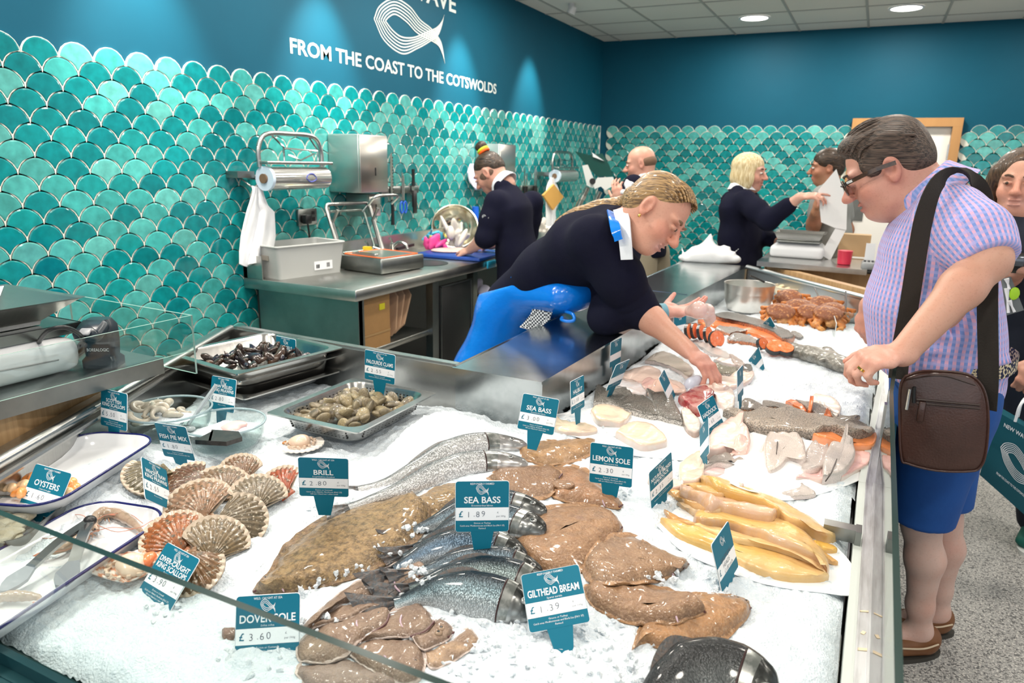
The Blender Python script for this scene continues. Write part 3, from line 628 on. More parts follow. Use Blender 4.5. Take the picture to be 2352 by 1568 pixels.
mk('yellow_latch', box((-.06, -.06, .13), (.05, .03, .02), .4), mat('yellow_plastic', (.75, .5, .02), .4), v, world=False)
mk('seal_bar', rbox((-.02, -.12, .103), (.20, .03, .018), .004, .002), STEEL, v, world=False)
# wall film dispenser with its roll and a white cloth
def at_wall(px, py, off): return PX(px, py, WX+off)
def film_dispenser(y0, z0, L_, lab, s=1):
    x = WX+.13*s; t = thing('film_dispenser', lab, 'film dispenser', (x, y0+L_/2, z0-.08*s))
    mk('film_roll', J(tube([(x+.03, y0+.02, z0), (x+.03, y0+L_-.02, z0)], .065*s, 28)), mat('clear_film_roll', (.62, .62, .60), .12, .75), t)
    mk('roll_end', tube([(x+.03, y0-.0, z0), (x+.03, y0+.02, z0)], .066*s, 28), mat('film_roll_end', (.55, .66, .78), .35), t)
    mk('core', J(tube([(x+.03, y0-.012, z0), (x+.03, y0+.003, z0)], .026*s, 18)), mat('cardboard_core', (.16, .10, .06), .7), t)
    mk('cutter_bar', J(rbox((x+.055, y0+L_/2, z0+.085*s), (.05*s, L_+.03, .018), .004, .003), box((WX+.07, y0+.03, z0+.0), (.14, .02, .02)), box((WX+.07, y0+L_-.03, z0), (.14, .02, .02))), STEEL, t)
    mk('arch_frame', tube(spline([(x, y0-.0, z0+.06), (x, y0-.0, z0+.16*s), (x, y0+.06*s, z0+.235*s), (x, y0+L_/2, z0+.245*s), (x, y0+L_-.06*s, z0+.235*s), (x, y0+L_, z0+.16*s), (x, y0+L_, z0+.05)], 6), .014*s, 12), STEEL, t)
    mk('inner_wire', J(tube([(x, y0+.10*s, z0+.235*s), (x+.02, y0+.17*s, z0+.17*s), (x+.02, y0+.17*s, z0+.09)], .006, 6), tube([(x, y0+L_-.10*s, z0+.235*s), (x+.02, y0+L_-.05*s, z0+.16*s), (x+.02, y0+L_-.05*s, z0+.08)], .006, 6), tube([(x+.02, y0+.17*s, z0+.165*s), (x+.02, y0+L_-.05*s, z0+.155*s)], .005, 6), tube([(x+.02, y0+.2*s, z0+.13), (x+.02, y0+L_/2+.05, z0+.1), (x+.02, y0+L_-.08, z0+.14)], .005, 6)), CHROME, t)
    mk('wall_bracket', box((WX+.05, y0-.07, z0+.02), (.10, .12, .035)), STEELD, t)
    return t
t = film_dispenser(3.0, 1.535, .50, 'steel wall dispenser holding a large roll of cling film')
mk('film_mark', xf(J(*[tube(spline([(0, -.04, 0), (0, -.02, .022), (0, .02, .024), (0, .045, -.004), (0, .0, -.02), (0, -.04, 0)], 4), .003, 5)]), loc=(WX+.13+.03+.064, 3.3, 1.535)), mat('blue_ink', (.03, .05, .35), .5), t)
CLOTH = mat('white_cotton', (.80, .81, .83), .85, bump=(18, .3), sheen=.2)
def hung_cloth(name, lab, cat, px0, py0, prof, off, m, th=.012, rows=26, cols=22, fold=.018):
    """cloth hanging from a peg: prof = [(py, left px, right px)]"""
    ys = np.linspace(prof[0][0], prof[-1][0], rows); l = np.interp(ys, [p[0] for p in prof], [p[1] for p in prof]); r = np.interp(ys, [p[0] for p in prof], [p[2] for p in prof]); G = np.zeros((rows, cols, 3))
    for i in range(rows):
        for j in range(cols):
            k = j/(cols-1); f = fold*(math.sin(k*9+i*.12)+.6*math.sin(k*17+1.3+i*.2))*(.35+.65*i/rows); G[i, j] = at_wall(l[i]+(r[i]-l[i])*k, ys[i]+6*math.sin(k*7)*(i/rows), off+f)
    return tag(mk(name, sheet(G, th), m), lab, cat)
hung_cloth('hanging_cloth', 'white cloth hanging from a hook under the cling film roll', 'cloth', 0, 0, [(428, 581, 598), (446, 578, 603), (470, 571, 612), (485, 566, 627), (540, 553, 629), (580, 549, 622), (606, 549, 617)], .09, CLOTH)
h = at_wall(572, 425, .05); tag(mk('wall_hook', tube(spline([h+A([-.05, -.03, .05]), h+A([0, -.03, .02]), h+A([.03, 0, -.01]), h+A([.06, .02, .02])], 5), .005, 8), STEEL), 'small steel wall hook carrying the white cloth', 'hook')
# towel dispensers
def dispenser(y0, y1, z0, z1, dep, lab, name='towel_dispenser'):
    t = thing(name, lab, 'dispenser', (WX+dep/2, (y0+y1)/2, z0))
    mk('body', rbox((WX+dep/2+.006, (y0+y1)/2, (z0+z1)/2), (dep-.012, y1-y0, z1-z0), .012, .008), mat('dispenser_side', (.42, .47, .46), .32, .9), t)
    mk('front_cover', rbox((WX+dep, (y0+y1)/2, (z0+z1)/2), (.016, y1-y0-.004, z1-z0-.004), .004, .004), mat('dispenser_front', (.50, .48, .45), .28, .95), t)
    mk('level_slot', box((WX+dep+.009, (y0+y1)/2+.01, z0+.11*(z1-z0)/.3), (.003, .010, .05)), BLACK, t)
    return t
dispenser(3.70, 3.99, 1.44, 1.80, .26, 'large steel paper towel dispenser high on the tiled wall')
dispenser(3.86, 3.985, 1.28, 1.43, .20, 'small steel soap dispenser below the paper towel dispenser', 'soap_dispenser')
dispenser(5.62, 5.92, 1.40, 1.80, .25, 'steel paper towel dispenser behind the man with the hair bun')
# socket with plug and lead
ys, zs = 3.47, 1.294
s_ = thing('wall_socket', 'steel double socket with a black plug in the left half', 'socket', (WX+.02, ys, zs-.05))
mk('face_plate', rbox((WX+.024, ys, zs), (.02, .165, .10), .004, .003), STEELD, s_); mk('switch', box((WX+.037, ys+.045, zs+.025), (.008, .02, .02)), BLACK, s_); mk('socket_hole', box((WX+.036, ys+.045, zs-.015), (.004, .03, .024)), BLACK, s_)
pl = thing('plug', 'black mains plug and lead in the wall socket', 'plug', (WX+.05, ys-.03, zs-.03)); mk('plug_body', rbox((WX+.055, ys-.035, zs-.01), (.045, .055, .055), .012, .006), BLACK, pl); mk('lead', tube(spline([(WX+.06, ys-.035, zs-.035), (WX+.055, ys-.02, zs-.10), (WX+.05, ys-.01, zs-.2), (WX+.06, ys+.01, BZ+.09)], 6), .006, 8), BLACK, pl)
# knife rack
def knife_rack(y0, y1, z, lab):
    return tag(mk('knife_rack', rbox((WX+.03, (y0+y1)/2, z), (.03, y1-y0, .055), .006, .004), STEELD), lab, 'knife rack')
knife_rack(4.22, 4.69, 1.437, 'magnetic steel knife rack on the tiles right of the dispenser')
xk = WX+.050
def knife(y, zt, zg, zb, blade_up, lab, wb=.03):
    t = thing('knife', lab, 'knife', (xk, y, zb))
    mk('blade', prism([(-wb/2, 0), (wb/2, 0), (wb/2, .8), (wb*.1, 1), (-wb/2, .96)], 0, .003) if 0 else xf(prism([(-wb/2, 0), (wb/2, 0), (wb/2, (zt-zg)*.85), (wb*.2, zt-zg), (-wb/2, (zt-zg)*.95)], 0, .003), M=Matrix(((0, 0, 1, xk), (1, 0, 0, y), (0, 1, 0, zg), (0, 0, 0, 1))) if blade_up else Matrix(((0, 0, 1, xk), (1, 0, 0, y), (0, -1, 0, zt), (0, 0, 0, 1)))), STEEL, t, smooth=False)
    a, b = (zb, zg) if blade_up else (zt, zb); mk('handle', tube([(xk+.004, y, a), (xk+.004, y+.002, (a+b)/2), (xk+.004, y, b)], [.014, .012, .013], 10), BLACK, t); return t
k = knife(4.33, 1.70, 1.37, 1.19, True, 'long serrated knife with black handle hanging on the rack', .03)
mk('serration', J(*[box((xk+.004, 4.345, 1.40+.022*i), (.003, .007, .009)) for i in range(13)]), DARK, k, smooth=False)
knife(4.60, 1.46, 1.30, 1.585, False, 'filleting knife with black handle upward on the rack', .035)
tag(mk('knife_sheath', rbox((xk+.01, 4.61, 1.345), (.014, .045, .17), .004, .003), BLACK), 'black knife sheath at the right end of the knife rack', 'sheath')
sc = thing('scissors', 'scissors with bright blue finger rings on the knife rack', 'scissors', (xk, 4.47, 1.28)); BLUEP = mat('bright_blue_plastic', (.01, .10, .55), .35)
mk('blade', box((xk, 4.463, 1.46), (.004, .014, .20), 0), STEEL, sc, smooth=False); mk('blade', box((xk+.005, 4.475, 1.45), (.004, .012, .18)), STEEL, sc, smooth=False)
for dy in (-.022, .022): mk('finger_ring', tube([(xk+.003, 4.47+dy+.02*math.cos(a), 1.31+.042*math.sin(a)) for a in np.linspace(0, 2*pi, 18)[:-1]], .006, 8, closed=True), BLUEP, sc)
# blue board with fish being cut, bowl, gloves
bd = tag(mk('chopping_board', rbox((-2.62, 4.50, BZ+.0145), (.52, .50, .022), .01, .004, R_(3)), mat('blue_board', (.01, .06, .33), .4)), 'blue chopping board on the bench beside the man with the bun', 'chopping board')
tag(mk('cleaning_scraper', rbox((-2.43, 4.62, BZ-.0), (.17, .03, .02), .004, .003, .2), mat('cyan_plastic', (.03, .45, .7), .4)) if 0 else mk('cyan_cloth', rbox((BX+.012, 4.42, BZ-.03), (.014, .12, .05), .004, .003), mat('cyan_plastic', (.03, .45, .7), .4)), 'cyan cloth over the bench edge below the blue board', 'cloth')
S = Sculpt(.02).ell((-2.72, 4.47, BZ+.035), (.13, .10, .014), (0, 0, .4)).ell((-2.62, 4.55, BZ+.037), (.10, .06, .012), (0, 0, .2))
tag(mk('white_fish_fillet', S.mesh(.008), mat('pale_raw_fish', (.72, .52, .48), .3, noise=(14, .6, (.62, .40, .37)))), 'pale pink fish fillet lying on the blue chopping board', 'fish fillet')
bc = A([-2.98, 5.0, BZ+.16]); ax = nrm(A([.45, -.72, .45])); u1 = nrm(np.cross(ax, [0, 0, 1])); u2 = np.cross(ax, u1); Mb = np.eye(4); Mb[:3, 0] = u1; Mb[:3, 1] = u2; Mb[:3, 2] = ax; Mb[:3, 3] = bc
tag(mk('mixing_bowl', xf(lathe([(.01, -.155), (.09, -.148), (.15, -.10), (.172, -.04), (.18, 0), (.187, .001), (.184, -.004), (.168, -.04), (.145, -.095), (.085, -.140), (.005, -.148)], 40, cap=False), M=Mb), mat('warm_polished_steel', (.72, .68, .58), .16, 1)), 'polished steel bowl tipped on its side against the splashback', 'bowl')
def crumple(c, r, col, name, lab, cat, m, n=14, seed=1, flat=.6):
    g = np.random.default_rng(seed); S = Sculpt(.012)
    for _ in range(n): S.ell(A(c)+g.normal(size=3)*A(r)*.5, A([g.uniform(.3, .75)*r[0], g.uniform(.2, .5)*r[1], g.uniform(.1, .4)*r[2]]), g.uniform(0, 6, 3))
    S.cut((0, 0, c[2]-r[2]*.7), (0, 0, -1)); return tag(mk(name, S.mesh(max(r)/16), m), lab, cat)
crumple((-2.86, 4.80, BZ+.09), (.14, .10, .10), 0, 'plastic_bag', 'crumpled white plastic bag in front of the tipped steel bowl', 'plastic bag', mat('milky_plastic', (.72, .68, .62), .3), seed=3)
crumple((-2.92, 4.62, BZ+.05), (.10, .07, .055), 0, 'rubber_glove', 'pink rubber gloves lying behind the blue board', 'glove', mat('pink_rubber', (.78, .07, .30), .4), seed=5)
crumple((-3.0, 4.72, BZ+.10), (.08, .06, .05), 0, 'cleaning_cloth', 'blue and yellow cloth heaped above the pink gloves', 'cloth', mat('sky_blue_cloth', (.08, .45, .65), .7, noise=(9, 1, (.7, .6, .1), 1, (1, 1, 1), .52, .55)), seed=8)
tag(mk('squeegee', box((-3.02, 4.36, BZ+.05), (.02, .30, .02), .2), BLACK), 'dark squeegee lying behind the blue board', 'squeegee')
tag(mk('blue_roll_holder', tube([(WX+.08, 5.51, 1.05), (WX+.08, 5.51, 1.27)], .03, 12), BLUEP), 'bright blue upright tube left of the man with the bun', 'tube')
hung_cloth('plastic_apron_roll', 'mauve and white plastic bag hanging left of the bun', 'plastic bag', 0, 0, [(376, 1082, 1100), (395, 1076, 1104), (415, 1080, 1106), (430, 1092, 1106)], .05, mat('mauve_plastic', (.60, .58, .85), .4, noise=(14, .9, (.9, .9, .95))), rows=12, cols=10, fold=.01)
# under the bench
CARD = mat('brown_cardboard', (.40, .215, .075), .75, noise=(30, .25, (.32, .17, .06)))
cb = thing('cardboard_box', 'brown cardboard box with a yellow sticker under the bench', 'box', (-2.60, 3.15, .6175)); mk('carton', box((-2.60, 3.19, .6175+.155), (.38, .25, .31), 0), CARD, cb, smooth=False); mk('yellow_sticker', box((-2.408, 3.24, .845), (.003, .05, .035)), mat('yellow_label', (.75, .65, .02), .6), cb, smooth=False); mk('packing_tape', box((-2.408, 3.19, .70), (.002, .25, .012)), mat('brown_tape', (.42, .25, .10), .4), cb, smooth=False)
for i in range(3):
    y = 3.38+.055*i; V = prism([(-.11, -.14), (.11, -.14), (.14, -.10), (.14, .10), (.11, .14), (-.11, .14), (-.14, .10), (-.14, -.10)], 0, .02, .005)
    V = J(V, prism([(-.08, -.11), (.08, -.11), (.08, .11), (-.08, .11)], .02, .05, .012)); o = mk('food_tray', xf(V, rot=(R_(80-14*i), 0, R_(14)), loc=(-2.58, y+.03, .6175+.15)), mat('kraft_board', (.47, .29, .17), .8), smooth=False)
    tag(o, ['kraft paper food tray standing against the cardboard box', 'kraft paper food tray in the middle of the three under the bench', 'kraft paper food tray leaning farthest from the cardboard box'][i], 'food tray', 'kraft food trays under the bench')
for i in range(3):
    o = mk('carrier_bag', rbox((-2.52-.05*i, 3.30+.12*i, .115+.16), (.30, .09, .32), .03, .02, .3*i), mat('dark_teal_paper', (.008, .07, .095), .5)); tag(o, ['dark teal paper bag at the left on the lowest bench shelf', 'dark teal paper bag in the middle of the lowest bench shelf', 'dark teal paper bag at the right on the lowest bench shelf'][i], 'paper bag', 'bags on the lowest bench shelf')
bb = thing('waste_bin', 'black waste bag in a bin beside the bench door', 'bin', (-2.52, 4.52, 0)); g = np.random.default_rng(4); S = Sculpt(.03).ell((-2.5, 4.5, .35), (.17, .18, .37)).ell((-2.5, 4.5, .66), (.16, .16, .08)).ell((-2.46, 4.44, .5), (.14, .1, .14)); mk('bin_bag', S.mesh(.018), mat('black_bag', (.012, .012, .014), .22, bump=(22, .6)), bb); S = Sculpt(.02)
for i in range(6): S.ell((-2.46+g.normal()*.05, 4.5+g.normal()*.05, .76+g.normal()*.02), (.05, .05, .03), g.uniform(0, 6, 3))
mk('waste_paper', S.mesh(.01), mat('pale_waste', (.6, .58, .7), .7), bb)
# far end of the bench: second film roll, slicer, cloths
t = film_dispenser(7.05, 1.52, .55, 'steel wall dispenser with a smaller film roll near the corner', 1)
knife_rack(6.50, 6.85, 1.40, 'magnetic knife rack behind the man with the bun')
for i, (y, z0, z1) in enumerate([(6.55, 1.36, 1.60), (6.60, 1.35, 1.55), (6.79, 1.34, 1.62), (6.83, 1.34, 1.58)]):
    t = knife(y, z1, 1.42, 1.30, True, 'dark knife on the far rack, ' + ['leftmost', 'second from left', 'second from right', 'rightmost'][i] + ' of four', .03); t['group'] = 'knives on the far rack'
hung_cloth('hanging_cloth', 'white cloth hanging on the tiles below the far film roll', 'cloth', 0, 0, [(408, 1266, 1272), (430, 1257, 1282), (450, 1255, 1290), (480, 1256, 1276), (530, 1256, 1278)], .16, CLOTH, rows=14, cols=12, fold=.01)
q = [at_wall(x, y, .178) for x, y in ((1269, 423), (1291, 452), (1267, 482), (1244, 448))]; V = A([*q, *[p+A([.02, 0, 0]) for p in q]]); tag(mk('yellow_cloth', (V, [(3, 2, 1, 0), (4, 5, 6, 7), (0, 1, 5, 4), (1, 2, 6, 5), (2, 3, 7, 6), (3, 0, 4, 7)]), mat('ochre_cloth', (.55, .30, .07), .8), smooth=False), 'ochre yellow cloth hung cornerwise over the white one', 'cloth')

# slicer standing at the far end of the bench
sl = thing('food_slicer', 'white and steel food slicer at the far end of the bench near the corner', 'slicer', (-2.72, 6.75, BZ)); ysl = 6.75
def YS(x, y, d=0): return PY(x, y, ysl+d)
S = Sculpt(.02).box(YS(1290, 532)+A([0, 0, -.01]), (.16, .11, .035), r=.02); S.cut((0, 0, BZ+.002), (0, 0, -1)); mk('base', S.mesh(.014, 1), SPB if 0 else mat('white_machine_paint', (.70, .70, .68), .3), sl)
mk('inclined_column', J(*[tube([YS(a, b), YS(c, d)], .028, 12) for a, b, c, d in ((1312, 505, 1350, 430), (1345, 515, 1378, 440))]), STEEL, sl); mk('clamp_ring', J(*[tube([YS(a, b), YS(a+5, b-9)], .036, 14) for a, b in ((1320, 488), (1336, 456))]), CHROME, sl)
V = [[YS(x, y, d) for x, y in ((1337, 380), (1350, 378), (1368, 420), (1362, 432), (1348, 426))] for d in (0, .07)]; mk('arm', loft(V), mat('white_machine_paint'), sl, smooth=False)
V = [[YS(x, y, d) for x, y in ((1372, 408), (1408, 406), (1411, 414), (1406, 428), (1390, 437), (1380, 428), (1366, 434), (1362, 424))] for d in (-.02, .10)]; mk('motor_head', loft(V), mat('white_machine_paint'), sl, smooth=False); mk('knob', tube([YS(1361, 416, -.03), YS(1361, 416, .0)], .03, 16), BLACK, sl)
V = [[YS(x, y, d) for x, y in ((1320, 347), (1352, 356), (1384, 352), (1400, 380), (1408, 404), (1372, 406), (1350, 384))] for d in (.02, .06)]; mk('blade_guard', loft(V), mat('dark_green_guard', (.01, .06, .05), .3), sl, smooth=False); V = [[YS(x, y, d) for x, y in ((1360, 350), (1388, 370), (1362, 360))] for d in (-.01, .03)]; mk('white_fin', loft(V), WHITEP, sl, smooth=False)
crumple(PX(1252, 528, -2.6)+A([0, 0, .02]), (.07, .06, .06), 0, 'plastic_bag', 'crumpled clear plastic beside the man with the bun, near the slicer', 'plastic bag', mat('milky_plastic'), 10, 9)
# ------------------------------------------------------------------ goods on the ice: a running height field lets things rest on each other
HS = .006; hx, hy = np.arange(-2.32, .16, HS), np.arange(.50, 5.0, HS); HM = ice_h(*np.meshgrid(hx, hy, indexing='ij')); HM = np.maximum(HM, ICE-.004)
def blur(a, n):
    for _ in range(n):
        p = np.pad(a, 1, mode='edge'); a = (p[:-2, 1:-1]+p[2:, 1:-1]+p[1:-1, :-2]+p[1:-1, 2:]+2*a)/6
    return a
def hat(x, y, H=None):
    H = HM if H is None else H
    i = np.clip((A(x)-hx[0])/HS, 0, len(hx)-1.001); j = np.clip((A(y)-hy[0])/HS, 0, len(hy)-1.001); a = i.astype(int); b = j.astype(int); u, v = i-a, j-b
    return H[a, b]*(1-u)*(1-v)+H[a+1, b]*u*(1-v)+H[a, b+1]*(1-u)*v+H[a+1, b+1]*u*v
def sub_h(x0, x1, y0, y1, nb):
    a0, a1 = np.searchsorted(hx, [x0, x1]); b0, b1 = np.searchsorted(hy, [y0, y1]); m = 12
    a0, b0 = max(a0-m, 0), max(b0-m, 0); a1, b1 = a1+m, b1+m; S = HM.copy(); S[a0:a1, b0:b1] = blur(HM[a0:a1, b0:b1], nb); return S
def onice(px, py, dz=0):
    q = P(px, py, ICE)
    for _ in range(5): q = P(px, py, float(hat(q[0], q[1]))+dz)
    return q
CR = {'f': (0, 0, 1), 'c2': (0, 1000, 2.76), 'c4': (500, 1000, 2.76), 'c5': (1100, 950, 2.537), 'c7': (1250, 700, 2.94), 'c8': (1450, 560, 3.92), 'cR': (1480, 1050, 3.027), 'd': (640, 1280, 4.9), 'm': (1240, 780, 5.227), 's': (1600, 660, 4.9), 'k': (1560, 880, 4.704)}
def px_(cr, pts): x, y, s = CR[cr]; return [(x+a/s, y+b/s) for a, b in pts]
def closest(p, sp):
    best = np.full(len(p), 9.); out = np.zeros((len(p), 2)); tt = np.zeros(len(p))
    for i in range(len(sp)-1):
        a, b = sp[i], sp[i+1]; d = b-a; t = np.clip(((p-a)@d)/(d@d+1e-12), 0, 1); q = a+t[:, None]*d; e = np.linalg.norm(p-q, axis=1); m = e < best; best[m] = e[m]; out[m] = q[m]; tt[m] = (i+t[m])/(len(sp)-1)
    return out, tt
def pad(name, cr, outline, spine, t, m, label=None, cat=None, group=None, parent=None, rings=None, cols=None, n=72, nb=8, jit=.0, settle=True, dz=.0, sharp=False, hprof=None, seed=0):
    """soft slab whose plan is the traced outline, domed along its spine and draped over what lies beneath.
    rings = [(towards spine 0..1, height 0..1)], cols one colour per ring"""
    global HM
    o = px_(cr, outline); o = A(o+[o[0]]) if sharp else spline(o+[o[0]], 6); o = resample(o, n+1)[:n]; sp = A(px_(cr, spine))
    W = A([P(x, y, ICE+.01) for x, y in o]); S = sub_h(W[:, 0].min(), W[:, 0].max(), W[:, 1].min(), W[:, 1].max(), nb); Z = np.maximum(hat(W[:, 0], W[:, 1], S), hat(W[:, 0], W[:, 1])) if settle else np.full(n, ICE)
    for _ in range(3):
        W = A([P(x, y, z+dz+.003) for (x, y), z in zip(o, Z)])[:, :2]; Z = hat(W[:, 0], W[:, 1], S) if settle else Z
    zs = float(np.mean(Z))+t*.7; sw = A([P(x, y, zs)[:2] for x, y in sp]); q, tt = closest(W, sw)
    rings = rings or [(0, -.05), (-.0, .45), (.10, .72), (.30, .92), (.6, 1), (1, 1.02)]
    V, C = [], []; g = np.random.default_rng(seed+len(label or 'x'))
    for k, (a, h) in enumerate(rings):
        p = W+(q-W)*a; base = np.maximum(hat(p[:, 0], p[:, 1], S), hat(p[:, 0], p[:, 1]) if a < .5 else -9) if settle else np.full(n, ICE)
        hp = 1 if hprof is None else np.interp(tt, np.linspace(0, 1, len(hprof)), hprof); z = base+dz+.001+t*h*hp
        if jit and 0 < k: z = z+fbm(p[:, 0], p[:, 1], seed+5, [(.05, jit), (.022, jit*.5)])
        V.append(np.c_[p, z]); C.append(np.tile(A(cols[k] if cols else (1, 1, 1)), (n, 1)))
    VF = loft(V, cap=False); VF[1].append(tuple(range(n-1, -1, -1)))
    if settle:
        X_, Y_ = np.meshgrid(hx, hy, indexing='ij'); a0, a1 = np.searchsorted(hx, [W[:, 0].min(), W[:, 0].max()]); b0, b1 = np.searchsorted(hy, [W[:, 1].min(), W[:, 1].max()])
        xs, ys = X_[a0:a1, b0:b1], Y_[a0:a1, b0:b1]; ii = inpoly(xs, ys, W); d = dpoly(xs, ys, W); mx = max(d[ii].max() if ii.any() else .01, .004)
        add = t*np.clip(d/mx*1.7, .35, 1); H = HM[a0:a1, b0:b1]; H[ii] = np.maximum(H, S[a0:a1, b0:b1]+dz+add+.001)[ii]
    ob = mk(name, VF, m, parent, col=np.concatenate(C) if cols else None, auto=70)
    if label: tag(ob, label, cat, group)
    ob['_'] = 0; del ob['_']; return ob
# ---- materials of the fish
WET = dict(rough=.22, coat=.35)
def skin(name, c, n1, n2, **k): return mat(name, c, k.pop('rough', .24), noise=n1, noise2=n2, coat=.4, bump=k.pop('bump', (240, .12)), **k)
BRILL = mat('brill_skin', vcol=True, rough=.34, coat=.25, noise=(75, .8, (.075, .045, .02), 5), noise2=(160, .6, (.40, .27, .12), 3, (1, 1, 1), .52, .64), bump=(240, .5))
LEMON = mat('lemon_sole_skin', vcol=True, rough=.3, coat=.3, noise=(42, .65, (.19, .10, .05), 6), noise2=(190, .55, (.48, .31, .18), 4, (1, 1, 1), .53, .64), bump=(170, .45))
DOVER = mat('dover_sole_skin', vcol=True, rough=.34, coat=.22, noise=(38, .65, (.165, .10, .07), 6), noise2=(240, .5, (.38, .27, .20), 3, (1, 1, 1), .52, .63), bump=(260, .45))
SMOK = mat('smoked_flesh', vcol=True, rough=.26, coat=.35, noise=(22, .45, (.62, .32, .07), 4, (1, 3, 1)), noise2=(9, .35, (.78, .52, .33), 3), bump=(60, .2))
PALE = mat('pale_raw_flesh', vcol=True, rough=.25, coat=.3, noise=(26, .45, (.72, .50, .43), 4), bump=(50, .22))
SCALY = mat('speckled_fish_skin', vcol=True, rough=.3, coat=.3, noise=(240, .75, (.04, .036, .03), 3, (1, 1, 1), .44, .58), noise2=(330, .55, (.56, .52, .46), 2, (1, 1, 1), .54, .62), bump=(380, .3, 'voronoi'))
HSK = mat('pale_haddock_skin', vcol=True, rough=.28, coat=.3, noise=(260, .35, (.22, .19, .17), 3, (1, 1, 1), .5, .66), noise2=(18, .35, (.62, .52, .47), 3), bump=(380, .25, 'voronoi'))
SALM = mat('salmon_flesh', vcol=True, rough=.25, coat=.35, noise=(60, .35, (.93, .36, .18), 3, (1, 4, 1)), bump=(60, .15))
FINM = mat('fin_membrane', vcol=True, rough=.35, noise=(150, .5, (.14, .08, .05), 2), bump=(150, .3))
EYEB = mat('dark_eye', (.01, .01, .012), .08, coat=.6); EYER = mat('silver_eye_ring', (.42, .43, .42), .2, .5)
# ---- flat fish
def bits(ob, cr, eyes, mouth=None, gill=None, r=.0045, ring=(.30, .2, .13)):
    """small features seated on the fish's back"""
    for x, y in (px_(cr, eyes) if eyes else []):
        q = onice(x, y, -.001); e = mk('eye', ellip(q, (r*1.5, r*1.5, r*.9), 14, 8), mat('flatfish_eyelid_%.2f' % ring[0], ring, .3, coat=.3), ob); mk('pupil', ellip(q+A([0, 0, r*.55]), (r*.75, r*.75, r*.5), 12, 8), EYEB, e)
    if mouth: p = [onice(x, y, .000) for x, y in px_(cr, mouth)]; mk('mouth', tube(spline(p, 4), .0022, 6), mat('dark_mouth', (.10, .035, .035), .4), ob)
    if gill: p = [onice(x, y, .0005) for x, y in px_(cr, gill)]; mk('gill_edge', tube(spline(p, 5), [.0006]+[.0018]*(5*(len(p)-1)-1)+[.0006], 6), mat('violet_gill', (.50, .36, .42), .25, coat=.4), ob)
FL_R = [(0, -.04), (0, .10), (.10, .13), (.16, .22), (.30, .62), (.55, .93), (.8, 1), (1, 1.03)]
def flat(name, cr, outline, spine, t, m, base, label, group, fr=None, cat='fish', fringe=None, seed=0, **k):
    b = A(base); b = b*1.22; f = A(fringe if fringe is not None else (b*1.25+.02)); tagged = pad(name, cr, outline, spine, t*.72, m, label, cat, group, rings=FL_R, cols=[f*.8, f*1.15, f*1.1, b*.62, b*.9, b*1.05, b*1.12, b*1.0], n=96, jit=.0018, seed=seed, **k); return tagged
br = (.26, .165, .075)
o = flat('brill', 'c4', [(1100, 440), (1250, 400), (1370, 330), (1470, 302), (1560, 315), (1580, 420), (1450, 470), (1330, 520), (1200, 510)], [(1200, 450), (1500, 380)], .022, BRILL, br, 'brown speckled brill mostly hidden behind the front sea bass tag', 'brill')
o = flat('brill', 'c4', [(220, 985), (255, 930), (330, 850), (400, 720), (480, 640), (600, 555), (760, 470), (900, 425), (1050, 400), (1230, 395), (1340, 440), (1350, 520), (1320, 600), (1250, 690), (1150, 765), (1000, 850), (800, 930), (600, 970), (400, 1000), (280, 1008)], [(270, 965), (700, 760), (1200, 530)], .042, BRILL, br, 'largest brown speckled brill with its head towards the Dover sole tag', 'brill', fringe=(.22, .13, .07))
bits(o, 'c4', [(330, 955), (300, 905)], [(228, 990), (262, 975), (300, 985)], [(420, 990), (400, 940), (430, 880)], .004)
ls = (.28, .15, .075)
def lemon(o_, sp, lab, col=ls, t=.022, feats=None, seed=0):
    o = flat('lemon_sole', 'c5', o_, sp, t, LEMON, col, lab, 'lemon soles', fringe=(.36, .19, .085), seed=seed)
    if feats: bits(o, 'c5', *feats)
    return o
lemon([(235, 200), (300, 170), (380, 155), (520, 145), (660, 138), (690, 160), (660, 230), (560, 280), (400, 300), (300, 280), (250, 250)], [(300, 220), (640, 180)], 'tan lemon sole at the back of the heap, behind the lemon sole tag', (.33, .185, .08), feats=([(615, 175), (590, 195)], [(655, 160), (640, 185)]), seed=1)
lemon([(380, 320), (520, 290), (650, 330), (720, 420), (780, 470), (835, 520), (820, 552), (750, 545), (640, 530), (500, 510), (420, 470)], [(450, 400), (760, 500)], 'lemon sole with its orange head sticking out under the lemon sole tag', (.30, .15, .075), feats=([(808, 510), (775, 500)], [(838, 530), (815, 545)], [(735, 540), (720, 500), (735, 475)]), seed=2)
lemon([(40, 370), (120, 320), (220, 305), (350, 300), (440, 310), (485, 345), (470, 400), (430, 470), (330, 510), (200, 490), (120, 430)], [(150, 370), (420, 370)], 'dark brown lemon sole lying above the front sea bass tag', (.19, .10, .05), feats=([(445, 345), (425, 370)], [(485, 350), (465, 375)]), seed=3)
lemon([(190, 700), (260, 620), (380, 540), (520, 515), (650, 520), (750, 575), (830, 640), (830, 700), (740, 800), (640, 900), (540, 945), (400, 930), (280, 860), (220, 780)], [(330, 800), (520, 680), (780, 630)], 'biggest lemon sole in the middle of the heap, head at its upper right', t=.034, feats=([(745, 575), (700, 560)], [(835, 660), (800, 690)], [(760, 650), (770, 620), (800, 615)]), seed=4)
lemon([(890, 1370), (930, 1250), (1000, 1150), (1200, 1050), (1350, 1040), (1500, 1060), (1580, 1110), (1570, 1180), (1500, 1260), (1400, 1350), (1250, 1400), (1100, 1380), (960, 1340)], [(1030, 1280), (1280, 1200), (1540, 1130)], 'lowest orange brown lemon sole at the front right of the heap', (.33, .17, .075), .026, ([(1555, 1095), (1510, 1080)], [(1585, 1130), (1550, 1160)], [(1500, 1210), (1465, 1170), (1455, 1120)]), seed=5)
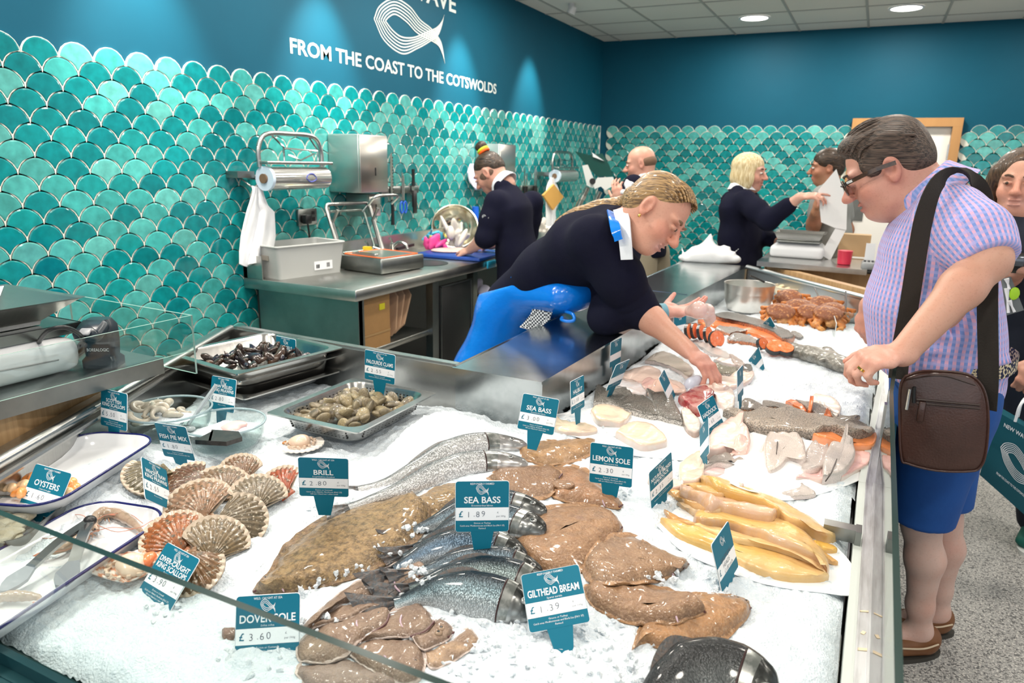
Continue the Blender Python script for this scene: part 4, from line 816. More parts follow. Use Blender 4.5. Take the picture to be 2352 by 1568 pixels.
lemon([(600, 1000), (700, 965), (900, 980), (1080, 1010), (1200, 1060), (1310, 1130), (1320, 1165), (1230, 1190), (1160, 1225), (1000, 1230), (850, 1215), (700, 1150), (630, 1080)], [(700, 1050), (1000, 1120), (1270, 1145)], 'lemon sole lying across the lowest one, just right of the bream tag', (.24, .135, .075), .03, ([(1275, 1120), (1240, 1130)], [(1320, 1150), (1290, 1172)], [(1160, 1215), (1140, 1150), (1115, 1080)]), seed=6)
lemon([(600, 900), (640, 800), (720, 720), (820, 690), (900, 700), (1000, 760), (1130, 820), (1210, 850), (1218, 890), (1150, 930), (1090, 965), (1000, 985), (800, 1000), (680, 995), (620, 960)], [(720, 870), (950, 850), (1180, 870)], 'lemon sole with its head pointing right towards the salmon heads tag', (.25, .145, .08), .03, ([(1185, 850), (1150, 855)], [(1222, 875), (1190, 900)], [(1140, 945), (1105, 905), (1095, 870)]), seed=7)
pad('lemon_sole_fin', 'c5', [(420, 400), (460, 388), (530, 395), (558, 415), (520, 440), (450, 432)], [(450, 412), (530, 415)], .006, LEMON, 'small loose brown fin flap on top of the lemon soles', 'fish fin', cols=[ls]*6)
dv = (.215, .145, .10)
def dover(o_, sp, lab, t=.018, feats=None, seed=0, col=dv, edge=(.62, .52, .47)):
    o = flat('dover_sole', 'd', o_, sp, t*.75, DOVER, col, lab, 'dover soles', fringe=edge, seed=seed)
    if feats: bits(o, 'd', *feats)
    return o
dover([(180, 1300), (250, 1180), (600, 1170), (800, 1090), (1000, 1200), (1250, 1330), (1350, 1440), (900, 1520), (400, 1500)], [(400, 1330), (1100, 1380)], 'grey Dover sole at the bottom edge, seen through the front glass', .022, None, 1, (.26, .19, .16))
dover([(1640, 1060), (1750, 1000), (1950, 920), (2100, 780), (2220, 850), (2250, 950), (2100, 1080), (1900, 1200), (1700, 1250)], [(1750, 1130), (2150, 920)], 'pale Dover sole half buried in the ice left of the bream tag', .010, None, 2, (.36, .24, .15))
dover([(790, 1090), (900, 960), (1100, 900), (1400, 885), (1550, 920), (1640, 1050), (1662, 1200), (1600, 1370), (1500, 1430), (1300, 1420), (1000, 1250)], [(1000, 1090), (1450, 1200)], 'broad Dover sole with a shiny rounded head at the bottom of the heap', .030, ([(1540, 1180), (1500, 1260)], None, [(1180, 1100), (1250, 1180), (1260, 1280)]), 3)
dover([(1500, 900), (1650, 850), (1780, 680), (1900, 720), (1970, 830), (1900, 930), (1750, 1000), (1620, 1040)], [(1620, 930), (1880, 810)], 'Dover sole head poking out right of the others, beside the ice', .018, ([(1830, 800), (1800, 850)], [(1975, 840), (1900, 900)]), 4)
dover([(900, 960), (1000, 880), (1250, 600), (1400, 540), (1560, 480), (1680, 600), (1755, 700), (1700, 800), (1600, 865), (1400, 895), (1200, 905), (1000, 925)], [(1050, 870), (1600, 680)], 'Dover sole in the middle of the heap with a pale rimmed round head', .020, ([(1620, 640), (1640, 700)], [(1750, 720), (1650, 830), (1480, 890)], [(1385, 640), (1370, 720), (1400, 800)]), 5)
dover([(200, 940), (500, 750), (800, 680), (900, 620), (1100, 580), (1240, 600), (1245, 680), (1180, 770), (1000, 870), (900, 960), (790, 1085), (600, 1170), (300, 1180), (200, 1120)], [(350, 1030), (800, 820), (1180, 650)], 'Dover sole with a dark spot behind its head, left of the middle one', .022, ([(1130, 640), (1160, 690)], [(1245, 640), (1200, 750), (1050, 850)], [(880, 700), (880, 760), (930, 830)]), 6)
dover([(330, 835), (430, 680), (700, 540), (1000, 470), (1250, 440), (1330, 480), (1200, 560), (1000, 580), (800, 680), (560, 740), (400, 800)], [(450, 740), (1250, 490)], 'slim Dover sole tucked below the topmost one', .014, None, 7)
dover([(250, 790), (330, 700), (500, 540), (700, 380), (850, 280), (1050, 180), (1300, 60), (1500, 35), (1620, 80), (1668, 140), (1620, 230), (1450, 350), (1300, 420), (1100, 440), (800, 500), (600, 570), (400, 760), (310, 830)], [(350, 730), (900, 370), (1600, 130)], 'topmost Dover sole with its pinkish head against the sea bass', .024, ([(1500, 160), (1480, 100)], [(1665, 130), (1600, 170), (1580, 210)], [(1300, 230), (1310, 320), (1370, 390)]), 8)
dover([(-545, 100+680), (-490, 760), (-440, 800), (-430, 870), (-480, 890), (-560, 860)] if 0 else [(-636, 800), (-600, 780), (-490, 790), (-490, 905), (-590, 912), (-636, 880)], [(-600, 850), (-500, 850)], 'brown tail tip of a Dover sole showing left of its tag', .016, None, 9, (.20, .12, .10), (.2, .12, .1))
# ---- round fish
def fish_build(nt, b, tc):
    N, L = nt.nodes, nt.links; a = N.new('ShaderNodeAttribute'); a.attribute_name = 'Col'; s = N.new('ShaderNodeAttribute'); s.attribute_name = 'sc'
    v = N.new('ShaderNodeTexVoronoi'); v.inputs['Scale'].default_value = 1; L.new(s.outputs['Vector'], v.inputs['Vector'])
    r = N.new('ShaderNodeMapRange'); r.inputs[1].default_value = .1; r.inputs[2].default_value = .6; r.inputs[3].default_value = 1.35; r.inputs[4].default_value = .55; L.new(v.outputs[0], r.inputs[0])
    x = N.new('ShaderNodeVectorMath'); x.operation = 'SCALE'; L.new(a.outputs['Color'], x.inputs[0]); L.new(r.outputs[0], x.inputs['Scale']); L.new(x.outputs[0], b.inputs['Base Color'])
    bp = N.new('ShaderNodeBump'); bp.inputs['Strength'].default_value = .35; bp.inputs['Distance'].default_value = .004; bp.invert = True; L.new(v.outputs[0], bp.inputs['Height']); L.new(bp.outputs[0], b.inputs['Normal'])
BASS = mat('silver_scales', rough=.26, metal=.45, build=fish_build, coat=.35)
FS = [0, .06, .16, .32, .5, .66, .76, .84, .90, .95, .985, 1]; FH = [.27, .27, .40, .72, .97, 1, .96, .86, .74, .58, .40, .16]; FT = [.12, .2, .42, .78, 1, 1, .96, .92, .80, .62, .42, .14]
def round_fish(name, path, Hh, Tt, dors, label, group, back=(.022, .034, .046), mid=(.17, .235, .285), belly=(.62, .64, .64), head=(.085, .09, .085), cat='fish', tail=True, roll=.6, zoff=0):
    """path: pixels tail -> nose; dors = +1 when the back is to the left of travel"""
    global HM
    w = A([onice(x, y, Tt*.45) for x, y in path]); w = resample(spline(w, 8), 46); s = np.linspace(0, 1, 46); h = np.interp(s, FS, FH)*Hh/2; tk = np.interp(s, FS, FT)*Tt/2
    S = sub_h(w[:, 0].min()-.03, w[:, 0].max()+.03, w[:, 1].min()-.03, w[:, 1].max()+.03, 14); w[:, 2] = hat(w[:, 0], w[:, 1], S)+tk*.8+zoff; w[:, 2] = np.convolve(np.pad(w[:, 2], 4, mode='edge'), np.ones(9)/9, 'valid')
    t = np.gradient(w, axis=0); t /= np.linalg.norm(t, axis=1)[:, None]; n = np.cross(A([0, 0, 1]), t); n /= np.linalg.norm(n, axis=1)[:, None]; n *= dors; up = np.cross(t, n)*dors; up *= np.sign(up[:, 2:3])
    c, q = math.cos(roll), math.sin(roll); n, up = c*n+q*up, c*up-q*n
    m = 26; a = np.arange(m)/m*2*pi; rings, C, SCc = [], [], []
    for i in range(46):
        ca = np.cos(a); rings.append(w[i]+np.sign(ca)[:, None]*(np.abs(ca)**.92)[:, None]*h[i]*n[i]+np.sin(a)[:, None]*tk[i]*up[i]); k = (ca+1)/2
        col = np.where((k > .5)[:, None], A(mid)+(A(back)-A(mid))*np.clip((k-.5)/.26, 0, 1)[:, None], A(belly)+(A(mid)-A(belly))*np.clip((k-.06)/.40, 0, 1)[:, None])
        hd = np.clip((s[i]-.79)/.03, 0, 1); col = col*(1-hd)+hd*(A(head)*(.5+.2*(1-k))[:, None]+A(belly)*np.clip(.62-k, 0, 1)[:, None]*1.0)
        C.append(col); sc = 330 if hd < .5 else 60; SCc.append(np.c_[np.full(m, s[i]*46*.0078*sc), a*Hh*.33*sc, np.zeros(m)])
    root = thing(name, label, cat, tuple(w[20]-A([0, 0, tk[20]])), group=group)
    mk('body', loft(rings), BASS, root, col=np.concatenate(C), attr={'sc': np.concatenate(SCc)})
    L_ = Hh
    def fin(nm, pts, col, th=.0015):
        o = mk(nm, sheet(A(pts), th), FINM, root, col=np.tile(A(col), (2*len(pts)*len(pts[0]), 1))); return o
    if tail:
        T0, N0 = -t[0], n[0]; G = [[w[0]+T0*(u*L_*.75*(1+.25*abs(v)))+N0*v*(h[0]+u*L_*.32)+up[0]*.003*math.sin(9*v+u*4) for v in np.linspace(-1, 1, 9)] for u in np.linspace(-.05, 1, 5)]; fin('tail_fin', G, A(back)*.7+.05)
    for nm, i0, i1, sd, hh in (('dorsal_fin', 12, 27, 1, .13), ('anal_fin', 11, 17, -1, .10)):
        G = [[w[i]+n[i]*sd*(h[i]*.93+v*L_*hh*math.sin(pi*(i-i0+.4)/(i1-i0+.8)))+up[i]*tk[i]*.10 for v in np.linspace(0, 1, 3)] for i in range(i0, i1+1)]; fin(nm, G, A(back)*.8+.03)
    i = 33; G = [[w[i]-t[i]*u*L_*.5+n[i]*(-.12*L_+v*L_*.10*(.3+u))+up[i]*(tk[i]*.93-u*.004) for v in np.linspace(-1, 1, 4)] for u in np.linspace(0, 1, 4)]; fin('pectoral_fin', G, A(back)+.06)
    gi = range(35, 39); G = [[w[i]+n[i]*h[i]*math.cos(b)+up[i]*(tk[i]*math.sin(b)+.0012) for b in np.linspace(.45, 2.75, 10)] for i in gi]; mk('gill_cover', sheet(G, .0016), mat('gill_plate', (.16, .17, .16), .2, .5, noise=(50, .6, (.50, .50, .48))), root)
    mk('gill_slit', tube([w[35]-t[35]*.002+n[35]*h[35]*math.cos(b)+up[35]*(tk[35]*math.sin(b)+.0006) for b in np.linspace(.6, 2.9, 12)], .0016, 6), mat('dark_gill', (.035, .012, .012), .3), root)
    i = 41; e0 = w[i]+n[i]*h[i]*.28+up[i]*tk[i]*.90; r = Hh*.105; e = mk('eye', ellip(e0, (r, r, r*.6), 18, 8), EYER, root); mk('pupil', ellip(e0+up[i]*r*.38, (r*.6, r*.6, r*.35), 14, 8), EYEB, e)
    mk('mouth', tube([w[41]-n[41]*h[41]*.55+up[41]*tk[41]*.72, w[43]-n[43]*h[43]*.25+up[43]*tk[43]*.86, w[45]+up[45]*tk[45]*.3], .0013, 6), mat('dark_mouth', (.10, .035, .035), .4), root)
    X_, Y_ = np.meshgrid(hx, hy, indexing='ij'); pl = np.vstack([(w+n*h[:, None])[:, :2], (w-n*h[:, None])[::-1, :2]]); a0, a1 = np.searchsorted(hx, [pl[:, 0].min(), pl[:, 0].max()]); b0, b1 = np.searchsorted(hy, [pl[:, 1].min(), pl[:, 1].max()])
    if a1 > a0 and b1 > b0:
        xs, ys = X_[a0:a1, b0:b1], Y_[a0:a1, b0:b1]; ii = inpoly(xs, ys, pl); d = dpoly(xs, ys, pl); H = HM[a0:a1, b0:b1]; mx = max(d[ii].max(), .005) if ii.any() else 1; H[ii] = np.maximum(H, S[a0:a1, b0:b1]+Tt*.9*np.sqrt(np.clip(d/mx, 0, 1)))[ii]
    return root
gb = 'sea bass under the front tag'
round_fish('sea_bass', [(935, 1205), (1040, 1178), (1150, 1150), (1256, 1162)], .066, .042, 1, 'sea bass uppermost of the front bunch, only its pale head showing right of the tag', gb)
round_fish('sea_bass', [(950, 1230), (1050, 1205), (1150, 1190), (1253, 1203)], .075, .045, 1, 'sea bass with a round pale eye and open white jaw, right of the front tag', gb)
round_fish('sea_bass', [(925, 1252), (1010, 1240), (1110, 1232), (1202, 1248)], .05, .035, 1, 'small sea bass head tucked under the bottom edge of the front tag', gb)
round_fish('sea_bass', [(905, 1288), (990, 1263), (1100, 1256), (1212, 1276)], .078, .046, 1, 'sea bass with blue flank just below the front tag', gb, mid=(.15, .235, .33))
round_fish('sea_bass', [(945, 1300), (1050, 1288), (1150, 1288), (1248, 1308)], .06, .04, 1, 'sea bass with ice lumps along its dark back, third up from the bream tag', gb)
round_fish('sea_bass', [(940, 1326), (1040, 1318), (1150, 1325), (1262, 1352)], .085, .050, 1, 'sea bass with greenish silver flank, second from the bottom of the bunch', gb, mid=(.20, .26, .26))
round_fish('sea_bass', [(905, 1366), (1000, 1352), (1110, 1368), (1228, 1392)], .088, .052, 1, 'lowest and fattest sea bass of the bunch, left of the bream tag', gb, mid=(.18, .26, .29))
kp = dict(back=(.24, .255, .26), mid=(.60, .61, .61), belly=(.82, .80, .79), head=(.62, .60, .58), group='long pale sea bass at the back')
round_fish('sea_bass', [(822, 1108), (900, 1092), (1000, 1050), (1100, 1015), (1210, 1010)], .068, .044, 1, 'long pale wild sea bass, farther of the pair beside the brill tag', **kp)
round_fish('sea_bass', [(800, 1150), (900, 1125), (1000, 1088), (1110, 1058), (1213, 1055)], .070, .046, 1, 'long pale wild sea bass, nearer of the pair beside the brill tag', **kp)
round_fish('gilthead_bream', [(1440, 1620), (1560, 1590), (1660, 1575), (1780, 1610)], .15, .06, 1, 'dark grey bream with only its back showing at the bottom edge', None, back=(.03, .032, .034), mid=(.12, .13, .13))
# ---- smoked haddock
sy = (.72, .45, .13)
def smoked(o_, sp, lab, col=sy, t=.016, top=None, seed=0):
    c = A(col); d = A(top) if top else c; return pad('smoked_haddock_fillet', 'cR', o_, sp, t, SMOK, lab, 'fish fillet', 'smoked haddock fillets', cols=[c*.9, c*.85, c*1.02, d, d*1.02, d], jit=.0009, seed=seed)
PAPER = mat('greaseproof_paper', (.86, .87, .88), .6, bump=(30, .2))
pad('paper_sheet', 'cR', [(90, 470), (340, 300), (700, 400), (1240, 560), (1455, 765), (1458, 945), (1250, 938), (850, 880), (500, 760), (250, 640)], [(300, 520), (1350, 860)], .0015, PAPER, 'white greaseproof sheet under the smoked haddock', 'paper', rings=[(0, 0), (0, 1), (.5, 1.2), (1, 1.2)], n=60, jit=.001)
smoked([(110, 445), (200, 460), (350, 490), (480, 570), (650, 580), (850, 610), (1000, 660), (1150, 730), (1250, 790), (1285, 840), (1230, 862), (1100, 868), (900, 842), (750, 790), (600, 720), (450, 650), (300, 590), (180, 520)], [(200, 490), (650, 660), (1200, 820)], 'lowest broad smoked haddock fillet with an orange frayed belly', (.74, .48, .15), .018, seed=1)
smoked([(135, 375), (200, 410), (330, 470), (420, 500), (340, 495), (250, 470), (180, 440)], [(170, 410), (370, 485)], 'thin pointed orange tail of smoked haddock at the left', (.62, .29, .06), .012, seed=2)
smoked([(340, 480), (500, 500), (700, 545), (900, 600), (1100, 680), (1230, 770), (1270, 845), (1180, 760), (1000, 680), (800, 620), (600, 590), (450, 540)], [(430, 515), (1200, 770)], 'pale yellow edge of smoked haddock below the long curved fillet', (.80, .58, .28), .014, seed=9)
smoked([(338, 460), (350, 420), (430, 390), (560, 372), (700, 385), (850, 420), (1000, 480), (1120, 550), (1180, 620), (1250, 700), (1283, 780), (1272, 840), (1240, 780), (1150, 720), (1000, 650), (850, 590), (700, 540), (560, 500), (400, 490)], [(400, 440), (750, 470), (1100, 620), (1260, 800)], 'long curved smoked haddock fillet with yellow top and pink grey side', (.58, .38, .24), .026, (.74, .48, .17), 3)
smoked([(1170, 590), (1300, 620), (1342, 655), (1280, 664), (1200, 640)], [(1200, 615), (1310, 645)], 'yellow smoked haddock tail tip at the right end', (.76, .42, .05), .012, seed=4)
smoked([(1190, 640), (1280, 690), (1348, 738), (1310, 740), (1220, 695)], [(1220, 670), (1320, 730)], 'orange smoked haddock tail tip below the yellow one', (.68, .36, .10), .010, seed=5)
smoked([(225, 325), (330, 330), (450, 350), (540, 385), (450, 405), (350, 405), (290, 370)], [(280, 345), (500, 385)], 'short pale smoked haddock end in the middle of the heap', (.62, .47, .30), .014, seed=6)
smoked([(160, 240), (230, 238), (320, 280), (400, 325), (500, 375), (420, 385), (300, 345), (220, 285)], [(210, 260), (450, 365)], 'dark golden smoked haddock tail beside its tag', (.55, .29, .08), .014, seed=7)
smoked([(240, 262), (262, 225), (350, 228), (480, 240), (620, 290), (780, 350), (920, 412), (900, 442), (750, 425), (600, 395), (480, 372), (330, 318), (255, 290)], [(290, 260), (600, 335), (880, 420)], 'pinkish smoked haddock fillet turned flesh side up', (.62, .40, .28), .024, (.70, .47, .36), 8)
smoked([(215, 195), (300, 198), (390, 178), (470, 215), (560, 275), (480, 265), (330, 235)], [(270, 208), (500, 250)], 'yellow smoked haddock piece at the top left of the heap', (.66, .42, .14), .014, seed=10)
smoked([(385, 178), (450, 163), (600, 198), (750, 248), (880, 298), (1000, 360), (1150, 440), (1225, 500), (1290, 560), (1340, 578), (1300, 594), (1240, 584), (1150, 545), (1000, 475), (850, 380), (700, 325), (560, 275), (450, 220)], [(440, 190), (800, 320), (1250, 560)], 'longest golden smoked haddock fillet along the top of the heap', (.66, .42, .12), .026, (.76, .50, .16), 11)
# ---- pale fillets, skins and trout between the tags
fl_rings = [(0, -.04), (-.0, .60), (.05, .86), (.20, .98), (.55, 1), (1, .96)]
def fillet(cr, o_, sp, lab, kind='pale', t=.018, col=None, edge=None, seed=0, name='fish_fillet', group=None, cat='fish fillet'):
    m, c, e = {'pale': (PALE, (.76, .58, .50), (.74, .62, .56)), 'white': (PALE, (.80, .74, .66), (.78, .74, .70)), 'cream': (PALE, (.78, .66, .48), (.66, .60, .54)), 'skin': (SCALY, (.13, .12, .105), (.66, .62, .58)), 'hskin': (HSK, (.42, .38, .35), (.78, .66, .62)), 'salmon': (SALM, (.85, .20, .05), (.88, .26, .08)), 'sskin': (SCALY, (.15, .145, .14), (.82, .24, .07)), 'tuna': (PALE, (.33, .028, .035), (.40, .05, .05)), 'troutskin': (SCALY, (.40, .32, .24), (.62, .30, .16))}[kind]
    c = A(col or c); e = A(edge or e); return pad(name, cr, o_, sp, t*.85, m, lab, cat, group, rings=fl_rings, cols=[e*.9, e, c*.95, c, c*1.03, c], jit=.0012, seed=seed)
pad('paper_sheet', 'm', [(150, 900), (420, 850), (900, 800), (1500, 900), (2000, 1120), (1900, 1420), (1450, 1420), (900, 1340), (500, 1180), (150, 1080)], [(500, 1000), (1700, 1200)], .0015, PAPER, 'white greaseproof sheet under the cream cod loins', 'paper', rings=[(0, 0), (0, 1), (.5, 1.2), (1, 1.2)], n=60, jit=.001)
pad('paper_sheet', 'k', [(240, 1000), (700, 560), (1100, 560), (1950, 760), (2080, 880), (1990, 1020), (1560, 1180), (1100, 1260), (600, 1120)], [(600, 900), (1700, 960)], .0015, PAPER, 'white greaseproof sheet under the haddock fillets', 'paper', rings=[(0, 0), (0, 1), (.5, 1.2), (1, 1.2)], n=60, jit=.001)
gm_ = 'pale fillets between the ledge and the tags'
fillet('m', [(980, 500), (1000, 430), (1250, 350), (1420, 380), (1500, 480), (1700, 560), (1750, 660), (1600, 645), (1400, 610), (1240, 610), (1150, 540)], [(1080, 470), (1650, 600)], 'pink white fillet heap right of the leaning dark tag', 'pale', .022, seed=1, group=gm_)
fillet('m', [(1260, 280), (1420, 175), (1560, 185), (1750, 295), (1850, 400), (1780, 480), (1640, 385), (1450, 305)], [(1350, 250), (1780, 420)], 'tan skinned fillet lying under the reaching forearm', 'hskin', .02, (.38, .33, .26), seed=2, group=gm_)
fillet('m', [(1170, 530), (1250, 470), (1350, 480), (1450, 560), (1400, 600), (1280, 600)], [(1230, 530), (1400, 570)], 'pink flesh fold in the middle of the fillet heap', 'pale', .014, (.72, .44, .40), seed=3, group=gm_)
fillet('m', [(1290, 600), (1430, 480), (1560, 520), (1720, 640), (1620, 660), (1450, 640)], [(1380, 580), (1650, 640)], 'salmon pink raw fillet below the diamond tag', 'pale', .014, (.80, .55, .45), seed=4, group=gm_)
fillet('m', [(870, 600), (950, 530), (1080, 510), (1200, 550), (1275, 640), (1250, 695), (1120, 675), (980, 600)], [(960, 570), (1210, 640)], 'white fillet piece above the dark scaly skins', 'white', .02, (.82, .80, .82), seed=5, group=gm_)
gs = 'dark scaly fillets by the halibut tag'
fillet('m', [(865, 640), (980, 578), (1150, 650), (1275, 735), (1100, 725), (950, 685)], [(940, 630), (1200, 705)], 'small dark scaly fillet under the white piece', 'skin', .014, seed=6, group=gs)
fillet('m', [(640, 800), (655, 680), (690, 580), (770, 610), (870, 655), (1100, 700), (1300, 740), (1425, 885), (1410, 955), (1250, 945), (1050, 885), (830, 800)], [(730, 700), (1050, 790), (1360, 900)], 'longest dark scaly fillet running right from the steel ledge', 'skin', .024, seed=7, group=gs)
fillet('m', [(1275, 610), (1450, 598), (1560, 650), (1640, 830), (1725, 1015), (1640, 1015), (1430, 945), (1330, 720)], [(1380, 650), (1640, 960)], 'dark scaly fillet pointing down under the diamond tag', 'skin', .022, seed=8, group=gs)
fillet('m', [(1690, 900), (1740, 858), (1830, 930), (1925, 1040), (1910, 1150), (1830, 1165), (1740, 1080)], [(1750, 930), (1870, 1100)], 'wedge of white flesh with a dark skin edge beside the haddock tag', 'white', .026, edge=(.20, .17, .14), seed=9)
gc = 'cream cod loins on paper'
fillet('m', [(608, 890), (700, 828), (900, 838), (1100, 880), (1010, 1042), (850, 1035), (680, 1012)], [(720, 920), (1020, 950)], 'cream cod loin nearest the steel ledge', 'cream', .026, edge=(.62, .58, .54), seed=10, group=gc)
fillet('m', [(905, 1170), (1000, 1090), (1150, 1040), (1330, 1070), (1450, 1160), (1525, 1270), (1450, 1312), (1250, 1335), (1080, 1272)], [(1030, 1150), (1420, 1230)], 'largest cream cod loin above the lemon sole tag', 'cream', .030, edge=(.64, .60, .57), seed=11, group=gc)
fillet('m', [(190, 960), (330, 1010), (450, 1010), (600, 1040), (692, 1112), (560, 1152), (400, 1142), (180, 1100)], [(280, 1050), (620, 1100)], 'flat cream cod loin beside the back sea bass tag', 'cream', .016, seed=12, group=gc)
fillet('m', [(1850, 595), (2000, 560), (2180, 600), (2320, 640), (2320, 860), (2150, 810), (2080, 660), (1950, 615)], [(1950, 590), (2250, 740)], 'soft white fillet behind the red tuna', 'white', .018, (.82, .72, .64), seed=13)
fillet('m', [(1658, 745), (1760, 680), (1880, 618), (2000, 615), (2092, 680), (2010, 800), (1935, 912), (1850, 890), (1760, 832)], [(1760, 740), (1990, 740)], 'deep red tuna loin behind the haddock tag', 'tuna', .032, seed=14)
tl = px_('m', [(1785, 672), (1752, 740), (1768, 820), (1815, 868)]); mk('fat_line', tube(spline([onice(x, y, .0) for x, y in tl], 6), .0028, 6), mat('pink_fat', (.72, .35, .33), .3), bpy.data.objects[[o.name for o in bpy.data.objects if o.get('label', '').startswith('deep red tuna')][0]])
fillet('c8', [(560, 900), (680, 905), (800, 965), (960, 1050), (965, 1115), (820, 1040), (700, 1000), (640, 950)], [(620, 920), (930, 1080)], 'grey silvery fillet behind the reaching hand', 'hskin', .016, (.50, .48, .47), seed=15)
fillet('c8', [(740, 1062), (830, 1038), (925, 1058), (925, 1112), (800, 1085)], [(780, 1060), (900, 1085)], 'white fillet end just right of the reaching hand', 'white', .018, (.84, .78, .74), seed=16)
fillet('c8', [(750, 1090), (850, 1082), (935, 1115), (945, 1180), (860, 1195), (780, 1190), (745, 1140)], [(790, 1120), (900, 1160)], 'olive scaled fillet right of the reaching hand', 'skin', .020, (.23, .21, .13), seed=17)
fillet('c8', [(700, 1260), (850, 1185), (1090, 1160), (1070, 1250), (900, 1315), (760, 1310)], [(790, 1260), (1030, 1200)], 'pale pink fillet left of the white upright tag', 'pale', .018, (.80, .66, .56), seed=18)
fillet('c8', [(940, 1120), (1030, 1090), (1080, 1110), (1080, 1160), (960, 1150)], [(970, 1130), (1060, 1130)], 'dark skinned fillet end behind the upright tags', 'skin', .014, seed=19)
fillet('c8', [(880, 1010), (960, 1040), (1020, 1090), (980, 1120), (920, 1080)], [(910, 1040), (990, 1100)], 'brownish pink fillet end behind the reaching hand', 'hskin', .014, (.42, .34, .30), seed=40)
# trout and its pieces
gt = 'trout pieces in a row'
fillet('k', [(640, 312), (680, 220), (760, 203), (890, 270), (860, 315), (740, 325)], [(700, 270), (840, 290)], 'leftmost brown skinned trout piece of the row', 'troutskin', .022, (.26, .20, .16), seed=20, group=gt)
fillet('k', [(905, 300), (908, 214), (1050, 238), (1185, 270), (1150, 300), (1000, 300)], [(950, 260), (1130, 285)], 'grey speckled trout piece, second in the row', 'troutskin', .022, (.30, .25, .21), seed=21, group=gt)
fillet('k', [(1250, 215), (1400, 238), (1540, 268), (1595, 340), (1570, 405), (1480, 385), (1380, 312)], [(1330, 250), (1530, 350)], 'grey trout piece with orange ends, right in the row', 'troutskin', .022, (.36, .30, .26), seed=22, group=gt)
fillet('k', [(1148, 225), (1230, 213), (1380, 305), (1330, 325), (1200, 260)], [(1190, 230), (1330, 305)], 'bright orange trout flesh showing in the row', 'salmon', .022, seed=23, group=gt)
fillet('k', [(1400, 232), (1442, 222), (1432, 290), (1392, 322)], [(1418, 245), (1408, 300)], 'small orange trout tip in the row', 'salmon', .03, seed=24, group=gt)
fillet('k', [(1560, 385), (1598, 308), (1645, 405), (1600, 412)], [(1598, 335), (1602, 395)], 'orange triangular trout end at the right of the row', 'salmon', .024, seed=25, group=gt)
fillet('k', [(1620, 330), (1800, 385), (1955, 385), (1900, 420), (2035, 480), (1990, 525), (1940, 500), (1700, 430)], [(1680, 380), (1980, 490)], 'brown trout tail end lying by the right rail', 'troutskin', .018, (.32, .25, .19), seed=26, group=gt)
fillet('k', [(1400, 585), (1600, 578), (1850, 588), (2105, 583), (2112, 690), (2050, 742), (1880, 742), (1700, 700), (1500, 640)], [(1500, 600), (1850, 650), (2080, 650)], 'orange trout belly flaps by the rail below the speckled side', 'salmon', .03, (.86, .26, .07), (.90, .40, .22), seed=27)
fillet('k', [(470, 345), (520, 320), (700, 330), (950, 282), (1150, 280), (1300, 330), (1600, 420), (1900, 500), (2100, 572), (2000, 590), (1400, 588), (1100, 572), (900, 552), (690, 482), (560, 402)], [(560, 350), (1000, 410), (1500, 500), (2050, 570)], 'long speckled trout side stretching to the right rail', 'troutskin', .034, (.50, .39, .30), (.34, .28, .23), seed=28)
gh = 'haddock fillets in front of the trout'
fillet('k', [(760, 905), (850, 760), (940, 640), (1000, 760), (960, 930), (900, 955)], [(830, 850), (930, 720)], 'thin translucent pink haddock flap', 'pale', .010, (.80, .60, .54), seed=29, group=gh)
fillet('k', [(0, 900), (110, 810), (225, 765), (300, 860), (250, 1045), (110, 1092), (0, 1065)], [(80, 950), (220, 920)], 'cream fillet behind the smoked haddock tag', 'cream', .02, (.82, .68, .52), seed=30, group=gh)
fillet('k', [(-330, 1030), (-160, 1050), (30, 1090), (20, 1140), (-150, 1160), (-330, 1100)], [(-270, 1070), (-20, 1110)], 'pink white fillet right of the lemon sole tag', 'pale', .016, (.82, .64, .57), seed=41, group=gh)
fillet('k', [(300, 805), (330, 600), (450, 500), (560, 420), (685, 368), (690, 480), (745, 580), (765, 700), (725, 800), (620, 820), (540, 765), (400, 805)], [(400, 700), (640, 520)], 'large pink haddock fillet with a lifted tip beside the haddock tag', 'pale', .034, (.84, .60, .52), seed=31, group=gh)
fillet('k', [(540, 770), (600, 620), (700, 600), (762, 700), (722, 805), (620, 822)], [(610, 750), (700, 690)], 'rounded pink fold on the large haddock fillet', 'pale', .018, (.86, .56, .48), seed=32, group=gh)
fillet('k', [(260, 990), (400, 905), (560, 910), (600, 990), (700, 1130), (600, 1090), (540, 1000), (400, 1025)], [(360, 960), (580, 990)], 'pink belly flap below the grey haddock skin', 'pale', .014, (.84, .58, .56), seed=33, group=gh)
fillet('k', [(258, 985), (280, 900), (420, 788), (550, 790), (700, 860), (915, 1010), (850, 1072), (700, 1072), (640, 965), (540, 922), (400, 912)], [(340, 890), (560, 850), (830, 1010)], 'grey skinned haddock fillet above the smoked heap', 'hskin', .022, (.27, .225, .19), seed=34, group=gh)
fillet('k', [(870, 1068), (1100, 1000), (1250, 990), (1350, 1120), (1475, 1222), (1150, 1245), (1050, 1135)], [(1000, 1050), (1350, 1180)], 'speckled skin flap hanging lowest of the haddock', 'hskin', .012, (.46, .41, .38), seed=35, group=gh)
fillet('k', [(1360, 990), (1540, 955), (1570, 1070), (1400, 1060), (1255, 1050)], [(1330, 1020), (1520, 1010)], 'pink haddock offcut between two speckled skins', 'pale', .016, (.76, .46, .44), seed=36, group=gh)
fillet('k', [(1310, 965), (1370, 760), (1480, 640), (1605, 700), (1590, 850), (1545, 945), (1360, 985)], [(1390, 900), (1530, 730)], 'grey lined haddock skin left of the rightmost fillet', 'hskin', .022, (.50, .43, .40), seed=37, group=gh)
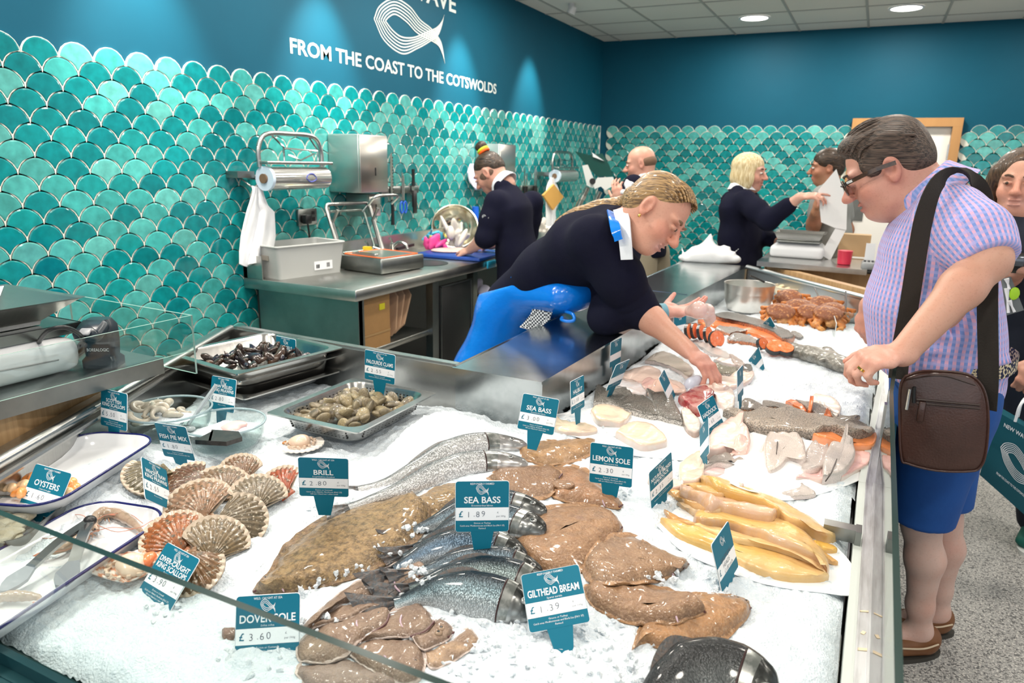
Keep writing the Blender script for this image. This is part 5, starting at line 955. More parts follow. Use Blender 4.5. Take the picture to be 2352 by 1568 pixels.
fillet('k', [(1890, 760), (2050, 780), (2035, 900), (1880, 990), (1740, 1055), (1850, 930)], [(1830, 980), (1990, 830)], 'pink haddock roe by the right rail', 'pale', .018, (.76, .44, .40), seed=38, group=gh)
k1 = fillet('k', [(928, 965), (915, 700), (1000, 522), (1120, 478), (1230, 555), (1330, 680), (1365, 820), (1340, 892), (1180, 885), (1100, 965), (970, 1025)], [(1020, 920), (1120, 720), (1220, 620)], 'wide white haddock fillet with a dark lateral line', 'hskin', .030, (.66, .56, .50), (.80, .70, .66), seed=39, group=gh)
k2 = fillet('k', [(1540, 1085), (1550, 900), (1620, 720), (1700, 650), (1745, 600), (1800, 525), (1835, 620), (1870, 720), (1895, 830), (1830, 965), (1740, 1055)], [(1600, 1020), (1740, 820), (1800, 600)], 'rightmost pear shaped haddock fillet with a dark lateral line', 'hskin', .034, (.58, .51, .47), seed=42, group=gh)
LINE = mat('dark_lateral_line', (.05, .035, .03), .4)
for ob, pts in ((k1, [(1055, 545), (1062, 640), (1050, 760), (1042, 900)]), (k2, [(1780, 690), (1740, 740), (1690, 850), (1640, 970), (1580, 1060)])): mk('lateral_line', tube(spline([onice(x, y, .0005) for x, y in px_('k', pts)], 6), .0016, 6), LINE, ob)
fillet('k', [(1440, 205), (1450, 128), (1560, 128), (1680, 170), (1745, 260), (1720, 355), (1640, 335), (1530, 265)], [(1500, 180), (1690, 300)], 'translucent cream fillet alone on the ice near the rail', 'cream', .008, (.84, .72, .62), seed=43)
# salmon
fillet('s', [(10, 382), (150, 380), (400, 425), (700, 495), (850, 555), (965, 645), (900, 645), (700, 565), (400, 480), (150, 445), (20, 410)], [(80, 400), (500, 480), (920, 630)], 'orange flesh edge of the long salmon side', 'salmon', .018, seed=44)
fillet('s', [(180, 350), (300, 318), (450, 328), (700, 400), (900, 475), (1085, 560), (1085, 612), (960, 622), (830, 540), (600, 462), (300, 392)], [(260, 350), (650, 425), (1040, 590)], 'long dark skinned salmon side stretching to the right', 'sskin', .034, seed=45)
fillet('s', [(203, 492), (280, 438), (480, 476), (570, 500), (400, 525), (370, 548), (280, 515)], [(270, 470), (480, 500)], 'silver salmon strip, farther of the two small ones', 'sskin', .02, (.42, .38, .36), seed=46)
fillet('s', [(343, 580), (440, 533), (560, 558), (650, 600), (720, 668), (600, 648), (450, 628), (360, 620)], [(420, 570), (650, 640)], 'silver salmon strip, nearer of the two small ones', 'sskin', .02, (.36, .33, .31), seed=47)
fillet('s', [(1060, 515), (1100, 505), (1200, 560), (1160, 580), (1080, 550)], [(1090, 525), (1170, 565)], 'small grey salmon tail end on the ice', 'sskin', .014, (.22, .21, .2), (.3, .3, .3), seed=48)
fillet('s', [(770, 695), (900, 655), (1095, 640), (1030, 695), (950, 712), (820, 712)], [(830, 690), (1050, 655)], 'dark fish tail behind the round salmon steak', 'skin', .016, (.10, .10, .085), (.15, .14, .12), seed=49)
def steak(px, py, r, th, lab, tilt, yaw, group, sq=.8):
    c = onice(px, py, .0); t = thing('salmon_steak', lab, 'salmon steak', tuple(c), group=group); a = np.arange(28)/28*2*pi; ou = np.c_[np.cos(a)*r, np.sin(a)*r*sq]; ou[:, 1] -= .25*r*np.exp(-((a-1.5*pi)/.25)**2)*-1
    M = Matrix.Translation(Vector(c)+Vector((0, 0, r*sq*math.sin(abs(tilt))+.004+th*.5*abs(math.cos(tilt))))) @ Euler((tilt, 0, yaw)).to_matrix().to_4x4()
    mk('flesh', xf(loft([np.c_[ou*.955, np.full(28, z)] for z in (-th/2-.0005, -th/2, th/2, th/2+.0005)]), M=M), mat('steak_flesh', (.84, .17, .05), .25, noise=(70, .5, (.90, .36, .18), 3), coat=.35), t)
    mk('skin', xf(loft([np.c_[ou, np.full(28, z)] for z in (-th/2+.001, th/2-.001)], cap=False), M=M), mat('steak_skin', (.05, .052, .055), .25, .3), t)
    mk('backbone', xf(ellip((0, r*.12, th/2), (r*.12, r*.14, .002), 10, 6), M=M), mat('bone_pink', (.86, .45, .36), .3), t)
for i, (x, y) in enumerate([(1581, 782), (1594, 781), (1609, 784), (1624, 790), (1643, 800)]):
    steak(x, y, .040, .016, ['dark edged salmon steak, leftmost of the standing row', 'salmon steak second in the standing row', 'salmon steak in the middle of the standing row', 'salmon steak fourth in the standing row', 'bright orange salmon steak facing out at the right of the standing row'][i], R_(74), R_(50 if i == 4 else 80), 'salmon steaks standing in a row', .95)
steak(1789, 817, .058, .022, 'round orange red salmon steak with a pale centre beside the grey fish', R_(24), R_(12), None, .72)
steak(1749, 807, .030, .02, 'small salmon steak half hidden behind the teal tag', R_(60), R_(60), None, .9)
# wrinkled grey fish
g = np.random.default_rng(11); S = Sculpt(.014); pts = resample(spline(px_('s', [(1080, 760), (1180, 770), (1320, 800), (1450, 840), (1580, 890), (1720, 930)]), 6), 30)
for i, (x, y) in enumerate(pts):
    q = onice(x, y, .0); S.ell(q+A([0, 0, .014]), (.05, .055, .022))
    for _ in range(3): S.ell(q+A([g.normal()*.032, g.normal()*.034, .027+g.normal()*.006]), (g.uniform(.014, .03), g.uniform(.010, .018), .011), (0, 0, g.uniform(0, 3)))
tag(mk('skate_wing', S.mesh(.0065), mat('wrinkled_grey_skin', (.17, .16, .135), .25, noise=(40, .8, (.42, .40, .35), 4), noise2=(22, .5, (.06, .06, .05), 4), coat=.4, bump=(90, .3))), 'wrinkled grey green fish lying behind the ring hand', 'fish')
pad('fish_trim', 's', [(1800, 740), (1900, 705), (1930, 740), (1860, 775)], [(1830, 745), (1910, 735)], .008, SCALY, 'small grey fish offcut by the far right rail', 'fish', cols=[(.3, .28, .25)]*6)
# fillet held in the reaching hand and dressed one in the other hand come with their holder
# ------------------------------------------------------------------ scallops
def shell_build(nt, b, tc):
    N, L = nt.nodes, nt.links; a = N.new('ShaderNodeAttribute'); a.attribute_name = 'Col'
    def nz(sc, lo, hi, c2, prev, det=4):
        t = N.new('ShaderNodeTexNoise'); t.inputs['Scale'].default_value = sc; t.inputs['Detail'].default_value = det; L.new(tc.outputs['Object'], t.inputs['Vector']); r = N.new('ShaderNodeMapRange'); r.inputs[1].default_value = lo; r.inputs[2].default_value = hi; L.new(t.outputs[0], r.inputs[0])
        x = N.new('ShaderNodeMix'); x.data_type = 'RGBA'; L.new(r.outputs[0], x.inputs[0]); L.new(prev, x.inputs[6]); x.inputs[7].default_value = (*c2, 1); return x.outputs[2], t
    o, t = nz(90, .52, .66, (.07, .055, .03), a.outputs['Color']); o, t2 = nz(150, .60, .68, (.50, .44, .34), o)
    L.new(o, b.inputs['Base Color']); bp = N.new('ShaderNodeBump'); bp.inputs['Strength'].default_value = .5; bp.inputs['Distance'].default_value = .004; L.new(t.outputs[0], bp.inputs['Height']); L.new(bp.outputs[0], b.inputs['Normal'])
SHELL = mat('scallop_shell', rough=.35, coat=.25, build=shell_build); PEARL = mat('pale_shell', vcol=True, rough=.35, coat=.2, bump=(90, .15))
def scallop_shape(r, col, rim, ribs=13, dome=.26, n=78, conc=False):
    """fan with radial ribs; hinge at the origin, opening along +y"""
    V, C = [], []; col, rim = A(col), A(rim)
    K = 15
    for k in range(K):
        f = (k/(K-1)); row = []
        for i in range(n):
            th = -2.0+4.0*i/(n-1); R = r*1.05*math.cos(th*.36)**.5*(1+.012*math.cos(ribs*2*pi*(th+2)/4)); x = R*math.sin(th*.62)*1.16*f; y = R*(math.cos(th*.62)*1.9-.75)*f if abs(th) < 9 else 0
            x, y = math.sin(th*.78)*r*f*1.0, (math.cos(th*.78)+.72)*r*.98*f
            z = dome*r*np.interp(f, [0, .12, .35, .65, .88, 1], [.30, .72, 1, .80, .36, .03])*(math.cos(th*.60))**.6+.022*r*math.cos(ribs*2*pi*(th+2)/4)*f*(1-.2*f)
            row.append((x, y-r*.75, (-z if conc else z)+.004)); q = .5+.5*math.cos(ribs*2*pi*(th+2)/4); band = .5+.5*math.sin(f*26+th*.4); c = col*(.80+.30*q)*(.78+.30*band); c = c+(rim-c)*np.clip((f-.95)/.05, 0, 1)*.6
            C.append(c)
        V.append(row)
    VF = sheet(A(V), .003); return VF, np.vstack([C, C])
SCW = []
def scallop(px, py, rpx, ang, col, lab, tilt=(0, 0), rim=(.55, .42, .30), lift=0, group='closed scallop shells in a heap'):
    q = onice(px, py, .012); r = rpx*np.linalg.norm(q-CAM)/F_*1.06; VF, C = scallop_shape(r, col, rim, dome=.30)
    d = A(P(px+math.cos(ang)*20, py-math.sin(ang)*20, q[2]))-A(P(px, py, q[2])); yaw = math.atan2(d[1], d[0])-pi/2
    t = thing('scallop', lab, 'scallop', (q[0], q[1], q[2]-.012+lift), group=group); vv = nrm(A([q[0], q[1], 0])); Qt = Quaternion(Vector(np.cross([0, 0, 1], -vv)), R_(30)) @ Euler((tilt[0], tilt[1], yaw)).to_quaternion(); t.rotation_mode = 'QUATERNION'; t.rotation_quaternion = Qt; t.location.z += r*.30
    mk('upper_shell', VF, SHELL, t, col=C*.62, world=False); low = xf(scallop_shape(r*1.0, col, rim, dome=.12, conc=True)[0], loc=(0, 0, .006)); mk('lower_shell', low, PEARL, t, col=np.tile(A([.50, .40, .30]), (len(low[0]), 1)), world=False)
    mk('hinge_ears', prism([(-.30*r, -.80*r), (.30*r, -.80*r), (.24*r, -.56*r), (-.24*r, -.56*r)], .002, .009), SHELL, t, col=np.tile(A(col)*.8, (8, 1)), world=False)
    global HM
    X_, Y_ = np.meshgrid(hx, hy, indexing='ij'); rr_ = np.hypot(X_-q[0], Y_-q[1]); HM = np.where(rr_ < r*.95, np.maximum(HM, q[2]-.012+lift+.30*r*np.sqrt(np.clip(1-(rr_/r)**2, 0, 1))), HM); return t
scallop(341, 1105, 50, R_(200), (.20, .16, .08), 'greenish scallop half hidden by the king prawns tag', (.2, 0))
scallop(432, 1112, 52, R_(170), (.20, .09, .045), 'dark brown scallop seen edge on beside the king prawns tag', (-.3, .1))
scallop(553, 1086, 43, R_(120), (.26, .13, .06), 'small brown scallop at the back of the heap')
scallop(510, 1122, 54, R_(100), (.30, .18, .10), 'brown scallop in the middle back, left of the grey one', (-.15, .1))
scallop(643, 1122, 50, R_(150), (.52, .10, .03), 'orange red scallop beside the brill tag', (-.25, -.25), rim=(.55, .2, .08))
scallop(594, 1146, 56, R_(75), (.27, .20, .12), 'grey brown scallop left of the orange red one', (-.1, .1))
scallop(458, 1168, 64, R_(125), (.44, .24, .13), 'pinkish scallop with a pale green edge and bold ribs', (-.15, -.1), rim=(.45, .42, .2))
scallop(549, 1205, 60, R_(10), (.24, .175, .10), 'encrusted grey green scallop on the right of the heap', (0, .15))
scallop(402, 1242, 62, R_(130), (.50, .15, .035), 'bright orange scallop in front of the pinkish one', (-.15, -.1))
scallop(497, 1255, 63, R_(60), (.27, .18, .085), 'brown scallop with an orange speck, right of the bright orange one', (-.05, .15))
scallop(448, 1318, 58, R_(-60), (.30, .15, .06), 'brown scallop behind the diver caught tag', (.05, .2), rim=(.62, .36, .16))
def open_scallop(px, py, rpx, ang, lab, stripes, roe=True):
    q = onice(px, py, .004); r = rpx*np.linalg.norm(q-CAM)/F_; VF, C = scallop_shape(r, stripes, (.85, .78, .70), dome=.10, conc=True); d = A(P(px+math.cos(ang)*20, py-math.sin(ang)*20, q[2]))-A(P(px, py, q[2]))
    t = thing('open_scallop', lab, 'scallop', (q[0], q[1], q[2]+.012), math.atan2(d[1], d[0])-pi/2)
    k = np.arange(len(C)); C = np.where((np.sin(k*.5) > .3)[:, None], A(stripes), A([.80, .74, .68]))
    mk('shell', VF, PEARL, t, col=C, world=False); S = Sculpt(.012).ell((0, .0, .010), (.42*r, .38*r, .30*r)).ell((.1*r, -.35*r, .006), (.30*r, .22*r, .2*r)); mk('white_meat', S.mesh(r/11), mat('scallop_meat', (.80, .62, .48), .25, coat=.4, noise=(30, .4, (.72, .45, .30))), t, world=False)
    if roe: S = Sculpt(.012).ell((.45*r, .12*r, .010), (.20*r, .34*r, .2*r), (0, 0, -.3)); mk('orange_roe', S.mesh(r/11), mat('scallop_roe', (.80, .22, .08), .25, coat=.4), t, world=False)
    S = Sculpt(.006)
    for a in np.linspace(0, 5.6, 15): S.ell((.62*r*math.cos(a), .56*r*math.sin(a)-.05*r, .006), (.12*r, .10*r, .07*r), (0, 0, a))
    mk('frill', S.mesh(r/12), mat('scallop_frill', (.70, .55, .44), .3, coat=.3, noise=(60, .6, (.42, .28, .18))), t, world=False); return t
open_scallop(303, 1318, 68, R_(70), 'open striped scallop with white meat and orange roe by the diver caught tag', (.62, .25, .13))
open_scallop(693, 1030, 50, R_(-20), 'open white scallop alone on the ice above the brill tag', (.82, .74, .66), False)
o = pad('shell_fragment', 'f', [(648, 1018), (665, 1014), (690, 1004), (668, 1020)], [(655, 1017), (684, 1008)], .006, SHELL, 'thin orange brown shell edge by the open white scallop', 'shell', cols=[(.5, .2, .05)]*6)
# ------------------------------------------------------------------ pans
def corners(pts, z): return A([P(x, y, z) for x, y in pts])
PAN = mat('pan_steel', (.56, .55, .53), .24, 1, noise=(10, .4, (.34, .34, .33), 4), bump=(50, .03))
def gn_pan(name, label, cat, pts, z, depth, group=None, holes=False):
    """pts = left, back, right, front rim corners in pixels"""
    c = corners(pts, z); ctr = c.mean(0); u = (c[3]-c[0]+c[2]-c[1])/2; v = (c[1]-c[0]+c[2]-c[3])/2; lx, ly = np.linalg.norm(u), np.linalg.norm(v); yaw = math.atan2(u[1], u[0])
    t = thing(name, label, cat, (ctr[0], ctr[1], z-depth), yaw, group); rg = [ring3(lx, ly, .012, depth-.004), ring3(lx, ly, .012, depth), ring3(lx-.045, ly-.045, .045, depth), ring3(lx-.054, ly-.054, .045, depth-.008), ring3(lx-.075, ly-.075, .045, .012), ring3(lx-.10, ly-.10, .04, 0), ring3(lx-.12, ly-.12, .03, .0)]
    rg = [r[:] for r in rg]; n = len(rg[0]); inner = loft(rg, cap=False); m = 6*n; inner[1].append(tuple(m+i for i in range(n)))
    out = [ring3(lx, ly, .012, depth-.004), ring3(lx-.046, ly-.046, .045, depth-.004), ring3(lx-.073, ly-.073, .045, .010), ring3(lx-.10, ly-.10, .04, -.002)]; outer = loft([o_[::-1] for o_ in out], cap=False); outer[1].append(tuple(3*n+i for i in range(n)))
    mk('pan_body', J(inner, outer), PAN, t, world=False, auto=50)
    if holes:
        H = []
        for s in (-1, 1):
            for i in range(16):
                for j in range(4):
                    k = j/4; w = lx/2-.029-.010*k; H.append(box((s*(w), -ly*.33+i*ly*.66/15, depth-.016-.008*j), (.003, .0042, .0042))); H.append(box((-lx*.30+i*lx*.6/15, s*(ly/2-.029-.010*k), depth-.016-.008*j), (.0042, .003, .0042)))
        mk('perforations', J(*H), DARK, t, world=False, smooth=False)['kind'] = 'stuff'
    return t, ctr, lx, ly, yaw
ctl, _, _, _, _ = gn_pan('pan_lid_tray', 'flat steel tray at the bottom of the mussel pan stack', 'tray', [(429, 874), (596, 806), (741, 846), (607, 924)], .915, .03)
gn_pan('gastronorm_pan', 'lower empty steel pan under the mussel pan', 'pan', [(421, 834), (590, 768), (739, 808), (605, 884)], .972, .075)
mp, mc, mlx, mly, myaw = gn_pan('gastronorm_pan', 'upper steel pan full of dark mussels', 'pan', [(418, 820), (588, 752), (738, 793), (602, 866)], 1.005, .065)
cp_, cc_, clx, cly, cyaw = gn_pan('perforated_pan', 'perforated steel pan full of clams', 'pan', [(644, 954), (781, 862), (978, 899), (851, 998)], .935, .055, holes=True)
def half_shell(L_, Wd, T_, n=14, m=9, col=None):
    V, C = [], []
    for s in (1, -1):
        rings = []
        for i in range(m):
            f = i/(m-1); a = np.arange(n)/n*2*pi; R = math.sin(pi/2*min(1, f*1.0)); rings.append(np.c_[L_/2*R*np.cos(a)*(1+.18*np.sin(a)), Wd/2*R*np.sin(a), s*T_/2*math.cos(pi/2*f)*np.ones(n)])
        V.append(loft(rings if s < 0 else [r[::-1] for r in rings], cap=False))
    return J(*V)
def pile(proto, n, ctr, lx, ly, yaw, z0, z1, label, group, seed, sc=(.85, 1.15), tiltr=1.2):
    """copies of one shell heaped in a pan"""
    g = np.random.default_rng(seed); out = []; placed = []; k = 0; tries = 0; gap = math.sqrt(lx*ly/n)*.62
    Mw = Matrix.Translation((ctr[0], ctr[1], 0)) @ Matrix.Rotation(yaw, 4, 'Z')
    while k < n and tries < 6000:
        tries += 1; x, y = g.uniform(-lx/2, lx/2), g.uniform(-ly/2, ly/2)
        if any((x-a)**2+(y-b)**2 < (gap*(1 if tries < 3000 else .6))**2 for a, b in placed): continue
        placed.append((x, y)); d = max(abs(x)/(lx/2), abs(y)/(ly/2)); z = z0+(z1-z0)*(1-d**2)+g.normal()*.003
        M = Mw @ Matrix.Translation((x, y, z)) @ Euler((g.normal()*.45*tiltr, g.normal()*.45*tiltr, g.uniform(0, 6.28))).to_matrix().to_4x4() @ Matrix.Scale(g.uniform(*sc), 4)
        if k == 0: proto.matrix_basis = M; o = proto
        else: o = dup(proto, M, label)
        o['group'] = group; o['label'] = label; k += 1
def shellthing(name, label, cat, vf, m, colf):
    o = mk(name, vf, m, world=False, col=colf(vf[0])); tag(o, label, cat); return o
MUSS = mat('mussel_shell', vcol=True, rough=.2, coat=.2, noise=(60, .3, (.06, .03, .018), 3), bump=(60, .15))
def musscol(V): k = np.clip((V[:, 0]/.05+.3), 0, 1)[:, None]; return A([.006, .007, .011])*(1-k*.6)+A([.10, .05, .02])*k*.35
def mussel_vf(): 
    V, Fq = half_shell(.066, .033, .024); x = (V[:, 0]/.029+1)/2; V[:, 1] *= (.45+.75*x)[...]; V[:, 2] *= (.5+.6*x); V[:, 1] += .006*np.sin(x*3); return V, Fq
for i, cfun in enumerate([musscol, lambda V: A([.012, .014, .03])*np.ones((len(V), 3)), lambda V: musscol(V)*1.2+A([.04, .02, .009])]):
    pr = shellthing('mussel', 'x', 'mussel', mussel_vf(), MUSS, cfun); pile(pr, [34, 14, 14][i], mc, mlx*.66, mly*.66, myaw, 0.962, 1.0, ['glossy black mussel in the upper steel pan', 'blue black mussel in the upper steel pan', 'brownish mussel in the upper steel pan'][i], ['black mussels in the pan', 'blue black mussels in the pan', 'brown mussels in the pan'][i], 20+i)
CLAM = mat('clam_shell', vcol=True, rough=.28, coat=.35, noise=(55, .65, (.10, .075, .035), 5), noise2=(24, .4, (.46, .38, .24), 3), bump=(160, .3, 'noise', (1, 4, 1)))
for i, c in enumerate([(.19, .145, .08), (.33, .26, .14), (.11, .085, .055)]):
    pr = shellthing('clam', 'x', 'clam', half_shell(.050, .040, .021), CLAM, lambda V: A(c)*np.ones((len(V), 3))*(.55+.8*np.sin(V[:, :1]*420)**2))
    pile(pr, [26, 22, 20][i], cc_, clx*.70, cly*.70, cyaw, .906, .938, ['mid brown clam in the perforated pan', 'yellowish clam in the perforated pan', 'dark grey brown clam in the perforated pan'][i], ['mid brown clams', 'yellowish clams', 'dark clams'][i], 40+i, (.85, 1.15))
# ------------------------------------------------------------------ glass bowls, enamel trays
def glass_bowl(pxl, pxr, py, z, h, label):
    a, b = P(pxl, py, z), P(pxr, py, z); c = (a+b)/2; r = np.linalg.norm(b-a)/2; t = thing('glass_bowl', label, 'bowl', (c[0], c[1], z-h))
    mk('bowl_wall', lathe([(r*.62, 0), (r*.80, .008), (r*.94, h*.5), (r, h), (r*.985, h+.002), (r*.97, h), (r*.91, h*.5), (r*.77, .014), (.001, .012)], 48, (c[0], c[1], z-h)), PANE, t); mk('rim', tube([(c[0]+r*math.cos(k), c[1]+r*math.sin(k), z) for k in np.arange(48)/48*2*pi], .0032, 8, closed=True), mat('thick_glass_rim', (.55, .68, .72), .1, trans=.5), t); return t, c, r
b1, c1, r1 = glass_bowl(290, 482, 938, .955, .085, 'glass bowl of peeled prawns behind the scallops tag'); b2, c2, r2 = glass_bowl(421, 607, 968, .935, .075, 'glass bowl of fish pie mix beside its tag')
def heap(c, r, z, seed): 
    g = np.random.default_rng(seed); n = 26; a = np.linspace(0, 2*pi, n, endpoint=False); rings = [np.c_[c[0]+np.cos(a)*r*f, c[1]+np.sin(a)*r*f, z+.025*(1-f)+.02*f*np.sin(a+2.2)+g.normal(size=n)*.0015] for f in (1, .85, .6, .3, .02)]; return loft(rings)
tag(mk('bowl_ice', heap(c1, r1*.88, .926, 1), ICEM), 'mound of crushed ice inside the peeled prawn bowl', 'ice', kind='stuff'); tag(mk('bowl_ice', heap(c2, r2*.88, .912, 2), ICEM), 'mound of crushed ice inside the fish pie bowl', 'ice', kind='stuff')
def prawn_pts(r, n=10, span=3.6): a = np.linspace(0, span, n); return np.c_[r*np.cos(a), r*np.sin(a), .3*r*np.sin(a*1.3)]
S = Sculpt(.004); pp = prawn_pts(.016); S.chain(pp, list(np.linspace(.0085, .0035, 10))); S.ell(pp[-1]+A([.004, -.004, 0]), (.007, .003, .004)); pv = S.mesh(.0022)
pr = tag(mk('peeled_prawn', pv, mat('raw_prawn', (.60, .54, .44), .22, coat=.4, noise=(90, .5, (.40, .37, .30)))), 'x', 'prawn'); pile(pr, 16, c1+A([-.02, -.03, 0]), r1*1.15, r1*.95, .3, .936, .956, 'grey peeled prawn on ice in the rear glass bowl', 'peeled prawns in the glass bowl', 60, (.9, 1.3), .6)
for pts, lab, col in (([(448, 1010), (490, 988), (484, 1012)], 'black fish skin wedge, left one in the fish pie bowl', 0), ([(478, 1012), (486, 986), (548, 990), (556, 1003), (520, 1014)], 'black fish skin piece, right one in the fish pie bowl', 0)):
    W = A([P(x, y, .94) for x, y in pts]); top = loft([np.c_[W[:, :2], np.full(len(W), z)] for z in (.928, .94)]); tag(mk('fish_skin_piece', top, mat('black_fish_skin', (.022, .02, .018), .3, noise=(60, .6, (.06, .05, .045))), smooth=False), lab, 'fish piece')
S = Sculpt(.01).ell(P(545, 975, .935), (.028, .02, .010), (0, 0, .5)).ell(P(528, 985, .93), (.03, .02, .012)); tag(mk('pink_fish_piece', S.mesh(.004), mat('pink_fish', (.78, .50, .47), .3)), 'pink fish pieces behind the black skin in the bowl', 'fish piece')
sp = [P(497, 884, 1.03), P(470, 922, .985), P(450, 950, .955), P(432, 975, .93)]; t = thing('serving_spoon', 'clear plastic spoon leaning across the two glass bowls', 'spoon', tuple(sp[3])); mk('handle', tube(spline(sp, 6), [.006]*12+[.005]*7, 8), mat('milky_clear_plastic', (.62, .68, .70), .15, trans=.5), t); mk('spoon_bowl', ellip(sp[3]+A([0, 0, -.01]), (.022, .016, .008), 16, 8), mat('milky_clear_plastic'), t)
ENAM = mat('white_enamel', (.84, .85, .87), .12, coat=.5); NAVY = mat('navy_enamel_rim', (.008, .012, .11), .2)
def enamel(label, c, u, v, z, h=.035):
    """c centre, u / v half axes in plan"""
    u, v = A(u), A(v); lu, lv = np.linalg.norm(u), np.linalg.norm(v); yaw = math.atan2(u[1], u[0]); t = thing('enamel_tray', label, 'tray', (c[0], c[1], z-h), yaw); w, l = 2*lu, 2*lv
    rg = [ring3(w-.06, l-.06, .06, 0, 8), ring3(w-.03, l-.03, .06, .006, 8), ring3(w-.006, l-.006, .065, h-.004, 8), ring3(w, l, .068, h, 8), ring3(w-.012, l-.012, .064, h, 8), ring3(w-.036, l-.036, .058, .010, 8), ring3(w-.066, l-.066, .05, .005, 8)]
    mk('tray_body', loft(rg), ENAM, t, world=False, auto=60); mk('rim', tube(ring3(w, l, .068, h, 8), .0032, 8, closed=True), NAVY, t, world=False); return t
def enamel_px(label, A_, B_, C_, z, ext):
    """A_,B_ = ends of the near long edge, C_ = point on the far long edge; ext lengthens it beyond A_"""
    a, b, c = P(*A_, z)[:2], P(*B_, z)[:2], P(*C_, z)[:2]; d = nrm(b-a); n = A([-d[1], d[0]]); wd = (c-a)@n; a = a-d*ext; ctr = (a+b)/2+n*wd/2; return enamel(label, ctr, d*np.linalg.norm(b-a)/2, n*abs(wd)/2, z), ctr, d, n
enamel_px('white enamel tray with navy rim, farther one, holding orange shellfish', (112, 1166), (371, 1001), (205, 984), .945, .0)
enamel_px('white enamel tray with navy rim, nearer one, holding whole prawns and tongs', (0, 1441), (402, 1174), (235, 1132), .905, .10)
for i, (x, y, r, lab) in enumerate([(66, 1107, 14, 'bright orange shellfish piece left of the oysters tag'), (48, 1125, 14, 'pale orange shellfish piece at the far left of the tray'), (40, 1142, 13, 'orange shellfish piece at the near left of the tray'), (158, 1118, 12, 'orange shellfish piece right of the oysters tag'), (165, 1131, 13, 'orange shellfish piece near the tray rim'), (150, 1140, 11, 'pale shellfish piece just behind the oysters tag'), (20, 1130, 11, 'cream shellfish piece at the left edge')]):
    q = P(x, y, .924); s = r*np.linalg.norm(q-CAM)/F_; S = Sculpt(.008); pp = prawn_pts(s*.7); S.chain([q+p+A([0, 0, .008]) for p in pp], list(np.linspace(s*.5, s*.22, 10))); tag(mk('shellfish_piece', S.mesh(.003), mat('orange_shellfish' if i in (0, 2, 3, 4) else 'cream_shellfish', (.82, .27, .05) if i in (0, 2, 3, 4) else (.86, .60, .36), .25, coat=.4, noise=(50, .6, (.88, .52, .25)))), lab, 'shellfish')
def whole_prawn(path, z, lab, r=.011):
    p = A([P(x, y, z) for x, y in path]); p[:, 2] += .010; p = resample(spline(p, 6), 22); t = thing('whole_prawn', lab, 'prawn', tuple(p[8]-A([0, 0, .01]))); w = np.interp(np.linspace(0, 1, 22), [0, .1, .35, .6, .9, 1], [.35, .75, 1, .9, .5, .35])*r
    PR = mat('raw_prawn_shell', (.36, .27, .19), .2, coat=.4, noise=(80, .6, (.20, .13, .085)), noise2=(30, .4, (.52, .36, .28))); R = []
    for i in range(22): 
        k = 1+.10*(i % 3 == 0); R.append(w[i]*k)
    mk('body', tube(p, R, 12), PR, t); d = nrm(p[-1]-p[-3]); n = nrm(np.cross(d, [0, 0, 1])); mk('tail_fan', J(*[xf(ellip((0, 0, 0), (r*1.1, r*.35, r*.12), 10, 5), rot=(0, 0, math.atan2(d[1], d[0])+a), loc=p[-1]+d*r*.8+n*r*a*.9) for a in (-.5, 0, .5)]), mat('prawn_tail', (.42, .16, .10), .3), t)
    h = nrm(p[0]-p[2]); m_ = nrm(np.cross(h, [0, 0, 1])); mk('eye', ellip(p[0]+m_*r*.5+A([0, 0, r*.5]), (r*.22,)*3, 8, 6), EYEB, t)
    for s in (-1, 1): mk('antenna', tube(spline([p[0], p[0]+h*.03+m_*s*.02+A([0, 0, .012]), p[0]+h*.05+m_*s*.06+A([0, 0, .004]), p[0]+h*.02+m_*s*.10-A([0, 0, .004])], 6), .0007, 5), mat('prawn_feeler', (.55, .22, .14), .4), t)
    legs = [tube(spline([p[3+i], p[3+i]+m_*(.012+.003*(i % 2))-A([0, 0, .004]), p[3+i]+m_*.020+d*.004*i-A([0, 0, .010])], 4), .0011, 5) for i in range(6)]; mk('walking_legs', J(*legs), mat('prawn_legs', (.52, .30, .20), .3), t)['kind'] = 'stuff'; return t
whole_prawn([(215, 1215), (232, 1193), (265, 1188), (300, 1206), (328, 1232)], .880, 'whole raw prawn curled at the right end of the near tray', .012)
whole_prawn([(226, 1228), (215, 1208), (238, 1180), (262, 1187)], .885, 'whole raw prawn beneath the curled one, legs showing', .010)
whole_prawn([(205, 1222), (178, 1250), (140, 1272), (105, 1281)], .880, 'whole raw prawn lying under the tongs', .011)
whole_prawn([(-20, 1392), (20, 1380), (85, 1382), (92, 1390)], .880, 'whole raw prawn at the near left corner of the tray', .010)
# tongs
tg = thing('tongs', 'steel tongs with scalloped grey tips lying in the near tray', 'tongs', tuple(P(120, 1290, .885))); zt = .905
pv = P(207, 1195, zt+.02); tips = [(P(70, 1303, zt), P(8, 1358, zt-.008)), (P(170, 1290, zt), P(140, 1345, zt-.006))]
for i, (m0, t0) in enumerate(tips):
    mk('arm', strap(spline([pv, pv+(m0-pv)*.5+A([0, 0, .006]), m0], 8), (0, 0, 1) if 0 else nrm(np.cross(m0-pv, [0, 0, 1])), .020, .006), mat('tong_steel', (.30, .31, .31), .25, 1), tg, auto=40)
    d = nrm(t0-m0); n = nrm(np.cross(d, [0, 0, 1])); ou = [(-.006, -.010), (.25, -.014), (.5, -.019), (.75, -.018), (1, -.010), (1.04, 0), (1, .010), (.75, .018), (.5, .019), (.25, .014), (-.006, .010)]; Lt = np.linalg.norm(t0-m0); V = [[m0+d*Lt*a+n*b*(1+.10*math.sin(a*30))+A([0, 0, z]) for a, b in ou] for z in (-.003, .003)]; mk('gripping_tip', loft(V), mat('grey_silicone', (.22, .24, .27), .4), tg)
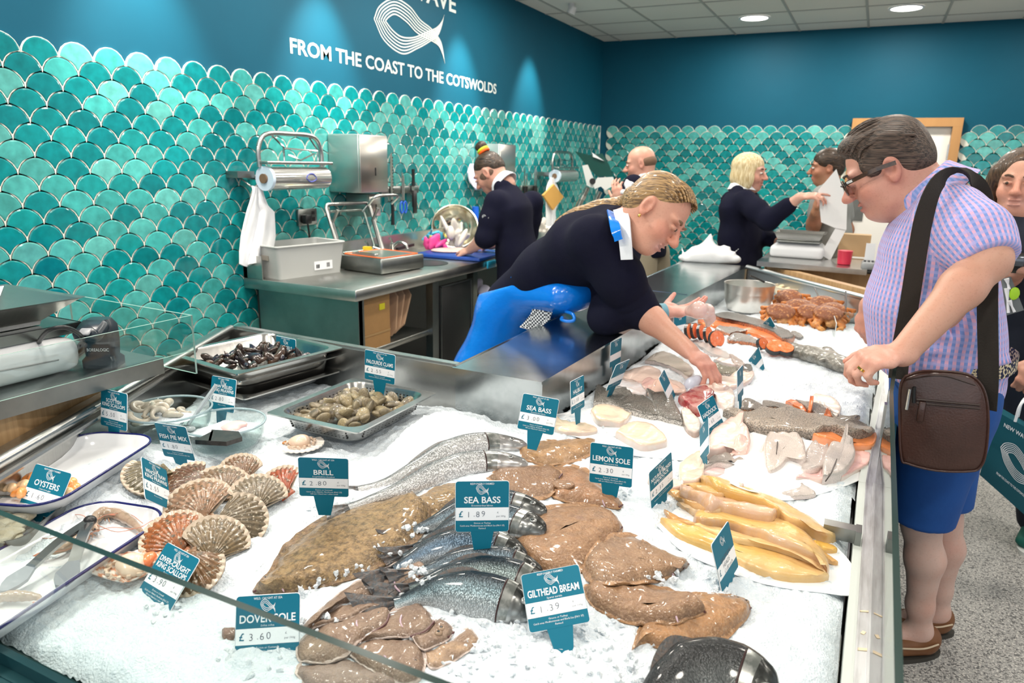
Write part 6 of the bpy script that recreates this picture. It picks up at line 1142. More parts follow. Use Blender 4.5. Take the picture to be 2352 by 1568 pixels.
mk('pivot_cap', ellip(pv, (.014, .012, .010), 14, 8), BLACK, tg); mk('black_grip', tube([pv+(tips[1][0]-pv)*k for k in (.15, .55)], .008, 8), BLACK, tg)
# oysters in a basket at the left edge
ob = tag(mk('oyster_dish', xf(loft([ring3(.20, .16, .03, 0), ring3(.24, .20, .035, .05), ring3(.23, .19, .03, .05), ring3(.19, .15, .025, .006)]), rz=.5, loc=(*P(-18, 1215, .89)[:2], .868)), STEELD), 'steel dish of oysters cut off by the left edge of the picture', 'dish')
for i, (x, y) in enumerate([(18, 1182), (40, 1190), (8, 1205), (34, 1214), (20, 1225)]):
    q = P(x, y, .915); g = np.random.default_rng(i); S = Sculpt(.006)
    for k in range(5): S.ell(q+A([g.normal()*.008, g.normal()*.008, k*.003-.006]), (.03-.004*k, .020-.002*k, .005), (g.normal()*.2, g.normal()*.2, g.uniform(0, 3)))
    tag(mk('oyster', S.mesh(.0035), mat('oyster_shell', (.30, .26, .18), .5, noise=(60, .9, (.09, .085, .07), 5), noise2=(30, .6, (.58, .54, .44)), bump=(90, .6))), ['rough grey oyster at the top of the dish', 'rough oyster nearest the tag', 'rough oyster at the left edge', 'rough oyster low in the dish', 'rough oyster lowest in the dish'][i], 'oyster', 'oysters in the steel dish')
# ------------------------------------------------------------------ crabs, bowls and dishes at the far end
def crab(seed):
    g = np.random.default_rng(seed); S = Sculpt(.008); br_, og = (.20, .065, .030), (.62, .20, .035)
    S.ell((0, 0, .045), (.062, .045, .016), col=br_).ell((0, .005, .030), (.058, .042, .018), col=og)
    for s in (-1, 1):
        for k in range(4):
            a = -.9+k*.45; b = A([s*.045, -.02+k*.018, .026]); e = b+A([s*.030*math.cos(a), -.024+.012*k, -.014]); S.cap(b, e, .009, .0075, col=og).cap(e, e+A([-s*.008, -.022, -.010]), .0075, .004, col=og)
        S.cap((s*.035, -.035, .028), (s*.05, -.062, .022), .011, .010, col=og).ell((s*.038, -.078, .020), (.019, .013, .012), (0, 0, s*.5), col=(.66, .30, .08)).cap((s*.030, -.086, .018), (s*.012, -.092, .016), .006, .003, col=(.10, .05, .03))
    for _ in range(8): S.ell((g.normal()*.028, -.045+g.normal()*.008, .022), (.016, .010, .009), g.uniform(0, 3, 3), col=(.70, .38, .14))
    return S
S = crab(1); vf = S.mesh(.0042); cm = mat('dressed_crab_shell', vcol=True, rough=.4, noise=(45, .7, (.26, .085, .03), 5), noise2=(80, .5, (.74, .36, .12), 3, (1, 1, 1), .54, .64), bump=(60, .6)); cr0 = mk('dressed_crab', vf, cm, col=S.colors((.6, .2, .04), .003), world=False); tag(cr0, 'x', 'crab', 'dressed crabs at the far end')
cpos = [(1300, 612, 0, 'dressed crab just right of the steel bowl'), (1395, 530, .022, 'dressed crab at the back left of the heap'), (1470, 600, .004, 'dressed crab in the middle of the heap'), (1560, 640, -.002, 'dressed crab at the front of the heap'), (1690, 590, .016, 'dressed crab at the back right of the heap'), (1715, 670, 0, 'dressed crab at the right, nearest the perspex'), (1790, 620, 0, 'dressed crab half behind the clear perspex')]
for i, (x, y, dz, lab) in enumerate(cpos):
    q = onice(1458+x/3.92, 560+(y+62)/3.92, .01); M = Matrix.Translation((q[0], q[1], ICE+.028+dz)) @ Matrix.Rotation([.2, -.3, .1, .4, -.1, .3, -.4][i], 4, 'Z') @ Matrix.Rotation([.62, .75, .55, .6, .7, .5, .65][i], 4, 'X') @ Matrix.Scale(1.2, 4)
    if i == 0: cr0.matrix_basis = M; cr0['label'] = lab
    else: dup(cr0, M, lab)
ca, cb = P(1668, 664, .985), P(1773, 664, .985); c = (ca+cb)/2; r = np.linalg.norm(cb-ca)/2; t = thing('mixing_bowl', 'polished steel mixing bowl standing on the ice', 'bowl', (c[0], c[1], ICE)); hb = .155; z0 = ICE+.002
mk('bowl_body', lathe([(r*.72, 0), (r*.84, .012), (r*.97, hb*.5), (r*.99, hb), (r*1.03, hb+.002), (r*1.02, hb-.004), (r*.95, hb*.5), (r*.80, .018), (.002, .012)], 48, (c[0], c[1], z0)), mat('mirror_steel', (.80, .78, .74), .3, 1), t)
tag(mk('spoon', tube(spline([P(1764, 652, 1.0), P(1740, 640, 1.04), P(1722, 632, 1.07)], 5), .006, 8), BLACK), 'dark spoon handle resting in the steel mixing bowl', 'spoon')
sgn = corners([(1674, 655), (1674, 636), (1700, 655), (1690, 650)], 1.02)
def oval_dish(px, py, rpx, z, h, m, label, fill=None, fz=.7, fm=None, rim=None):
    q = P(px, py, z); r = rpx*np.linalg.norm(q-CAM)/F_; t = thing('serving_dish', label, 'dish', (q[0], q[1], z-h)); mk('dish_body', xf(lathe([(r*.7, 0), (r*.85, .006), (r, h), (r*.97, h+.001), (r*.82, .010), (.001, .008)], 36), loc=(q[0], q[1], z-h)), m, t)
    if rim: mk('rim', tube([(q[0]+r*math.cos(k), q[1]+r*math.sin(k), z) for k in np.arange(36)/36*2*pi], .0035, 8, closed=True), rim, t)
    if fill:
        g = np.random.default_rng(int(px)); S = Sculpt(.012)
        for _ in range(16): a, f = g.uniform(0, 6.28), g.uniform(0, .72); S.ell((q[0]+r*f*math.cos(a), q[1]+r*f*math.sin(a), z-h*(1-fz)+g.normal()*.003), (r*.22, r*.16, .010), g.uniform(-.5, .5, 3))
        tag(mk(fill[0], S.mesh(.006), fm), fill[1], fill[2])
    return t
oval_dish(1818, 658, 38, .945, .05, mat('cream_enamel', (.76, .66, .48), .25), 'cream enamel dish with a spoon behind the crabs', ('potted_fish', 'pale spread filling the cream enamel dish', 'food'), .8, mat('cream_filling', (.80, .66, .44), .5), mat('cream_enamel'))
oval_dish(1882, 688, 34, .925, .05, PANE, 'glass dish of yellow shellfish right of the crabs', ('yellow_shellfish', 'yellow shellfish heaped in the glass dish', 'food'), .8, mat('yellow_cooked', (.72, .40, .07), .35, noise=(50, .7, (.80, .58, .22))))
oval_dish(1926, 690, 22, .915, .035, PANE, 'small glass dish of cream shellfish by the far rail', ('cream_seafood', 'cream coloured seafood in the small glass dish', 'food'), .85, mat('cream_seafood', (.80, .62, .36), .4))
for (a, b, lab) in (((1801, 630), (1807, 660), 'upright steel spoon handle in the cream dish'), ((1870, 660), (1884, 688), 'dark spoon in the yellow shellfish dish'), ((1943, 668), (1942, 716), 'thin steel spoon standing by the far rail')):
    p0, p1 = P(*b, .93), None; p1 = PY(*a, p0[1]+.01); tag(mk('spoon', tube([p0, p1], [.005, .004], 8), STEEL), lab, 'spoon')
# clear perspex stand in front of the crabs
q0, q1 = P(1910, 742, ICE+.01), P(1995, 752, ICE+.01); pst = thing('perspex_guard', 'clear perspex guard between the crabs and the front glass', 'perspex stand', tuple((q0+q1)/2)); o = pane('guard_sheet', q0[:2], (q0+A([.03, -.30, 0]))[:2], ICE+.0, ICE+.07, pst, .004, mtop=mat('perspex_edge', (.72, .76, .76), .2)); pane('guard_top', q0[:2], q1[:2], ICE+.0, ICE+.075, pst, .004, mtop=mat('perspex_edge'))
# ------------------------------------------------------------------ price tags
TEAL = mat('tag_teal', (.001, .150, .235), .5, spec=.3); TAGW = mat('tag_white', (.90, .91, .93), .4); INK = mat('pen_ink', (.10, .12, .16), .6); TWH = mat('tag_lettering', (.85, .88, .9), .5)
DUSK = TEAL
TP = {'SCOTTISH': [-1.703, 1.123, 0.955, 0.001, -0.134, -0.005], 'PEELED': [-1.647, 1.422, 0.92, -0.026, -0.217, -0.029], 'PALOURDE': [-1.304, 1.733, 0.98, 0.164, 0.091, 0.092], 'PIE': [-1.502, 1.155, 0.9, 0.103, 0.181, -0.033], 'OYSTERS': [-1.520, 0.806, 0.90, 0.178, -0.547, 0.082], 'WHOLE': [-1.313, 0.945, 0.91, 2.178, -0.343, 0.758], 'DIVER': [-1.082, 0.748, 0.86, -0.107, -0.741, 0.02], 'BRILL': [-0.971, 1.087, 0.95, 0.538, 0.194, 0.053], 'DOVER': [-0.789, 0.731, 0.86, 0.535, -0.466, -0.035], 'BASS1': [-0.594, 1.1, 0.96, 0.529, -0.184, 0.002], 'BASS2': [-0.756, 1.701, 0.93, 0.243, -0.334, 0.09], 'GILT': [-0.378, 0.977, 0.9, 0.243, -0.868, -0.328], 'LEMON': [-0.476, 1.521, 0.91, 0.103, -0.077, -0.03], 'SMOKED': [-0.358, 1.555, 0.89, 1.314, -0.018, -0.208], 'SALMONH': [-0.157, 1.311, 0.87, 1.432, -0.286, -0.059], 'HALIBUT': [-0.717, 1.924, 0.93, 1.546, -0.092, 0.052], 'DARK': [-0.698, 2.196, 0.93, 1.421, 0.32, 0.016], 'DIAM': [-0.523, 2.317, 0.88, 1.642, -0.47, -0.048], 'HADDOCK': [-0.334, 2.092, 0.88, 1.275, -0.43, -0.121], 'GREY': [-0.313, 1.815, 0.9, -1.185, -0.043, -0.701], 'WHITE': [-0.303, 2.297, 0.93, 1.562, -0.117, 0.037], 'TEAL1': [-0.318, 2.897, 0.85, -0.978, -0.027, -0.799], 'TEAL2': [-0.366, 3.455, 0.85, 0.828, -1.255, -0.43], 'TEAL3': [-0.338, 3.603, 0.85, -0.855, 0.332, -0.611]}
WT, HT = .102, .098
def fit_text(s, cx, y, w, h, bold=.02, res=3):
    V, Fq = text_vf(s, 1, None, bold, res=res)
    if not len(V): return V, Fq
    x0, x1 = V[:, 0].min(), V[:, 0].max(); cap = .72; sc = min(h/cap, w/(x1-x0)/1.0); sx = min(sc, w/(x1-x0)); V = np.c_[(V[:, 0]-(x0+x1)/2)*sx+cx, V[:, 1]*h/cap+y, V[:, 2]]; return V, Fq
def price_tag(key, lines, latin, price, top, foot, label, stake=True, back=False, per=True):
    x, y, z, a, b, c = TP[key]; M = Matrix.Translation((x, y, z)) @ Matrix.Rotation(a, 4, 'Z') @ Matrix.Rotation(b, 4, 'X') @ Matrix.Rotation(c, 4, 'Y')
    t = thing('price_tag', label, 'price tag', (x, y, z), group=None); t.matrix_basis = M
    up = Matrix(((1, 0, 0, 0), (0, 0, -1, 0), (0, 1, 0, 0), (0, 0, 0, 1)))     # tag plane: x across, z up, front towards -y
    def P3(V, d): V = A(V); return np.c_[V[:, 0], -d-V[:, 2], V[:, 1]]
    def put(n, vf, m, d, par=None): return mk(n, (P3(vf[0], d), vf[1]), m, par or t, world=False, smooth=False)
    bd = rr(WT, HT, .005, 4)+A([0, HT/2]); n = len(bd)
    body = loft([np.c_[bd, np.full(n, q)] for q in (-.0012, .0012)])
    put('board', body, TEAL, 0)
    st = [(-.022, 0), (.022, 0), (.017, -.03), (.013, -.05), (-.013, -.05), (-.017, -.03)]
    if stake: put('stake', loft([np.c_[A(st), np.full(6, q)] for q in (-.001, .001)]), TEAL, 0)
    band = (A([(-WT/2+.0004, .022), (WT/2-.0004, .022), (WT/2-.0004, .047), (-WT/2+.0004, .047)]), [(0, 1, 2, 3)])
    rim = [tube(np.c_[bd, np.zeros(n)], .0009, 5, closed=True)]
    put('white_edge', rim[0], TAGW, 0)
    sd = -1 if back else 1
    def face(n_, vf, m, d):
        V, Fq = vf
        if len(V) == 0: return
        V = np.c_[A(V)[:, :2], np.zeros(len(V))] if A(V).shape[1] == 2 else A(V); put(n_, (V, Fq), m, d)
    face('price_band', band, TAGW, .0014)
    T = []; hh = .0125 if len(lines) == 1 else .0095; y0 = .056 if len(lines) == 1 else .0665
    for i, s in enumerate(lines): T.append(fit_text(s, 0, y0-i*.0115, WT*.88 if len(s) > 6 else WT*.5, hh, .018))
    if latin: T.append(fit_text(latin, 0, .0495, WT*.45, .0035, 0, 1))
    if top: T.append(fit_text(top, 0, .0915, WT*.45, .0038, .004, 1))
    for i, s in enumerate(foot): T.append(fit_text(s, 0, .0155-i*.0052, WT*(.84 if len(s) > 24 else .36), .0032, 0, 1))
    V2, F2 = small_logo(); put('fish_logo', (np.c_[V2[:, 0]*.024, V2[:, 1]*.024+.082, V2[:, 2]*0], F2), TWH, .0016)
    T = [q for q in T if len(q[0])]
    if T: put('lettering', J(*T), TWH, .0016)
    if price:
        K = [fit_text('£', -WT*.40, .029, .008, .012, .01)]; put('pound_sign', K[0], TEAL, .0018)
        K = []; hx_ = -.026
        if isinstance(price, str):
            for ch in price: K.append(fit_text(ch, hx_, .029+.0008*math.sin(hx_*300), .0075 if ch != '.' else .0022, .0115 if ch != '.' else .0115, -.012)); hx_ += .0105 if ch != '.' else .007
            if per: K.append(fit_text('£', .030, .036, .003, .004, 0, 1)); K.append(fit_text('per 100g', .036, .0285, .020, .0035, 0, 1))
        else:
            K = [fit_text(s, cx, cy, w, h, -.012) for s, cx, cy, w, h in price]
        put('price', J(*[q for q in K if len(q[0])]), INK, .0018)
    return t
WC, RF = 'WILD, CAUGHT AT SEA', 'RESPONSIBLY FARMED'; ATL = ['Devon or Cornwall', 'Catch area: Atlantic, Northeast (FAO 27)', 'Gill net / Hand net / other trawl']; MED = ['Greece or Turkey', 'Catch area: Mediterranean and Black Sea (FAO 37)', 'Farmed']
price_tag('SCOTTISH', ['SCOTTISH', 'KING SCALLOPS'], 'Pecten maximus', '5.50', WC, ATL, 'tag reading SCOTTISH KING SCALLOPS in front of the left rail')
price_tag('PEELED', ['RAW PEELED', 'KING PRAWNS'], 'Penaeus vannamei', '2.80', RF, MED[:1], 'tag for peeled king prawns below the mussel pans')
price_tag('PALOURDE', ['PALOURDE CLAMS'], 'Ruditapes decussatus', '2.55', WC, ATL[:2], 'tag reading PALOURDE CLAMS behind the perforated pan')
price_tag('PIE', ['FISH PIE MIX'], 'Mixed species', '1.80', RF, ATL[:2], 'tag reading FISH PIE MIX leaning by the near glass bowl')
price_tag('OYSTERS', ['OYSTERS'], 'Crassostrea gigas', '1.60', RF, ['Essex', 'Catch area: Atlantic, Northeast (FAO 27)', 'Farmed'], 'tag reading OYSTERS leaning on the far enamel tray')
price_tag('WHOLE', ['WHOLE RAW', 'KING PRAWNS'], 'Penaeus vannamei', '2.55', RF, MED[:1], 'tag reading WHOLE RAW KING PRAWNS turned sideways by the scallops', False)
price_tag('DIVER', ['DIVER-CAUGHT', 'KING SCALLOPS'], 'Pecten maximus', '3.90', WC, ATL, 'tag reading DIVER-CAUGHT KING SCALLOPS tilted before the scallops')
price_tag('BRILL', ['BRILL'], 'Scophthalmus rhombus', '2.80', WC, ATL, 'tag reading BRILL between the scallops and the long pale fish')
price_tag('DOVER', ['DOVER SOLE'], 'Solea solea', '3.60', WC, ATL, 'tag reading DOVER SOLE cut across by the front glass edge')
price_tag('BASS1', ['SEA BASS'], 'Dicentrarchus labrax', '1.89', RF, MED, 'tag reading SEA BASS at 1.89 above the sea bass bunch')
price_tag('BASS2', ['SEA BASS'], 'Dicentrarchus labrax', '3.00', WC, ATL, 'tag reading SEA BASS at 3.00 by the corner of the steel ledge')
price_tag('GILT', ['GILTHEAD BREAM'], 'Sparus aurata', '1.39', RF, MED, 'tag reading GILTHEAD BREAM leaning on the ice at the front')
price_tag('LEMON', ['LEMON SOLE'], 'Microstomus kitt', '2.30', WC, ATL, 'tag reading LEMON SOLE behind the heap of lemon soles')
price_tag('SMOKED', ['NATURAL SMOKED', 'HADDOCK'], 'Melanogrammus', '2.35', WC, ATL[:2], 'tag reading NATURAL SMOKED HADDOCK left of the yellow fillets')
price_tag('SALMONH', [], None, [('SALMON', 0, .046, .055, .010), ('HEADS', -.002, .034, .044, .009), ('£1.00 each', .004, .0235, .06, .008)], None, [], 'handwritten tag reading SALMON HEADS in front of the smoked haddock')
price_tag('HALIBUT', ['HALIBUT'], 'Hippoglossus', '3.50', WC, ATL[:2], 'tag reading HALIBUT standing against the steel ledge')
price_tag('DARK', ['HAKE'] if 0 else [], 'Catch of the day', None, WC, ATL[:2], 'dark leaning tag seen at a slant beside the ledge')
price_tag('DIAM', [], None, None, WC, ATL[:1], 'diamond shaped narrow view of a tag in the fillet heap')
price_tag('HADDOCK', ['HADDOCK'], 'Melanogrammus', '1.60', WC, ATL[:2], 'tag reading HADDOCK beside the red tuna')
price_tag('GREY', [], None, None, None, [], 'shiny grey tag seen edge on in front of the haddock tag')
price_tag('WHITE', [], None, None, None, [], 'pale tag seen edge on left of the far teal tag')
price_tag('TEAL1', [], None, None, WC, ATL[:1], 'teal tag standing left of the round salmon steak')
price_tag('TEAL2', [], None, None, WC, [], 'teal tag lying across the small salmon strips')
price_tag('TEAL3', [], None, None, WC, [], 'teal tag leaning on the long dark salmon side')
TP['BACK1'] = [*PX(1412, 838, -.80)[:2], float(PX(1412, 838, -.80)[2]), 1.48, 0, 0]
price_tag('BACK1', ['MONKFISH'] if 0 else [], None, None, WC, [], 'dark tag standing upright against the steel ledge behind the leaning one')
TP['MENU'] = [*PX(1562, 768, -.77)[:2], float(PX(1562, 768, -.77)[2]), 1.2, -.1, 0]
price_tag('MENU', [], None, [('SALMON', 0, .037, .05, .007), ('STEAKS', 0, .027, .045, .007)] if 0 else None, None, [], 'small pale tag by the ledge under the open hand')
TP['MUSS'] = [*P(655, 790, 1.0)[:2], .925, -.10, -.05, 0]
price_tag('MUSS', ['MUSSELS'], None, None, RF, [], 'teal tag peeping up behind the mussel pan')
# ------------------------------------------------------------------ tills, scales and things on the ledge
SCW_ = mat('white_scale_housing', (.70, .71, .73), .35); GREYP2 = mat('mid_grey_plastic', (.28, .29, .30), .4)
# left till: weighing scale with steel pan, scanner, cable
ws = thing('weighing_scale', 'white weighing scale with large steel pan on the left till', 'scale', (-1.97, .83, 1.10))
sx, sy = -1.97, .80
S = Sculpt(.03).box((sx, sy, 1.145), (.15, .30, .018), r=.025).box((sx, sy, 1.172), (.11, .26, .010), r=.018); S.cut((0, 0, 1.102), (0, 0, -1)); mk('housing', S.mesh(.011, 2), SCW_, ws)
mk('side_seam', tube(spline([(sx+.178, sy-.28, 1.135), (sx+.180, sy+.0, 1.150), (sx+.176, sy+.26, 1.142)], 6), .0018, 5), GREYP2, ws)
mk('plate', J(box((sx, sy+.02, 1.218), (.29, .66, .004)), box((sx+.143, sy+.02, 1.207), (.006, .66, .026)), box((sx, sy+.348, 1.207), (.29, .006, .026))), STEELD, ws, smooth=False); mk('foot', tube([(sx+.12, sy+.1, 1.175), (sx+.12, sy+.1, 1.205)], .02, 12), WHITEP, ws)
pr_ = []
for z, kx, ky in ((1.222, .10, .27), (1.232, .10, .275), (1.285, .165, .34), (1.290, .175, .352), (1.287, .165, .34), (1.236, .095, .27)): pr_.append(A([(sx-kx, sy-ky, z), (sx+kx, sy-ky, z), (sx+kx, sy+ky, z), (sx-kx, sy+ky, z)]))
mk('steel_pan', loft(pr_), STEEL, ws, smooth=False)
sc = thing('barcode_scanner', 'dark barcode scanner stand on the left till', 'scanner', (-1.86, 1.12, 1.10)); q = P(240, 838, 1.10)
DK = mat('charcoal_plastic', (.018, .026, .036), .3); yw = .55
mk('stand_body', xf(loft([ring3(.088, .07, .014, 0), ring3(.088, .07, .014, .02), ring3(.074, .05, .012, .03), ring3(.080, .052, .012, .07), ring3(.076, .06, .016, .11), ring3(.055, .045, .016, .128)]), rz=yw, loc=q), DK, sc); mk('scan_head', xf(rbox((0, -.010, .112), (.07, .07, .034), .014, .01), rot=(.35, 0, yw), loc=q+A([0, 0, .004])), DK, sc)
d_ = A([math.sin(yw), -math.cos(yw), 0]); mk('button', xf(rbox((0, -.018, .133), (.028, .026, .006), .006, .002), rot=(.5, 0, yw), loc=q+A([0, 0, .002])), mat('grey_button', (.25, .26, .28), .4), sc)
V_, F__ = text_vf('BOREALOGIC', 1, None, .01, res=2); k_ = .055/np.ptp(V_[:, 0]); V_ = np.c_[(V_[:, 0]-np.ptp(V_[:, 0])/2)*k_, np.full(len(V_), -.0272), V_[:, 1]*k_*1.3+.045]; mk('lettering', xf((V_, F__), rz=yw, loc=q), TWH, sc, smooth=False)
cb_ = tag(mk('cable', J(tube(spline([P(215, 775, 1.17), P(190, 785, 1.16), P(160, 815, 1.115), P(120, 822, 1.108), P(95, 812, 1.12), P(88, 790, 1.18), P(110, 760, 1.24), P(150, 752, 1.25), P(185, 770, 1.21), P(192, 795, 1.15), P(170, 812, 1.115), P(110, 815, 1.108)], 8), .0055, 8)), BLACK), 'black looped cable by the barcode scanner', 'cable')
dm = tag(mk('black_mat', prism([tuple(P(x, y, 1.101)[:2]) for x, y in ((95, 822), (150, 798), (205, 800), (170, 825))], 1.1005, 1.108), BLACK, smooth=False), 'small black mat under the looped cable', 'mat')
# far till
z = 1.062; q = P(1830, 590, z); fs = thing('weighing_scale', 'white counter scale with steel tray and tall screen at the far till', 'scale', tuple(q))
S = Sculpt(.02).box(q+A([0, .04, .04]), (.15, .12, .02), r=.02).box(q+A([0, .08, .07]), (.13, .08, .012), r=.015); mk('housing', S.mesh(.012, 2), SCW_, fs); mk('plate', rbox(q+A([0, .06, .105]), (.28, .22, .012), .01, .003), STEELD, fs)
tr = [A([(q[0]-a, q[1]+.06-b, q[2]+zz), (q[0]+a, q[1]+.06-b, q[2]+zz), (q[0]+a, q[1]+.06+b, q[2]+zz), (q[0]-a, q[1]+.06+b, q[2]+zz)]) for zz, a, b in ((.115, .13, .10), (.165, .155, .13), (.168, .17, .14), (.165, .15, .125), (.122, .125, .095))]; mk('steel_tray', loft(tr), STEEL, fs, smooth=False)
ys_ = q[1]-.02; scp = [(1879, 437), (1921, 388), (1946, 465), (1944, 528), (1917, 523), (1886, 510)]; V = [[PY(x, y, ys_+dy) for x, y in scp] for dy in (0, .035)]; mk('screen', loft(V), mat('white_screen_back', (.76, .76, .76), .4), fs, smooth=False); V = [[PY(x, y, ys_+dy) for x, y in [(1921, 520), (1944, 526), (1907, 598), (1884, 584)]] for dy in (.008, .03)]; mk('screen_arm', loft(V), mat('white_screen_back'), fs, smooth=False)
q2 = P(1845, 592, z); tag(mk('barcode_scanner', Sculpt(.02).cap(q2+A([-.10, -.02, .022]), q2+A([0, 0, .05]), .016, .024).cap(q2+A([0, 0, .05]), q2+A([.07, .02, .03]), .03, .022).mesh(.008), BLACK), 'black hand scanner lying in front of the far scale', 'scanner')
tag(mk('red_pot', lathe([(.034, 0), (.04, .004), (.044, .085), (.046, .088), (.04, .088), (.003, .08)], 20, tuple(P(1938, 607, z))), mat('red_plastic', (.62, .03, .07), .3)), 'small red plastic pot on the far till', 'pot')
tag(mk('cardboard_box', box(P(1958, 590, z)+A([0, .1, .075]), (.20, .12, .15)), mat('tan_card', (.52, .36, .20), .7), smooth=False), 'tan box behind the red pot on the far till', 'box')
q3 = P(1992, 625, 1.03); cm_ = thing('card_machine', 'grey card machine with a paper slip beside the customer', 'card machine', tuple(q3)); mk('machine_body', rbox(q3+A([0, 0, .045]), (.08, .16, .05), .02, .01), GREYP2, cm_); mk('machine_base', rbox(q3+A([0, 0, .01]), (.11, .18, .02), .02, .004), BLACK, cm_); mk('paper_slip', box(q3+A([0, .05, .12]), (.055, .002, .11)), WHITEP, cm_, smooth=False)
mk('keypad', J(*[box(q3+A([-.022+.022*i, -.05+.022*j, .071]), (.014, .014, .004)) for i in range(3) for j in range(4)]), BLACK, cm_, smooth=False)['kind'] = 'stuff'
# carrier bag on the ledge
b0, b1 = P(1562, 598, 1.004), P(1700, 604, 1.004); c = (b0+b1)/2; S = Sculpt(.03); g = np.random.default_rng(6); w_ = np.linalg.norm(b1-b0)/2; dx = nrm(b1-b0)
for a, h, r in ((-.75, .03, .06), (-.4, .06, .08), (-.05, .075, .085), (.3, .055, .08), (.7, .035, .06)): S.ell(c+dx*w_*a+A([0, 0, h*.7]), (r*1.1, r*1.2, h), (0, 0, math.atan2(dx[1], dx[0])))
S.cap(c-dx*w_*.15+A([0, 0, .06]), c-dx*w_*.05+A([0, 0, .185]), .07, .012).cap(c+dx*w_*.5+A([0, 0, .05]), c+dx*w_*.42+A([0, 0, .11]), .05, .012)
for _ in range(10): p = c+dx*w_*g.uniform(-.8, .8); S.cap(p+A([0, -.06, .02]), p+dx*g.normal()*.04+A([0, .0, .10]), .010, .006, k=.02)
S.cut((0, 0, 1.003), (0, 0, -1)); bag = mk('carrier_bag', S.mesh(.011), mat('white_bag_plastic', (.74, .75, .77), .35, bump=(16, .5))); tag(bag, 'white plastic carrier bag slumped on the far end of the steel ledge', 'bag')
# ------------------------------------------------------------------ people
def skinmat(name, c, blot): return mat(name, vcol=True, rough=.42, sss=.12, noise=(9, .35, blot, 5), noise2=(160, .12, (.25, .10, .06), 2, (1, 1, 1), .55, .68), bump=(320, .06), spec=.4)
SK = skinmat('skin', (.6, .36, .27), (.62, .27, .19)); 
NAVYC = mat('navy_knit', (.0075, .008, .021), .95, spec=.15, bump=(420, .25), noise=(12, .3, (.012, .013, .024)))
COLLAR = mat('white_collar_cloth', (.74, .76, .80), .75, bump=(60, .1)); LIPS = (.50, .19, .16)
EYEW = mat('eye_white', (.78, .74, .70), .15, coat=.5); IRIS = mat('brown_iris', (.05, .028, .015), .1, coat=.6)
class Head:
    def __init__(s, c, f, u, k=1.0): s.c = A(c); s.f = nrm(f); s.l = nrm(np.cross(u, s.f)); s.u = np.cross(s.f, s.l); s.k = k; s.R = np.stack([s.f, s.l, s.u], 1)
    def __call__(s, x, y, z): return s.c+s.k*(s.R @ A([x, y, z]))
    def rot(s, e=(0, 0, 0)): return s.R @ A(Euler(e).to_matrix())
def sculpt_head(S, h, col, jaw=1.0, plump=1.0, nose=1.0, beard=None, smile=False, lips=LIPS):
    k = h.k; E = lambda x, y, z, r, c=None, kk=.016, op='+': S.ell(h(x, y, z), A(r)*k, h.R, c or col, kk*k, op)
    cheek = tuple(A(col)*A([1.03, .86, .84])); E(-.014, 0, .036, (.097, .078, .082)); E(-.03, 0, .0, (.078, .07, .075)); E(.028, 0, -.036, (.062, .060*plump, .078), None, .03); E(.056, 0, -.093, (.026*jaw, .028, .021), None, .03); E(.015, 0, -.085, (.05, .045*plump*jaw, .03), None, .03)
    for s in (-1, 1):
        E(.058, s*.036, -.032, (.026, .026*plump, .026), cheek, .02); E(.074, s*.030, .024, (.018, .026, .010), None, .014); E(.094, s*.031, .004, (.013, .016, .010), tuple(A(col)*.82), .012, '-')
        E(.088, s*.032, .002, (.012, .015, .008), tuple(A(col)*.9), .006); E(-.008, s*.079, -.006, (.020, .009, .033), cheek, .008); E(-.004, s*.084, -.006, (.010, .006, .020), tuple(A(cheek)*.75), .006, '-'); E(-.004, s*.079, -.032, (.009, .007, .010), cheek, .006)
        E(.098*nose+.004, s*.012, -.034, (.010, .009, .008), cheek, .008)
    S.cap(h(.086, 0, .012), h(.108*nose+.004, 0, -.028), .008*k, .0125*k, cheek, .012*k); E(.109*nose+.005, 0, -.030, (.012, .012, .010), cheek, .008)
    E(.092, 0, -.060, (.008, .024, .006), lips, .006); E(.089, 0, -.072, (.009, .021, .007), lips, .006); E(.094, 0, -.0655, (.010, .026 if smile else .022, .0035 if not smile else .006), (.20, .06, .055) if not smile else (.7, .62, .58), .004, '-')
    if beard: E(.05, 0, -.09, (.036, .040, .034), beard, .012); [E(.012, s*.052, -.055, (.036, .016, .05), beard, .012) for s in (-1, 1)]
def face_parts(h, par, brow=(.10, .06, .035), half=True, brown=True):
    k = h.k
    for s in (-1, 1):
        e = mk('eye', ellip(h(.0865, s*.031, .003), (.0095*k, .0115*k, .0075*k), 14, 8, h.R), EYEW, par) if 0 else mk('eye', (ellip((0, 0, 0), (.0100*k, .0125*k, .0068*k), 14, 8)[0] @ h.R.T+h(.0875, s*.031, .002), ellip((0, 0, 0), (1, 1, 1), 14, 8)[1]), EYEW, par)
        V, Fq = ellip((0, 0, 0), (.0035*k, .0058*k, .0058*k), 12, 6); mk('iris', (V @ h.R.T+h(.0965, s*.031, .001), Fq), IRIS, e)
        mk('eyebrow', tube(spline([h(.090, s*.014, .022), h(.092, s*.030, .029), h(.078, s*.048, .023)], 4), [.002*k]+[.0045*k]*7+[.002*k], 6), mat('eyebrow_%d' % int(brow[0]*1000), brow, .8), par)
